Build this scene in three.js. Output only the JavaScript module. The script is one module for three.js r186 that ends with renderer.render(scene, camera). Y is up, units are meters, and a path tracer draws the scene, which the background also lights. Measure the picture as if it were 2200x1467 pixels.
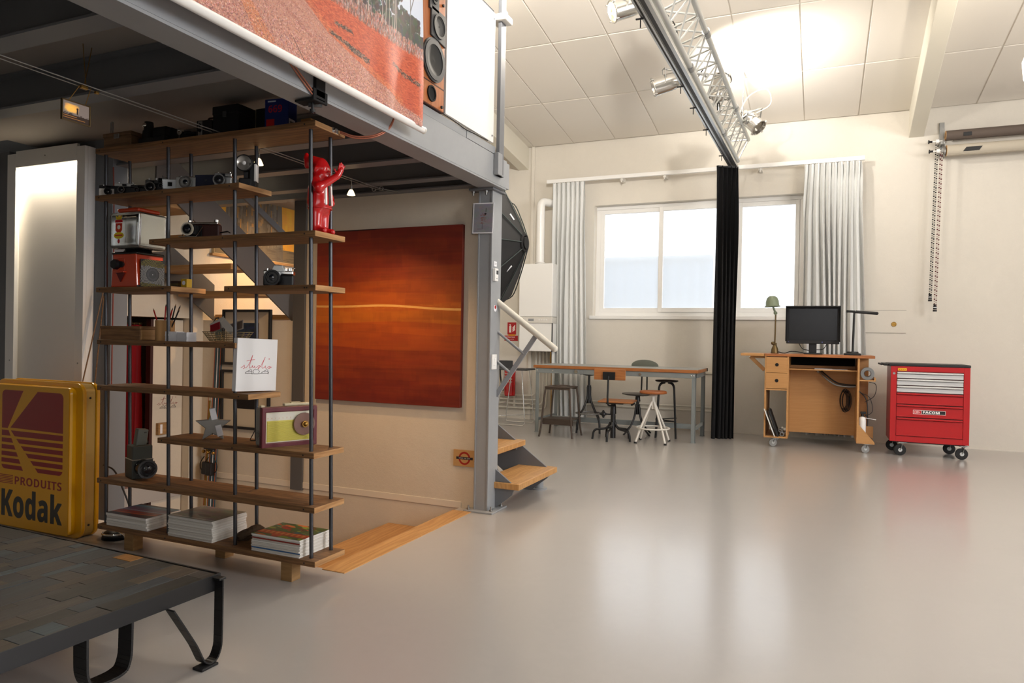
import * as THREE from 'three';
import { RoundedBoxGeometry } from 'three/addons/geometries/RoundedBoxGeometry.js';
import { mergeGeometries } from 'three/addons/utils/BufferGeometryUtils.js';
import { MarchingCubes } from 'three/addons/objects/MarchingCubes.js';
import { RectAreaLightUniformsLib } from 'three/addons/lights/RectAreaLightUniformsLib.js';

// ---------------------------------------------------------------- camera, sky, lights, exposure
const scene = new THREE.Scene();
const camera = new THREE.PerspectiveCamera(51.49, 2200 / 1467, 0.05, 200);
camera.position.set(0, 1.15, 0);
camera.rotation.order = 'YXZ';
camera.rotation.set(-0.28 * Math.PI / 180, 23.5 * Math.PI / 180, 1.03 * Math.PI / 180);
const renderer = new THREE.WebGLRenderer({ antialias: true });
renderer.toneMapping = THREE.LinearToneMapping;
renderer.toneMappingExposure = 1.3;
renderer.shadowMap.enabled = true;
RectAreaLightUniformsLib.init();
scene.background = new THREE.Color(2.0, 2.1, 2.2);          // overcast white sky outside the windows

function spot(pos, target, color, intensity, angle, penumbra, radius) {
  const l = new THREE.SpotLight(color, intensity, 0, angle, penumbra, 2);
  l.position.set(...pos); l.target.position.set(...target);
  l.castShadow = true; l.shadow.radius = radius; scene.add(l, l.target); return l;
}
function bulb(pos, color, intensity, radius) {
  const l = new THREE.PointLight(color, intensity, 0, 2);
  l.position.set(...pos); l.castShadow = true; l.shadow.radius = radius; scene.add(l); return l;
}
function area(pos, target, w, h, color, intensity) {
  const l = new THREE.RectAreaLight(color, intensity, w, h);
  l.position.set(...pos); l.lookAt(...target); scene.add(l); return l;
}
const KEY_POS = [4.6, 3.0, -2.2], KEY_AIM = [-0.6, 1.0, -8.0];
const LIGHT = { key: 4.6, side: 4.6, front: 0.8, ceiling: 12, strip: 150, halogen: 2.6 };
// out of view, placed to light the room: right softbox, side windows, rear window
area(KEY_POS, KEY_AIM, 1.5, 1.5, 0xfffcf8, LIGHT.key * 3.2);
area([5.22, 2.3, -3.3], [0, 2.3, -3.3], 3.4, 1.7, 0xf4f6ff, LIGHT.side);
area([1.2, 2.5, 3.84], [1.2, 2.5, 0], 4.0, 1.6, 0xf6f7ff, LIGHT.front);

// ---------------------------------------------------------------- small helpers
let seedv = 7;
function rnd() { seedv = (seedv * 1664525 + 1013904223) >>> 0; return seedv / 4294967296; }
const rr = (a, b) => a + (b - a) * rnd();
const V = (x, y, z) => new THREE.Vector3(x, y, z);
const used = new Map();
function numbered(n) { const k = used.get(n) || 0; used.set(n, k + 1); return k ? n + '_' + String(k).padStart(3, '0') : n; }
function clean(g) {
  let q = g.index ? g.toNonIndexed() : g;
  for (const k of Object.keys(q.attributes)) if (!['position', 'normal', 'uv'].includes(k)) q.deleteAttribute(k);
  if (!q.attributes.uv) q.setAttribute('uv', new THREE.BufferAttribute(new Float32Array(q.attributes.position.count * 2), 2));
  return q;
}
function merge(a) { return a.length === 1 ? a[0] : mergeGeometries(a.flat(9).map(clean), false); }
// uv in metres from the dominant normal; swap turns the grain
function uvm(g, swap) {
  const q = clean(g), p = q.attributes.position, n = q.attributes.normal, uv = new Float32Array(p.count * 2);
  for (let i = 0; i < p.count; i++) {
    const ax = Math.abs(n.getX(i)), ay = Math.abs(n.getY(i)), az = Math.abs(n.getZ(i));
    let u, v;
    if (ay >= ax && ay >= az) { u = p.getX(i); v = p.getZ(i); } else if (az >= ax) { u = p.getX(i); v = p.getY(i); } else { u = p.getZ(i); v = p.getY(i); }
    if (swap) [u, v] = [v, u];
    uv[2 * i] = u; uv[2 * i + 1] = v;
  }
  q.setAttribute('uv', new THREE.BufferAttribute(uv, 2)); return q;
}
function box(w, h, d, x = 0, y = 0, z = 0, r = 0.003, swap = false) {
  const m = Math.min(w, h, d) * 0.49;
  const g = r > 0 ? new RoundedBoxGeometry(w, h, d, 1, Math.min(r, m)) : new THREE.BoxGeometry(w, h, d);
  g.translate(x, y, z); return uvm(g, swap);
}
// box from extents
const bx = (x0, x1, y0, y1, z0, z1, r = 0.003, swap = false) => box(Math.abs(x1 - x0), Math.abs(y1 - y0), Math.abs(z1 - z0), (x0 + x1) / 2, (y0 + y1) / 2, (z0 + z1) / 2, r, swap);
function cyl(r0, r1, h, x = 0, y = 0, z = 0, seg = 20) { const g = new THREE.CylinderGeometry(r1, r0, h, seg); g.translate(x, y + h / 2, z); return clean(g); }
function rod(a, b, r, seg = 10, r2 = r) {
  const A = V(...a), B = V(...b), d = B.clone().sub(A), g = new THREE.CylinderGeometry(r2, r, d.length(), seg);
  g.applyQuaternion(new THREE.Quaternion().setFromUnitVectors(V(0, 1, 0), d.clone().normalize()));
  const m = A.add(B).multiplyScalar(0.5); g.translate(m.x, m.y, m.z); return clean(g);
}
// square bar between two points
function bar(a, b, w, h, r = 0.002) {
  const A = V(...a), B = V(...b), d = B.clone().sub(A), g = box(w, h, d.length(), 0, 0, 0, r);
  const m = new THREE.Matrix4().lookAt(B, A, Math.abs(d.y) > 0.999 * d.length() ? V(0, 0, 1) : V(0, 1, 0));
  g.applyMatrix4(m); const c = A.add(B).multiplyScalar(0.5); g.translate(c.x, c.y, c.z); return g;
}
function tube(pts, r, seg = 24, rs = 8, closed = false) { return clean(new THREE.TubeGeometry(new THREE.CatmullRomCurve3(pts.map(p => V(...p)), closed), seg, r, rs, closed)); }
// rounded polyline tube
function pipe(pts, r, bend = 0.05, rs = 8) {
  const path = new THREE.CurvePath(), P = pts.map(p => V(...p)); let last = P[0];
  for (let i = 1; i < P.length; i++) {
    if (i === P.length - 1) { path.add(new THREE.LineCurve3(last, P[i])); break; }
    const a = P[i].clone().add(P[i - 1].clone().sub(P[i]).normalize().multiplyScalar(bend)), b = P[i].clone().add(P[i + 1].clone().sub(P[i]).normalize().multiplyScalar(bend));
    path.add(new THREE.LineCurve3(last, a)); path.add(new THREE.QuadraticBezierCurve3(a, P[i], b)); last = b;
  }
  return clean(new THREE.TubeGeometry(path, pts.length * 10, r, rs, false));
}
function lathe(pts, seg = 28, x = 0, y = 0, z = 0) { const g = new THREE.LatheGeometry(pts.map(p => new THREE.Vector2(p[0], p[1])), seg); g.translate(x, y, z); return clean(g); }
function sph(r, x = 0, y = 0, z = 0, sx = 1, sy = 1, sz = 1, seg = 18) { const g = new THREE.SphereGeometry(r, seg, Math.ceil(seg * 0.7)); g.scale(sx, sy, sz); g.translate(x, y, z); return clean(g); }
function tor(R, r, x = 0, y = 0, z = 0, rx = Math.PI / 2, ry = 0, seg = 32) { const g = new THREE.TorusGeometry(R, r, 8, seg); g.rotateX(rx); g.rotateY(ry); g.translate(x, y, z); return clean(g); }
// disc/cylinder whose axis is z (facing the camera) or x
function disc(r, d, x = 0, y = 0, z = 0, axis = 'z', seg = 28, r2 = r) { const g = new THREE.CylinderGeometry(r2, r, d, seg); if (axis === 'z') g.rotateX(Math.PI / 2); else if (axis === 'x') g.rotateZ(-Math.PI / 2); g.translate(x, y, z); return clean(g); }
function ring(R, r, d, x, y, z, axis = 'z', seg = 32) {
  const s = new THREE.Shape(); s.absarc(0, 0, R, 0, Math.PI * 2); const h = new THREE.Path(); h.absarc(0, 0, r, 0, Math.PI * 2, true); s.holes.push(h);
  const g = new THREE.ExtrudeGeometry(s, { depth: d, bevelEnabled: false, curveSegments: seg }); g.translate(0, 0, -d / 2); if (axis === 'x') g.rotateY(Math.PI / 2); if (axis === 'y') g.rotateX(Math.PI / 2); g.translate(x, y, z); return clean(g);
}
function ext(pts, depth, bevel = 0.002, holes = []) {
  const s = new THREE.Shape(pts.map(p => new THREE.Vector2(p[0], p[1])));
  for (const h of holes) s.holes.push(new THREE.Path(h.map(p => new THREE.Vector2(p[0], p[1]))));
  return uvm(new THREE.ExtrudeGeometry(s, { depth, bevelEnabled: bevel > 0, bevelSize: bevel, bevelThickness: bevel, bevelSegments: 2, curveSegments: 16 }));
}
function plane(w, h, x = 0, y = 0, z = 0, ry = 0, rx = 0) { const g = new THREE.PlaneGeometry(w, h); if (rx) g.rotateX(rx); if (ry) g.rotateY(ry); g.translate(x, y, z); return g; }
function turn(g, rx, ry, rz, x = 0, y = 0, z = 0) { g.rotateX(rx); g.rotateY(ry); g.rotateZ(rz); g.translate(x, y, z); return g; }

function obj(parent, name, geos, mat, label) {
  const m = new THREE.Mesh(Array.isArray(geos) ? merge(geos) : geos, mat);
  m.name = parent === scene ? numbered(name) : name; m.castShadow = m.receiveShadow = true;
  if (label) m.userData.label = label;
  parent.add(m); return m;
}
function thing(name, label, category, pos = [0, 0, 0], ry = 0, group) {
  const o = new THREE.Group(); o.name = numbered(name); o.position.set(...pos); o.rotation.y = ry;
  o.userData = { label, category }; if (group) o.userData.group = group; scene.add(o); return o;
}
function solo(name, label, category, geos, mat, group) { const m = obj(scene, name, geos, mat, label); m.userData.category = category; if (group) m.userData.group = group; return m; }
function struct(name, geos, mat, label) { const m = obj(scene, name, geos, mat, label); m.userData.kind = 'structure'; return m; }
function structGroup(name, label) { const o = new THREE.Group(); o.name = numbered(name); o.userData = { kind: 'structure' }; if (label) o.userData.label = label; scene.add(o); return o; }
function copy(root, pos, ry, label, group) { const r = root.clone(); r.name = numbered(root.name.replace(/_\d{3}$/, '')); r.position.set(...pos); if (ry !== undefined) r.rotation.y = ry; r.userData = { ...root.userData, label }; if (group) r.userData.group = group; scene.add(r); return r; }

// ---------------------------------------------------------------- textures
function canvas(w, h, draw, repeat) {
  const c = document.createElement('canvas'); c.width = w; c.height = h; const x = c.getContext('2d'); draw(x, w, h);
  const t = new THREE.CanvasTexture(c); t.colorSpace = THREE.SRGBColorSpace; if (repeat) { t.wrapS = t.wrapT = THREE.RepeatWrapping; } return t;
}
const lat = []; for (let i = 0; i < 65536; i++) lat.push(rnd());
function vnoise(x, y, px, py) { // periodic value noise
  const xi = Math.floor(x), yi = Math.floor(y), fx = x - xi, fy = y - yi, s = fx * fx * (3 - 2 * fx), t = fy * fy * (3 - 2 * fy);
  const g = (a, b) => lat[((((b % py) + py) % py) * 251 + (((a % px) + px) % px) * 13 + 77) & 65535];
  return (g(xi, yi) * (1 - s) + g(xi + 1, yi) * s) * (1 - t) + (g(xi, yi + 1) * (1 - s) + g(xi + 1, yi + 1) * s) * t;
}
function dataTex(n, fn, srgb = true, m = n) {
  const d = new Uint8Array(n * m * 4);
  for (let y = 0; y < m; y++) for (let x = 0; x < n; x++) { const c = fn(x / n, y / m), o = (y * n + x) * 4; d[o] = c[0]; d[o + 1] = c[1]; d[o + 2] = c[2]; d[o + 3] = 255; }
  const t = new THREE.DataTexture(d, n, m); t.wrapS = t.wrapT = THREE.RepeatWrapping; t.magFilter = THREE.LinearFilter; t.minFilter = THREE.LinearMipmapLinearFilter; t.generateMipmaps = true;
  if (srgb) t.colorSpace = THREE.SRGBColorSpace; t.needsUpdate = true; return t;
}
function floatTex(n, fn) { // one height per texel, no 8-bit steps
  const d = new Float32Array(n * n * 4); for (let y = 0; y < n; y++) for (let x = 0; x < n; x++) { const o = (y * n + x) * 4; d[o] = d[o + 1] = d[o + 2] = fn(x / n, y / n); d[o + 3] = 1; }
  const t = new THREE.DataTexture(d, n, n, THREE.RGBAFormat, THREE.FloatType); t.wrapS = t.wrapT = THREE.RepeatWrapping; t.magFilter = THREE.LinearFilter; t.needsUpdate = true; return t;
}
const hex = (h) => [(h >> 16) & 255, (h >> 8) & 255, h & 255];
// wood: grain runs along u, texture covers 1 m x 0.5 m
function wood(light, dark, contrast = 1, knots = 3) {
  const a = hex(light), b = hex(dark);
  const t = dataTex(512, (u, v) => {
    const w = vnoise(u * 4, v * 8, 4, 8) * 1.4 + vnoise(u * 2, v * 32, 2, 32) * 0.8;
    let k = 0.5 + 0.5 * Math.sin((v * 26 + w * 2.2) * Math.PI);
    k = 0.45 * k + 0.35 * vnoise(u * 10, v * 128, 10, 128) + 0.3 * vnoise(u * 40, v * 256, 40, 256) + 0.25 * (vnoise(u * 3, v * 5, 3, 5) - 0.5);
    k = Math.min(1, Math.max(0, (k - 0.5) * contrast + 0.5));
    return [a[0] + (b[0] - a[0]) * k, a[1] + (b[1] - a[1]) * k, a[2] + (b[2] - a[2]) * k];
  });
  t.repeat.set(1, 2); return t;
}
function std(color, rough = 0.6, metal = 0, extra = {}) { return new THREE.MeshStandardMaterial({ color, roughness: rough, metalness: metal, ...extra }); }
function phys(color, rough, extra = {}) { return new THREE.MeshPhysicalMaterial({ color, roughness: rough, ...extra }); }
const speckle = dataTex(256, (u, v) => { const k = 0.5 * vnoise(u * 128, v * 128, 128, 128) + 0.3 * vnoise(u * 32, v * 32, 32, 32) + 0.2 * vnoise(u * 8, v * 8, 8, 8); const c = 255 * k; return [c, c, c]; }, false);
const sp = (r) => { const t = speckle.clone(); t.repeat.set(r, r); t.needsUpdate = true; return t; };
const mottle = (h, amp, f = 6) => { const a = hex(h); return dataTex(256, (u, v) => { const k = (0.5 * vnoise(u * f, v * f, f, f) + 0.3 * vnoise(u * f * 4, v * f * 4, f * 4, f * 4) + 0.2 * vnoise(u * 64, v * 64, 64, 64) - 0.5) * amp; return a.map(c => Math.min(255, Math.max(0, c + k))); }); };

const floorTex = mottle(0xb4b0ac, 4, 3);
for (const t of [floorTex]) t.repeat.set(0.5, 0.5);
const M = {
  floor: phys(0xffffff, 0.3, { map: floorTex, specularIntensity: 1, clearcoat: 0.6, clearcoatRoughness: 0.17 }),
  wall: std(0xffffff, 0.85, 0, { map: mottle(0xdbd5ca, 5), bumpMap: sp(2), bumpScale: 0.0008 }),
  wallLeft: std(0xffffff, 0.85, 0, { map: mottle(0xd6ccba, 7), bumpMap: sp(2), bumpScale: 0.0008 }),
  tile: std(0xe4ded5, 0.9, 0, { bumpMap: sp(6), bumpScale: 0.0006 }), tile2: std(0xe0dad0, 0.9, 0, { bumpMap: sp(6), bumpScale: 0.0006 }),
  gridrail: std(0xcfc8bd, 0.7), rafter: std(0xdcd7c9, 0.55),
  steel: std(0xffffff, 0.45, 0, { map: mottle(0x95989b, 8) }), steelDark: std(0x6a6c70, 0.5), greyWall: std(0x70757b, 0.6),
  panelUnder: std(0x807a75, 0.8), white: std(0xf0efec, 0.5), whiteGloss: std(0xf2f1ee, 0.25), offwhite: std(0xdedad2, 0.45),
  black: std(0x141416, 0.5), blackMatte: std(0x0e0e10, 0.9), blackGloss: std(0x101012, 0.18), rubber: std(0x19191a, 0.75), darkGrey: std(0x3a3b3d, 0.55),
  chrome: std(0xd8d8d6, 0.18, 1), alu: std(0xc8c9c8, 0.32, 1), aluMatt: std(0xc6c8c6, 0.45, 0.75), brass: std(0xb08a4a, 0.32, 1), bronze: std(0x6d5a3c, 0.4, 0.9), zinc: std(0x9a9a98, 0.4, 0.8),
  shelfWood: std(0xffffff, 0.62, 0, { map: wood(0x9a7047, 0x5c4026, 0.85) }), shelfEnd: std(0xffffff, 0.7, 0, { map: wood(0xc69a68, 0x93693f, 1) }),
  oak: std(0xffffff, 0.42, 0, { map: wood(0xd2a46a, 0xa87844, 0.9) }), beech: std(0xffffff, 0.5, 0, { map: wood(0xc4935c, 0xb17f4a, 0.5) }),
  deskTop: std(0xffffff, 0.35, 0, { map: wood(0xbe7a44, 0x8f542a, 0.8) }), ply: std(0xffffff, 0.4, 0, { map: wood(0xb37440, 0x8c5328, 0.8) }), walnut: std(0xffffff, 0.4, 0, { map: wood(0xb9703a, 0x8a4a22, 0.7) }),
  pine: std(0xffffff, 0.6, 0, { map: wood(0xb99362, 0x8f6b40, 0.7) }), darkBoard: std(0xffffff, 0.6, 0, { map: wood(0x8a6a48, 0x5a4028, 0.8) }),
  rawSteel: std(0x3c3c3d, 0.38, 0.85), pole: std(0x505155, 0.36, 0.85),
  red: std(0xb00f14, 0.32), redGloss: phys(0xc40d12, 0.22, { clearcoat: 0.6, clearcoatRoughness: 0.1 }), orange: phys(0xc8401c, 0.3, { clearcoat: 0.5 }), redFabric: std(0x8a0612, 0.95), maroon: std(0x5e1420, 0.4),
  yellow: std(0xe8b010, 0.35), yellowDeep: phys(0xe0a20e, 0.28, { clearcoat: 0.4, clearcoatRoughness: 0.15 }), paper: std(0xe7e4de, 0.8), pageEdge: std(0xdcd8d0, 0.85), card: std(0xeeeef2, 0.6), kraft: std(0xb58a58, 0.8),
  green: std(0x77826a, 0.4), tableSteel: std(0x858b8b, 0.45, 0.2), rust: std(0x564a42, 0.5, 0.6), copper: std(0xa8664e, 0.4, 0.4), leather: std(0x3a1812, 0.55), navy: std(0x0e1630, 0.6),
  curtain: phys(0xe2e3e1, 0.9, { side: THREE.DoubleSide, sheen: 0.3 }), blackCurtain: std(0x0d0d10, 0.95, 0, { side: THREE.DoubleSide }),
  paint: std(0xd8d3c6, 0.5), greyPaint: std(0x8d8f92, 0.45), galv: std(0xb6b8b6, 0.35, 0.85),
};
for (const k of ['wall', 'wallLeft', 'steel']) M[k].map.repeat.set(0.7, 0.7);
function print(tex, rough = 0.5, extra = {}) { return std(0xffffff, rough, 0, { map: tex, ...extra }); }
function glow(color, k) { return std(0x222222, 0.5, 0, { emissive: color, emissiveIntensity: k }); }
// ---------------------------------------------------------------- the setting
// floor with the stairwell opening
{
  const s = new THREE.Shape([[-7, -4], [5.6, -4], [5.6, 9.6], [-7, 9.6]].map(p => new THREE.Vector2(...p)));
  s.holes.push(new THREE.Path([[-4.62, 2.83], [-2.21, 2.83], [-2.21, 4.3], [-4.62, 4.3]].map(p => new THREE.Vector2(...p))));
  const g = new THREE.ExtrudeGeometry(s, { depth: 0.14, bevelEnabled: false }); g.rotateX(-Math.PI / 2); g.translate(0, -0.14, 0);
  struct('floor', uvm(g), M.floor);
}
const BACK = -9.33, WIN = { x0: -2.86, x1: -0.2, y0: 1.47, y1: 2.98 };
// back wall with the window opening, 0.3 m thick
struct('wall_back', [bx(-4.9, WIN.x0, 0, 4.2, BACK - 0.3, BACK, 0), bx(WIN.x1, 5.6, 0, 4.2, BACK - 0.3, BACK, 0), bx(WIN.x0, WIN.x1, 0, WIN.y0, BACK - 0.3, BACK, 0), bx(WIN.x0, WIN.x1, WIN.y1, 4.2, BACK - 0.3, BACK, 0)], M.wall);
struct('wall_left', [bx(-4.72, -4.57, -2.6, 5.6, -4.31, BACK - 0.3, 0)], M.wall);
struct('wall_outer', [bx(-7, -6.85, 0, 5.6, 4, -3.06, 0), bx(-6.9, -4.6, 0, 5.6, -3.2, -3.06, 0)], M.wall);
// right wall with openings for unseen windows, placed to light the room
struct('wall_right', [bx(5.3, 5.6, 0, 1.4, BACK, 4, 0), bx(5.3, 5.6, 3.2, 5.8, BACK, 4, 0), bx(5.3, 5.6, 1.4, 3.2, BACK, -5.1, 0), bx(5.3, 5.6, 1.4, 3.2, -1.5, 4, 0)], M.wall);
struct('wall_front', [bx(-7, -0.9, 0, 5.8, 3.9, 4.2, 0), bx(3.3, 5.6, 0, 5.8, 3.9, 4.2, 0), bx(-0.9, 3.3, 0, 1.65, 3.9, 4.2, 0), bx(-0.9, 3.3, 3.35, 5.8, 3.9, 4.2, 0)], M.wall);
{
  const w = structGroup('unseen_window_2'); obj(w, 'window_frame', [bx(5.3, 5.36, 1.4, 1.46, -5.1, -1.5), bx(5.3, 5.36, 3.14, 3.2, -5.1, -1.5), bx(5.3, 5.36, 1.4, 3.2, -3.34, -3.26)], M.white);
  obj(w, 'window_pane', bx(5.36, 5.38, 1.4, 3.2, -5.1, -1.5, 0), glow(0xffffff, 1.6));  // unseen glowing pane, placed to light the room from the right
  const v = structGroup('unseen_window_3'); obj(v, 'window_frame', [bx(-0.9, 3.3, 1.65, 1.71, 3.9, 3.96), bx(-0.9, 3.3, 3.29, 3.35, 3.9, 3.96), bx(1.16, 1.24, 1.65, 3.35, 3.9, 3.96)], M.white);
  obj(v, 'window_pane', bx(-0.9, 3.3, 1.65, 3.35, 3.96, 3.98, 0), glow(0xffffff, 1.4));  // unseen glowing pane behind the camera, placed to light the fronts
}
// sloping ceiling of suspended tiles
const SL = 0.128, cy = (z) => 3.855 + SL * (z - BACK);
{
  const c = structGroup('ceiling'), ang = Math.atan(SL);
  const slab = box(12.6, 0.1, 13.9, 0, 0, 0, 0); slab.rotateX(-ang); slab.translate(-0.7, cy(-2.6) + 0.075, -2.6); obj(c, 'ceiling_deck', slab, M.tile2);
  const tg = box(0.578, 0.016, 1.238, 0, 0, 0, 0.004); tg.rotateX(-ang);
  for (let i = -9; i <= 8; i++) for (let k = 0; k < 7; k++) {
    const x = 0.37 + 0.59 * (i + 0.5), z = BACK + 0.02 + 1.25 * (k + 0.5); if (x < -4.7 || x > 5.3) continue;
    const m = obj(c, 'ceiling_tile', tg, (i * 7 + k * 3) % 4 ? M.tile : M.tile2); m.position.set(x, cy(z) + 0.008, z);
  }
  const rails = [];
  for (let i = -9; i <= 9; i++) { const x = 0.37 + 0.59 * i; if (x > -4.75 && x < 5.3) rails.push(bar([x, cy(BACK) + 0.012, BACK], [x, cy(3.9) + 0.012, 3.9], 0.024, 0.01, 0)); }
  for (let k = 0; k < 11; k++) { const z = BACK + 0.02 + 1.25 * k; rails.push(box(10, 0.01, 0.024, 0.3, cy(z) + 0.012, z, 0)); }
  obj(c, 'ceiling_grid', rails, M.gridrail);
}
// portal-frame rafters
function rafter(name, x0, x1, skew) {
  const top = (z) => cy(z) + 0.05;
  const g = ext([[-BACK, 3.552], [6.6, cy(-6.6) - 0.26], [-3.9, cy(3.9) - 0.26], [-3.9, top(3.9)], [-BACK, top(BACK)]].map(p => [p[0], p[1]]), x1 - x0, 0.006);
  g.rotateY(Math.PI / 2); g.translate(x0, 0, 0); const p = g.attributes.position; for (let i = 0; i < p.count; i++) p.setX(i, p.getX(i) + skew * (p.getZ(i) - BACK)); struct(name, g, M.rafter);
}
rafter('beam_1', 0.905, 1.045, -0.03); rafter('beam_2', -3.99, -3.85, 0);

// window 1: reveal, three sashes with frosted panes
{
  const w = structGroup('window_1', 'white triple window with frosted panes'), z0 = BACK - 0.12, fr = M.white;
  obj(w, 'window_frame', [bx(-2.86, -2.8, 1.47, 2.98, z0 - 0.06, z0), bx(-0.26, -0.2, 1.47, 2.98, z0 - 0.06, z0), bx(-2.86, -0.2, 2.93, 2.98, z0 - 0.06, z0 + 0.01), bx(-2.86, -0.2, 1.47, 1.53, z0 - 0.06, z0 + 0.01), bx(-1.16, -0.98, 1.47, 2.98, z0 - 0.06, z0 + 0.02)], fr);
  const sash = (x0, x1, z) => { const y0 = 1.53, y1 = 2.93; return [bx(x0, x0 + 0.055, y0, y1, z - 0.04, z), bx(x1 - 0.055, x1, y0, y1, z - 0.04, z), bx(x0 + 0.054, x1 - 0.054, y1 - 0.055, y1, z - 0.039, z - 0.001), bx(x0 + 0.054, x1 - 0.054, y0, y0 + 0.055, z - 0.039, z - 0.001)]; };
  obj(w, 'sash', sash(-2.8, -1.945, z0), fr); obj(w, 'sash', sash(-1.99, -1.15, z0 + 0.035), fr); obj(w, 'sash', sash(-0.99, -0.25, z0), fr);
  const frost = phys(0xffffff, 0.55, { transmission: 1, thickness: 0, ior: 1.45 });
  obj(w, 'window_pane', bx(-2.75, -1.98, 1.57, 2.89, z0 - 0.024, z0 - 0.02, 0), frost); obj(w, 'window_pane', bx(-1.94, -1.2, 1.57, 2.89, z0 + 0.012, z0 + 0.016, 0), frost); obj(w, 'window_pane', bx(-0.94, -0.3, 1.57, 2.89, z0 - 0.024, z0 - 0.02, 0), frost);
  obj(w, 'window_sill', [bx(-2.9, -0.18, 1.43, 1.475, BACK - 0.12, BACK + 0.03)], fr);
}
// corrugated shed seen through the frosted panes
{
  const sh = thing('corrugated_shed', 'blue grey corrugated shed wall blurred behind the two frosted panes', 'shed', [-3.4, 0, -13.6]);
  const pts = []; for (let i = 0; i <= 60; i++) { const t = i / 60 * 3.1; pts.push([t - 1.55, 0.05 * (Math.floor(i / 2) % 2)]); } for (let i = 60; i >= 0; i--) pts.push([i / 60 * 3.1 - 1.55, -0.06]);
  const g = ext(pts.map(p => [p[0], -p[1]]), 2.75, 0); g.rotateX(-Math.PI / 2); obj(sh, 'cladding', g, std(0x44566a, 0.6));
  obj(sh, 'gutter', rod([-1.55, 2.72, 0.1], [1.55, 2.72, 0.1], 0.05), std(0x59646c, 0.5));
  const y = struct('ground_outside', bx(-30, 30, -0.3, -0.02, -40, BACK - 0.31, 0), std(0x9a9a98, 0.9));
}
// skirting and pipes on the back wall
struct('baseboard_back', [bx(-4.55, 5.3, 0, 0.012, BACK, BACK + 0.012, 0)], M.wall);
struct('trim_1', [bx(-3.79, -3.745, 0, 3.86, BACK, BACK + 0.03, 0.004)], M.wall);   // boxed conduit in the corner

// ---- wall under the mezzanine, stairwell
const PW = -4.25;
struct('wall_partition', [bx(-4.57, -2.11, -2.6, 1.25, PW - 0.1, PW, 0), bx(-3.6, -2.11, 1.25, 2.31, PW - 0.1, PW, 0)], M.wallLeft);
struct('baseboard_partition', [bx(-4.5, -2.2, -0.005, 0.04, PW, PW + 0.006, 0.002)], std(0xe2d8c6, 0.6));
struct('wall_side', [bx(-4.72, -4.57, 1.26, 2.4, -4.31, -3.06, 0), bx(-4.72, -4.57, -2.6, 1.26, -3.56, -3.06, 0), bx(-4.72, -4.57, -2.6, 1.26, -4.31, -4.126, 0)], M.wallLeft);
struct('wall_closet', [bx(-5.6, -4.72, -2.6, 2.0, -3.5, -3.45, 0), bx(-5.6, -5.5, -2.6, 2.0, -4.3, -3.5, 0), bx(-5.6, -4.72, 1.26, 1.3, -4.3, -3.5, 0), bx(-5.6, -4.72, -2.6, 1.3, -4.31, -4.26, 0)], M.wallLeft);
struct('wall_stairwell', [bx(-4.57, -2.21, -2.6, -0.02, -2.83, -2.75, 0), bx(-2.21, -2.12, -2.6, -0.14, PW, -2.75, 0), bx(-4.7, -2.1, -2.75, -2.6, PW, -2.75, 0)], M.wallLeft);
// grey wall behind the illuminated sign
struct('wall_grey', [bx(-6.9, -3.922, 0, 2.4, -3.06, -2.95, 0.002)], M.greyWall);
// mezzanine deck with its stair opening
struct('ceiling_mezzanine', [bx(-6.85, -2.08, 2.31, 2.372, -2.75, 3.9, 0), bx(-3.6, -2.08, 2.31, 2.372, -4.35, -2.75, 0), bx(-4.6, -3.6, 2.31, 2.372, -3.06, -2.75, 0), bx(-4.57, -2.7, 2.31, 2.372, -5.4, -4.35, 0)], M.panelUnder);
struct('wall_stairhead', [bx(-4.66, -3.55, 2.372, 4.4, -2.95, -2.85, 0), bx(-4.66, -4.58, 2.4, 4.4, -4.31, -2.85, 0)], M.wallLeft);
// cross beams (I sections along x)
for (const z of [-0.55, -1.05, -1.53, -2.03, -2.97, -3.43, -3.9, -4.16])
  struct('beam_cross', [bx(-6.84, -2.08, 2.15, 2.16, z - 0.09, z, 0.001), bx(-6.84, -2.08, 2.16, 2.305, z - 0.049, z - 0.041, 0), bx(-6.84, -2.08, 2.302, 2.3095, z - 0.09, z, 0)].slice(0, 3), M.steelDark).userData.label = undefined;
// main edge beam (I section along z) with kerb plate above
struct('beam_main', [bx(-2.07, -1.93, 2.13, 2.142, -4.3, 3.9, 0.001), bx(-2.07, -1.93, 2.31, 2.322, -4.3, 3.9, 0.001), bx(-1.958, -1.929, 2.142, 2.31, -4.34, 3.9, 0), bx(-2.005, -1.995, 2.142, 2.31, -4.3, 3.9, 0)], M.steel);
struct('trim_2', [bx(-1.95, -1.931, 2.326, 2.373, -4.12, -3.72, 0.002), bx(-1.952, -1.933, 2.324, 2.371, -3.717, 3.9, 0.002)], M.steel);
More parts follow.
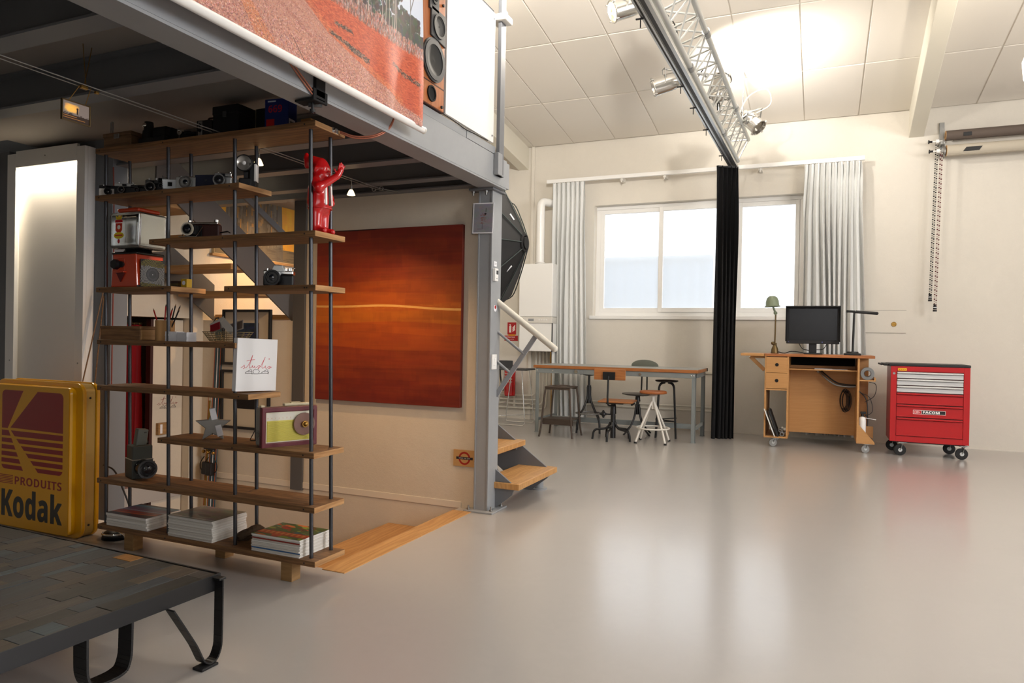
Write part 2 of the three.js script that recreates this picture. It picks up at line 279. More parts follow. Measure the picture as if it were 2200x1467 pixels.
// column H section
{
  const c = structGroup('column_1'); 
  obj(c, 'column_shaft', [bx(-2.075, -1.992, 0.012, 2.115, -4.215, -4.205, 0), bx(-1.992, -1.982, 0.012, 2.13, -4.35, -4.2, 0.001), bx(-2.085, -2.075, 0.012, 2.115, -4.35, -4.2, 0.001)], M.steel);
  obj(c, 'base_plate', [bx(-2.14, -1.93, 0, 0.012, -4.4, -4.16)], M.steel);
  obj(c, 'cap_plate', [bx(-2.14, -1.96, 2.115, 2.13, -4.36, -4.16)], M.steelDark);
  for (const [x, z] of [[-2.11, -4.18], [-1.955, -4.2], [-1.955, -4.36]]) obj(c, 'anchor_bolt', [cyl(0.012, 0.012, 0.012, x, 0.012, z, 6), cyl(0.006, 0.006, 0.03, x, 0.012, z, 8)], M.zinc);
  for (const [x, z] of [[-2.115, -4.18], [-2.02, -4.18]]) obj(c, 'cap_bolt', [cyl(0.011, 0.011, 0.012, x, 2.1, z, 6), cyl(0.006, 0.006, 0.03, x, 2.085, z, 8)], M.zinc);
}
struct('column_2', [bx(-3.645, -3.535, -0.02, 2.15, -4.26, -4.232, 0.002)], std(0x55524f, 0.5));
struct('column_3', [bx(-4.96, -4.83, 0, 2.3, -2.95, -2.9, 0.003)], M.steelDark);
// oak border of the stairwell, basement treads
struct('trim_3', [bx(-2.215, -2.08, -0.02, 0.004, -4.16, -2.81, 0.002, true)], M.oak);
{
  const s = structGroup('basement_stairs', 'oak treads going down into the stairwell'); s.userData.category = undefined;
  let x = -2.215; const runs = [0.56, 0.3, 0.28, 0.28, 0.28, 0.28];
  runs.forEach((r, i) => { obj(s, 'tread', bx(x - r, x, -0.17 * (i + 1) - 0.035, -0.17 * (i + 1), PW + 0.002, -2.84, 0.003, true), M.oak); obj(s, 'riser', bx(x - 0.02, x, -0.17 * (i + 1), -0.17 * i - 0.036, PW + 0.002, -2.84, 0), M.oak); x -= r; });
}
// ---------------------------------------------------------------- stairs
function flight(name, label, o) { return thing(name, label, 'staircase', o); }
{ // lower flight along -x behind the partition, first steps beside the column
  const s = flight('staircase', 'grey steel staircase with oak treads and tubular handrail beside the grey column', [0, 0, 0]);
  const zs = [-4.33, -5.0], sl = 0.745;
  const str = (z) => { const g = ext([[-1.86, 0.105], [-1.99, 0.0], [-2.05, 0.0], [-3.62, 1.17], [-3.62, 1.44], [-1.84, 0.165]].map(p => p), 0.012, 0.001); g.translate(0, 0, z); return g; };
  for (const z of zs) obj(s, 'stringer', str(z), M.steelDark);
  for (let i = 0; i < 7; i++) { const xf = -1.80 - 0.262 * i, y = 0.185 * (i + 1); const t = obj(s, 'tread', bx(xf - 0.3, xf, y - 0.042, y, -5.04, -4.3, 0.005, true), M.oak); obj(t, 'bracket', [bx(xf - 0.28, xf - 0.04, y - 0.05, y - 0.042, -4.36, -4.33), bx(xf - 0.28, xf - 0.04, y - 0.05, y - 0.042, -5.0, -4.97), bx(xf - 0.05, xf - 0.046, y - 0.07, y - 0.042, -5.0, -4.96)], M.steelDark); }
  obj(s, 'landing', bx(-4.56, -3.62, 1.26, 1.30, -5.05, -4.36, 0.004), M.oak);
  obj(s, 'foot_post', [cyl(0.035, 0.035, 0.12, -1.955, 0.006, -5.06), cyl(0.065, 0.065, 0.01, -1.955, 0, -5.06, 24)], M.steel);
  obj(s, 'handrail', [rod([-1.575, 1.085, -4.32], [-3.6, 2.58, -4.32], 0.021, 14), sph(0.021, -1.575, 1.085, -4.32)], M.paint);
  obj(s, 'baluster', bar([-1.71, 1.165, -4.32], [-1.99, 0.76, -4.32], 0.012, 0.032), M.greyPaint);
  for (const [x, y] of [[-1.79, 1.045], [-1.89, 0.92]]) obj(s, 'midrail', rod([x, y, -4.32], [-3.6, y + (x + 3.6) * 0.745, -4.32], 0.009), M.greyPaint);
}
{ // upper flight rising towards the shelf
  const s = flight('staircase', 'upper grey steel stair flight with wooden treads, seen through the open shelf', [0, 0, 0]);
  const str = (x) => { const g = ext([[4.29, 1.25], [3.065, 2.055], [3.065, 2.305], [4.29, 1.535]], 0.012, 0.001); g.rotateY(Math.PI / 2); g.translate(x, 0, 0); return g; };
  for (const x of [-3.706, -4.51]) obj(s, 'stringer', str(x), std(0x5c5957, 0.55));
  for (let i = 0; i < 4; i++) { const y = 1.46 + 0.168 * i, z = -4.18 + 0.258 * i; obj(s, 'tread', bx(-4.5, -3.71, y - 0.04, y, z - 0.02, z + 0.24, 0.004), M.pine); }
  obj(s, 'handrail', bar([-3.72, 1.86, -4.28], [-3.72, 2.27, -3.5], 0.02, 0.045), M.steelDark);
}
// ---------------------------------------------------------------- open shelving unit
const SH = [ // x0, x1, top
  [-3.570, -2.113, 2.121], [-3.568, -2.56, 1.871], [-3.158, -2.103, 1.622], [-3.55, -2.998, 1.381], [-2.644, -2.097, 1.376], [-3.537, -2.57, 1.103], [-3.531, -2.481, 0.860], [-3.076, -2.09, 0.612], [-3.52, -2.082, 0.366], [-3.511, -2.074, 0.122]];
const TH = 0.0265, ZF = -2.58, ZB = -2.80;
const Y = (i) => SH[i - 1][2];
{
  const s = thing('shelving_unit', 'open shelving unit of thick wooden boards threaded on dark steel rods', 'shelf', [0, 0, 0]);
  SH.forEach(([a, b, y], i) => {
    const t = obj(s, 'shelf_board', bx(a, b, y - TH, y, ZB, ZF, 0.002), M.shelfWood);
    obj(t, 'end_grain', [bx(b - 0.0005, b + 0.0012, y - TH + 0.001, y - 0.001, ZB + 0.001, ZF - 0.001, 0)], M.shelfEnd);
    const holes = []; for (const u of [a + 0.03, Math.min(b, a + 0.52) - 0.02, b - 0.06]) holes.push(disc(0.0038, 0.002, u, y - TH / 2, ZF, 'z', 10));
    obj(t, 'screw_hole', holes, M.black);
  });
  for (const z of [-2.62, -2.763]) [-3.494, -3.031, -2.583, -2.123].forEach((x) => obj(s, 'rod', rod([x - 0.022 * 0.1, 0.1, z], [x - 0.022 * 2.11, 2.11, z], 0.0092, 14), M.pole));
  for (const [x, z] of [[-2.257, -2.63], [-2.79, -2.75], [-3.304, -2.63]]) obj(s, 'foot', bx(x - 0.033, x + 0.033, 0, 0.096, z - 0.035, z + 0.025, 0.002), M.pine);
  obj(s, 'rod_clamp', [bx(-2.117, -2.108, 2.098, 2.125, -2.745, -2.70, 0.003), disc(0.012, 0.01, -2.105, 2.11, -2.72, 'x', 6)], M.chrome);
}
// ---- cameras and boxes
const ZC = -2.64;
function body(t, w, h, d, mat, r = 0.006) { return obj(t, 'body', box(w, h, d, 0, h / 2, 0, r), mat); }
function lens(t, R, len, x, y, z, rim = M.chrome, n = 'lens') {
  const l = obj(t, n, [disc(R, len, x, y, z + len / 2), ring(R * 0.9, R * 0.62, 0.004, x, y, z + len + 0.001)], M.blackGloss);
  obj(l, 'lens_ring', ring(R * 1.1, R * 0.74, 0.006, x, y, z + len), rim); obj(l, 'glass', sph(R * 0.6, x, y, z + len - R * 0.2, 1, 1, 0.5), phys(0x10141c, 0.08, { clearcoat: 1 })); return l;
}
function compact(label, x, w, h, d, bodyMat, topMat, lx, lr, llen, opts = {}) {
  const t = thing(opts.name || 'camera', label, 'camera', [x, opts.y ?? Y(2), opts.z ?? ZC], opts.ry ?? 0.5, opts.group);
  body(t, w, h * 0.72, d, bodyMat);
  obj(t, 'top_plate', box(w * 0.98, h * 0.28, d * 0.92, 0, h * 0.86, 0, 0.004), topMat);
  lens(t, lr, llen, lx, h * 0.4, d / 2, opts.rim || M.chrome);
  obj(t, 'viewfinder', [bx(-0.012, 0.012, h * 0.76, h * 0.93, d / 2 - 0.004, d / 2 + 0.002)], M.blackGloss);
  obj(t, 'shutter_button', [cyl(0.006, 0.006, 0.008, w * 0.32, h, 0, 14), cyl(0.009, 0.009, 0.004, -w * 0.34, h, 0, 14)], M.chrome);
  return t;
}
compact('small white compact camera at the far end of the second shelf', -3.516, 0.098, 0.057, 0.035, M.offwhite, M.black, 0.004, 0.017, 0.012, { rim: M.black, z: -2.625 });
compact('black compact camera with broad silver top plate, beside the white compact', -3.40, 0.108, 0.062, 0.035, M.black, M.aluMatt, -0.008, 0.016, 0.016, { z: -2.632 });
compact('slim all black camera between the silver topped compact and the silver ringed lens', -3.292, 0.1, 0.046, 0.036, M.black, M.black, -0.012, 0.011, 0.012, { rim: M.darkGrey, z: -2.64 });
{ // small viewfinder camera with a large silver ring
  const t = compact('dark camera with a large silver lens ring, left of the second rod', -3.205, 0.072, 0.066, 0.04, M.black, M.darkGrey, 0, 0.024, 0.02, { z: -2.64 });
  obj(t, 'rewind_knob', [cyl(0.008, 0.008, 0.012, -0.02, 0.066, 0), cyl(0.006, 0.006, 0.014, 0.014, 0.066, 0)], M.zinc);
}
compact('narrow black camera half hidden behind the second rod', -3.128, 0.044, 0.07, 0.05, M.black, M.blackGloss, 0, 0.012, 0.01, { rim: M.darkGrey });
{ // white square toy camera
  const t = thing('camera', 'pale grey toy camera with a square black lens opening and ribbed corners', 'camera', [-3.058, Y(2), -2.632], 0.5);
  body(t, 0.092, 0.058, 0.05, std(0xb9c2c8, 0.35), 0.012); obj(t, 'front_frame', [ext([[-0.03, 0.008], [0.03, 0.008], [0.035, 0.05], [-0.035, 0.05]], 0.008, 0.003, [[[-0.014, 0.016], [-0.014, 0.042], [0.014, 0.042], [0.014, 0.016]]]).translate(0, 0, 0.026)], std(0xd2d8dc, 0.3));
  obj(t, 'lens', bx(-0.014, 0.014, 0.016, 0.042, 0.024, 0.03), M.blackGloss);
  for (const s of [-1, 1]) obj(t, 'grip_ribs', [0, 1, 2, 3].map(k => bx(s * 0.036, s * 0.047, 0.008 + k * 0.011, 0.013 + k * 0.011, 0.0, 0.028)), M.darkGrey);
  obj(t, 'flash', [ext([[-0.045, 0.058], [-0.02, 0.058], [-0.045, 0.075]], 0.012, 0.002)], M.chrome);
}
{ // big silver camera
  const t = thing('camera', 'large brushed silver rangefinder camera with one round dial', 'camera', [-2.944, Y(2), ZC], 0.4);
  body(t, 0.128, 0.062, 0.045, M.aluMatt); lens(t, 0.028, 0.014, -0.008, 0.033, 0.0225, M.chrome).material = M.zinc;
  obj(t, 'accessory_shoe', [bx(-0.01, 0.02, 0.062, 0.067, -0.008, 0.008), cyl(0.009, 0.009, 0.008, 0.045, 0.062, 0), cyl(0.012, 0.012, 0.006, -0.045, 0.062, 0)], M.chrome);
  obj(t, 'edge_trim', bx(0.056, 0.066, 0.002, 0.068, -0.02, 0.024), M.chrome);
}
{ const t = thing('camera_case', 'navy blue oblong camera box between two cameras', 'box', [-2.818, Y(2), ZC], 0.3); body(t, 0.118, 0.06, 0.045, M.navy); obj(t, 'lid', bx(-0.06, 0.06, 0.05, 0.063, -0.0235, 0.0235), M.navy); obj(t, 'clasp', disc(0.005, 0.003, 0, 0.035, 0.0235), M.darkGrey); }
compact('black and silver camera with a wide round lens at the right of the navy box', -2.715, 0.085, 0.066, 0.045, M.zinc, M.chrome, -0.012, 0.026, 0.02, {});
{ // flash camera
  const t = thing('flash_camera', 'tall black flash camera with a round silver reflector, last on the second shelf', 'camera', [-2.625, Y(2), -2.695], 0.5);
  body(t, 0.062, 0.045, 0.05, M.black); obj(t, 'handle', bx(0.018, 0.052, 0.0, 0.125, -0.03, 0.02, 0.006), M.black);
  obj(t, 'side_plate', bx(0.042, 0.054, 0.03, 0.115, -0.018, 0.024, 0.003), M.whiteGloss);
  const r = lathe([[0.001, -0.012], [0.02, -0.01], [0.037, 0.006], [0.039, 0.008]], 28); r.rotateX(Math.PI / 2); r.translate(-0.006, 0.118, 0.02);
  const f = obj(t, 'reflector', r, std(0xb9b7b2, 0.35, 0.8, { side: THREE.DoubleSide })); obj(f, 'reflector_rim', tor(0.039, 0.003, -0.006, 0.118, 0.028, 0), M.black); obj(f, 'flash_bulb', sph(0.01, -0.006, 0.118, 0.024), M.whiteGloss);
  obj(t, 'neck', [bx(-0.012, 0.012, 0.045, 0.09, -0.012, 0.008), bx(0.0, 0.03, 0.09, 0.11, -0.012, 0.008)], M.black);
}
{ // folding camera on the third shelf
  const t = thing('folding_camera', 'old folding bellows camera in brown leather with silver lens board', 'camera', [-2.885, Y(3), -2.675], 0.28);
  body(t, 0.185, 0.075, 0.04, M.leather, 0.008); obj(t, 'top_plate', box(0.17, 0.012, 0.035, 0.0, 0.081, 0, 0.003), M.chrome);
  const bl = []; for (let k = 0; k < 6; k++) bl.push(box(0.075 - k * 0.004, 0.06 - k * 0.003, 0.009, -0.03, 0.038, 0.026 + k * 0.01, 0.003)); obj(t, 'bellows', bl, M.blackMatte);
  obj(t, 'bed', bx(-0.075, 0.02, 0.0, 0.004, 0.02, 0.1), M.chrome); obj(t, 'strut', [bar([-0.068, 0.006, 0.08], [-0.068, 0.06, 0.025], 0.004, 0.004), bar([0.01, 0.006, 0.08], [0.01, 0.06, 0.025], 0.004, 0.004)], M.chrome);
  lens(t, 0.03, 0.014, -0.03, 0.04, 0.08, std(0xd8d0be, 0.35, 0.3)); obj(t, 'winder_knob', [cyl(0.012, 0.012, 0.012, 0.07, 0.087, 0), cyl(0.009, 0.009, 0.01, -0.075, 0.087, 0)], M.chrome);
  obj(t, 'strap_lug', [rod([0.092, 0.035, 0], [0.135, 0.04, 0.005], 0.004), rod([0.135, 0.04, 0.005], [0.15, 0.032, 0.01], 0.003)], M.black);
}
{ // SLR on the fourth shelf
  const t = thing('reflex_camera', 'silver and black reflex camera with prism hump and fat black lens', 'camera', [-2.385, Y(5), -2.67], 0.45);
  body(t, 0.145, 0.056, 0.045, M.black, 0.01); obj(t, 'top_plate', box(0.143, 0.02, 0.042, 0, 0.066, 0, 0.005), M.chrome);
  const pr = ext([[-0.03, 0], [0.03, 0], [0.018, 0.026], [-0.018, 0.026]], 0.036, 0.003); pr.translate(0, 0.072, -0.014); obj(t, 'prism', pr, M.aluMatt);
  lens(t, 0.034, 0.055, -0.012, 0.038, 0.02, M.black); obj(t, 'dial', [cyl(0.012, 0.012, 0.012, 0.05, 0.076, 0), cyl(0.008, 0.008, 0.01, 0.03, 0.076, 0.006), cyl(0.011, 0.011, 0.01, -0.055, 0.076, 0)], M.chrome);
  obj(t, 'lever', bx(0.05, 0.076, 0.086, 0.09, -0.006, 0.006), M.chrome);
}
// ---- top shelf
{ const t = thing('wooden_case', 'low dark wooden case at the far end of the top shelf', 'box', [-3.458, Y(1), -2.68]); body(t, 0.21, 0.07, 0.12, M.darkBoard); obj(t, 'lid', box(0.215, 0.02, 0.125, 0, 0.078, 0, 0.003), M.darkBoard); obj(t, 'wire_handle', pipe([[-0.06, 0.085, 0.05], [-0.06, 0.15, 0.05], [-0.045, 0.15, 0.05], [-0.045, 0.085, 0.05]], 0.003, 0.004), M.zinc); obj(t, 'latch', bx(-0.02, 0.02, 0.055, 0.08, 0.06, 0.066), M.zinc); }
{ // twin lens style black camera
  const t = thing('press_camera', 'bulky black press camera with a raised viewfinder turret on the top shelf', 'camera', [-3.235, Y(1), -2.69]);
  body(t, 0.19, 0.05, 0.09, M.black); obj(t, 'bellows', [box(0.1, 0.06, 0.06, 0.04, 0.075, 0, 0.01), box(0.06, 0.05, 0.05, 0.095, 0.07, 0, 0.01)], M.blackMatte); obj(t, 'turret', [cyl(0.034, 0.03, 0.045, -0.07, 0.05, 0.0), cyl(0.026, 0.022, 0.05, -0.07, 0.095, 0)], M.black); obj(t, 'turret_lens', sph(0.014, -0.075, 0.125, 0.018), M.chrome);
}
{ // open folding camera
  const t = thing('folding_camera', 'open black folding camera with chrome shutter on the top shelf', 'camera', [-3.02, Y(1), -2.69]);
  body(t, 0.15, 0.03, 0.06, M.black); obj(t, 'bellows', box(0.07, 0.04, 0.05, 0.0, 0.045, 0, 0.008), M.blackMatte); obj(t, 'shutter', [disc(0.018, 0.012, -0.02, 0.06, 0.03), sph(0.009, -0.02, 0.065, 0.036)], M.chrome); obj(t, 'viewfinder', [bar([0.0, 0.055, 0.02], [0.075, 0.048, 0.02], 0.012, 0.012)], M.black); obj(t, 'knob', cyl(0.008, 0.008, 0.014, 0.084, 0, 0.03, 12), M.zinc);
}
{ const t = thing('box_camera', 'upright black box camera with a silver front strip and two lenses', 'camera', [-2.86, Y(1), -2.68], 0.1); body(t, 0.095, 0.096, 0.08, M.black); const f = obj(t, 'front_strip', bx(-0.034, -0.008, 0.012, 0.09, 0.04, 0.044, 0.004), M.alu); obj(f, 'lens', [disc(0.008, 0.006, -0.021, 0.07, 0.045), disc(0.01, 0.006, -0.021, 0.045, 0.045)], M.blackGloss); obj(t, 'carry_handle', pipe([[-0.01, 0.096, 0], [-0.005, 0.115, 0], [0.04, 0.115, 0], [0.045, 0.096, 0]], 0.005, 0.01), M.leather); obj(t, 'film_cassette', bx(-0.06, 0.02, 0, 0.012, 0.05, 0.066), M.zinc); }
{ const t = thing('leather_case', 'large plain black leather case on the top shelf beside the blue film box', 'case', [-2.705, Y(1), -2.695]); body(t, 0.165, 0.135, 0.13, M.blackMatte, 0.006); obj(t, 'lid', box(0.17, 0.045, 0.135, 0, 0.128, 0, 0.006), M.blackMatte); obj(t, 'clasp', [bx(-0.012, 0.012, 0.09, 0.12, 0.066, 0.072)], M.darkGrey); }
{ const t = thing('framed_slate', 'dark upright board with two pale edge strips behind the blue film box', 'board', [-2.545, Y(1), -2.74]); obj(t, 'panel', box(0.13, 0.15, 0.012, 0, 0.075, 0, 0.002), std(0x1d1b18, 0.6)); obj(t, 'edge_strip', [bx(-0.066, -0.06, 0.03, 0.15, -0.006, 0.008), bx(0.055, 0.061, 0.02, 0.15, -0.006, 0.008)], std(0x6d6850, 0.6));
  obj(t, 'print', plane(0.06, 0.016, 0.022, 0.035, 0.0075), print(canvas(128, 34, (c) => { c.fillStyle = '#15150f'; c.fillRect(0, 0, 128, 34); c.fillStyle = '#b3a93a'; c.font = 'bold 28px sans-serif'; c.fillText('AGILUX', 6, 27); }))).rotation.z = 0.0; }
{ const t = thing('film_box', 'blue instant film carton with red printed number on the top shelf', 'carton', [-2.40, Y(1), -2.68], 0.12); obj(t, 'carton', box(0.13, 0.15, 0.07, 0, 0.075, 0, 0.002), std(0x10246e, 0.45));
  obj(t, 'front_print', plane(0.128, 0.148, 0, 0.075, 0.0356), print(canvas(256, 296, (c, w, h) => { c.fillStyle = '#12276f'; c.fillRect(0, 0, w, h); c.fillStyle = '#c8d2e8'; c.fillRect(30, 14, 90, 14); c.fillStyle = '#b0183a'; c.font = 'bold 96px sans-serif'; c.fillText('669', 34, 128); c.fillStyle = '#c01018'; c.fillRect(16, 190, 90, 106); }), 0.4));
  obj(t, 'label', plane(0.05, 0.05, 0.0655, 0.03, 0.005, Math.PI / 2), print(canvas(64, 64, (c) => { c.fillStyle = '#e8e8ee'; c.fillRect(0, 0, 64, 64); c.fillStyle = '#222'; for (let i = 0; i < 14; i++) c.fillRect(8 + i * 3.6, 14, 1.2 + (i % 3), 34); }))); }
{ const t = thing('small_carton', 'small tan carton behind the blue film carton', 'carton', [-2.28, Y(1), -2.74]); obj(t, 'carton', box(0.06, 0.06, 0.05, 0, 0.03, 0, 0.002), M.kraft); obj(t, 'flap', box(0.06, 0.003, 0.05, 0, 0.0615, 0, 0.001), M.kraft); }
// ---- red garden gnome figure: one continuous surface from a smooth field
function field(res, size, centre, prims, k = 0.012) {
  const mc = new MarchingCubes(res, new THREE.MeshBasicMaterial(), false, false, 120000); mc.isolation = 0;
  const f = mc.field, half = size / 2, A = V(0, 0, 0), ba = V(0, 0, 0);
  const smin = (a, b, kk) => { const h = Math.max(kk - Math.abs(a - b), 0) / kk; return Math.min(a, b) - h * h * kk * 0.25; };
  for (let z = 0; z < res; z++) for (let y = 0; y < res; y++) for (let x = 0; x < res; x++) {
    const px = centre[0] + (x - res / 2) / (res / 2) * half, py = centre[1] + (y - res / 2) / (res / 2) * half, pz = centre[2] + (z - res / 2) / (res / 2) * half;
    let d = 1;
    for (const p of prims) {
      const [a, b, ra, rb] = p; const bx_ = b[0] - a[0], by = b[1] - a[1], bz = b[2] - a[2], l = bx_ * bx_ + by * by + bz * bz;
      let t = l > 0 ? ((px - a[0]) * bx_ + (py - a[1]) * by + (pz - a[2]) * bz) / l : 0; t = Math.min(1, Math.max(0, t));
      const e = Math.hypot(px - a[0] - bx_ * t, (py - a[1] - by * t), pz - a[2] - bz * t) - (ra + (rb - ra) * t);
      d = smin(d, e, p[4] ?? k);
    }
    f[x + y * res + z * res * res] = -d;
  }
  mc.update();
  const n = mc.count, pos = new Float32Array(n * 3), nor = new Float32Array(n * 3);
  for (let i = 0; i < n; i++) for (let c = 0; c < 3; c++) { pos[3 * i + c] = centre[c] + mc.positionArray[3 * i + c] * half; nor[3 * i + c] = mc.normalArray[3 * i + c]; }
  const g = new THREE.BufferGeometry(); g.setAttribute('position', new THREE.BufferAttribute(pos, 3)); g.setAttribute('normal', new THREE.BufferAttribute(nor, 3)); return clean(g);
}
{ // faces +x (to the right), raised waving hand
  const t = thing('garden_gnome', 'glossy red garden gnome figure with a raised hand and pointed cap', 'figurine', [-2.165, Y(3), -2.688], 0);
  const P = []; const add = (a, b, ra, rb, k) => P.push([a, b, ra, rb ?? ra, k]);
  for (const s of [-1, 1]) { add([0, 0.02, s * 0.026], [0.0, 0.12, s * 0.024], 0.024, 0.031); add([-0.005, 0.014, s * 0.027], [0.05, 0.011, s * 0.03], 0.017, 0.014); }   // legs, shoes
  add([0.002, 0.14, 0], [0, 0.25, 0], 0.054, 0.046); add([-0.006, 0.155, 0], [-0.006, 0.2, 0], 0.055, 0.052);      // coat
  add([0.004, 0.285, 0], [0.006, 0.3, 0], 0.042, 0.04); add([0.04, 0.283, 0], [0.046, 0.28, 0], 0.011, 0.012, 0.006); add([0.036, 0.262, 0], [0.03, 0.235, 0], 0.02, 0.014); // head, nose, beard
  add([0.03, 0.272, 0.018], [0.03, 0.272, -0.018], 0.014); add([0.032, 0.303, 0.014], [0.032, 0.303, -0.014], 0.009);
  add([-0.004, 0.322, 0], [-0.03, 0.335, 0.01], 0.038, 0.03); add([-0.03, 0.335, 0.01], [-0.062, 0.355, 0.02], 0.026, 0.014); add([-0.062, 0.32, 0.02], [-0.066, 0.375, 0.02], 0.013, 0.008); add([0.006, 0.3, 0.04], [0.002, 0.29, 0.042], 0.01, 0.008, 0.005); add([0.012, 0.3, 0.036], [0.012, 0.28, 0.034], 0.006, 0.006, 0.004); // cap
  add([0.0, 0.235, 0.045], [0.04, 0.205, 0.06], 0.022, 0.021); add([0.04, 0.205, 0.06], [0.10, 0.262, 0.005], 0.02, 0.015);   // near arm raised
  add([0.0, 0.235, -0.045], [0.01, 0.17, -0.06], 0.021, 0.018); add([0.01, 0.17, -0.06], [0.03, 0.15, -0.05], 0.017, 0.014);
  add([0.105, 0.272, 0.0], [0.112, 0.292, -0.006], 0.014, 0.013, 0.006);                                              // palm
  for (let i = 0; i < 4; i++) add([0.108 + i * 0.002, 0.294, 0.006 - i * 0.0075], [0.116 + i * 0.002, 0.318 + (i === 1 ? 0.008 : i === 3 ? -0.006 : 0.002), 0.008 - i * 0.0095], 0.004, 0.0034, 0.003);
  add([0.1, 0.276, 0.012], [0.094, 0.294, 0.018], 0.0046, 0.0038, 0.003);
  obj(t, 'figure', field(96, 0.42, [0, 0.19, 0], P, 0.014), M.redGloss);
  obj(t, 'coat_hem', (() => { const g = new THREE.TorusGeometry(0.052, 0.004, 8, 36); g.rotateX(Math.PI / 2); g.scale(1.04, 1, 1.04); g.translate(0, 0.118, 0); return clean(g); })(), M.redGloss);
  obj(t, 'shirt', [bar([0.05, 0.13, 0.02], [0.045, 0.225, 0.018], 0.012, 0.014, 0.004), bar([0.05, 0.13, -0.02], [0.045, 0.225, -0.018], 0.012, 0.014, 0.004)], M.whiteGloss);
  obj(t, 'tie', bar([0.055, 0.13, 0], [0.048, 0.225, 0], 0.014, 0.012, 0.003), M.blackGloss);
  obj(t, 'collar', (() => { const g = new THREE.TorusGeometry(0.04, 0.006, 8, 36); g.rotateX(Math.PI / 2); g.translate(0.0, 0.252, 0); return clean(g); })(), std(0xb9b9bb, 0.3, 0.5));
  for (const s of [-1, 1]) obj(t, 'eye', sph(0.004, 0.043, 0.294, s * 0.015), M.redGloss);
}
// ---- gumball machine
{
  const t = thing('gumball_machine', 'red gumball machine with a square glass globe standing on a middle shelf', 'vending machine', [-3.37, Y(4), -2.69], 0.02);
  const s = 0.165;
  const base = ext([[-0.09, 0], [0.09, 0], [0.078, 0.165], [-0.078, 0.165]], 0.16, 0.006); base.translate(0, 0.006, -0.08); obj(t, 'base', base, M.orange);
  obj(t, 'foot_rim', box(0.195, 0.012, 0.17, 0, 0.006, 0, 0.004), M.black);
  obj(t, 'collar', [box(0.19, 0.016, 0.175, 0, 0.18, 0, 0.008), cyl(0.075, 0.06, 0.02, 0, 0.188, 0, 32)], M.blackGloss);
  const glass = phys(0xf2f6f6, 0.02, { transmission: 1, thickness: 0.01, ior: 1.45 });
  obj(t, 'globe', [box(0.225, 0.195, 0.19, 0, 0.3, 0, 0.022)], glass);
  obj(t, 'inner_liner', [bx(-0.098, -0.094, 0.215, 0.385, -0.08, 0.08, 0.002), bx(-0.096, 0.096, 0.215, 0.385, -0.083, -0.08, 0.002), bx(0.094, 0.098, 0.215, 0.385, -0.08, 0.08, 0.002), bx(-0.096, 0.096, 0.21, 0.214, -0.08, 0.08, 0.001)], std(0xdadad8, 0.16, 0.92));
  obj(t, 'cap', [box(0.16, 0.022, 0.14, 0, 0.41, 0, 0.01), box(0.06, 0.012, 0.06, -0.02, 0.426, 0, 0.006)], M.orange);
  obj(t, 'coin_plate', box(0.07, 0.07, 0.01, -0.03, 0.12, 0.082, 0.004), M.orange); obj(t, 'coin_knob', [disc(0.026, 0.03, -0.045, 0.12, 0.098, 'z', 6), disc(0.016, 0.012, -0.012, 0.12, 0.09)], M.black);
  obj(t, 'chute', ext([[-0.05, 0.075], [0.01, 0.075], [-0.02, 0.03]], 0.012, 0.002).translate(0, 0, 0.078), std(0x5a0d0a, 0.5)); obj(t, 'chute_flap', box(0.075, 0.008, 0.03, -0.02, 0.08, 0.09, 0.003), M.orange);
  obj(t, 'globe_label', plane(0.09, 0.155, -0.03, 0.305, 0.0966), print(canvas(170, 300, (c) => { c.clearRect(0, 0, 170, 300); c.fillStyle = '#d8b81c'; c.beginPath(); c.moveTo(40, 10); c.lineTo(70, 28); c.lineTo(85, 6); c.lineTo(102, 28); c.lineTo(132, 10); c.lineTo(120, 52); c.lineTo(52, 52); c.fill(); c.fillStyle = '#b81420'; c.fillRect(34, 54, 104, 28); c.fillStyle = '#cc3a18'; c.beginPath(); c.moveTo(40, 88); c.lineTo(132, 88); c.lineTo(132, 160); c.quadraticCurveTo(86, 220, 40, 160); c.fill(); c.fillStyle = '#e8e0d4'; c.beginPath(); c.arc(86, 130, 22, 0, 7); c.fill(); c.fillStyle = '#a81018'; c.fillRect(50, 96, 14, 24); c.fillRect(78, 96, 14, 14); c.fillRect(108, 96, 14, 24); c.fillStyle = '#dcc21a'; c.beginPath(); c.ellipse(86, 214, 70, 34, 0, 0, 7); c.fill(); c.fillStyle = '#b81420'; c.fillRect(34, 206, 104, 12); c.beginPath(); c.ellipse(86, 272, 16, 22, 0, 0, 7); c.fill(); }), 0.3, { transparent: true, alphaTest: 0.5, side: THREE.DoubleSide }));
}
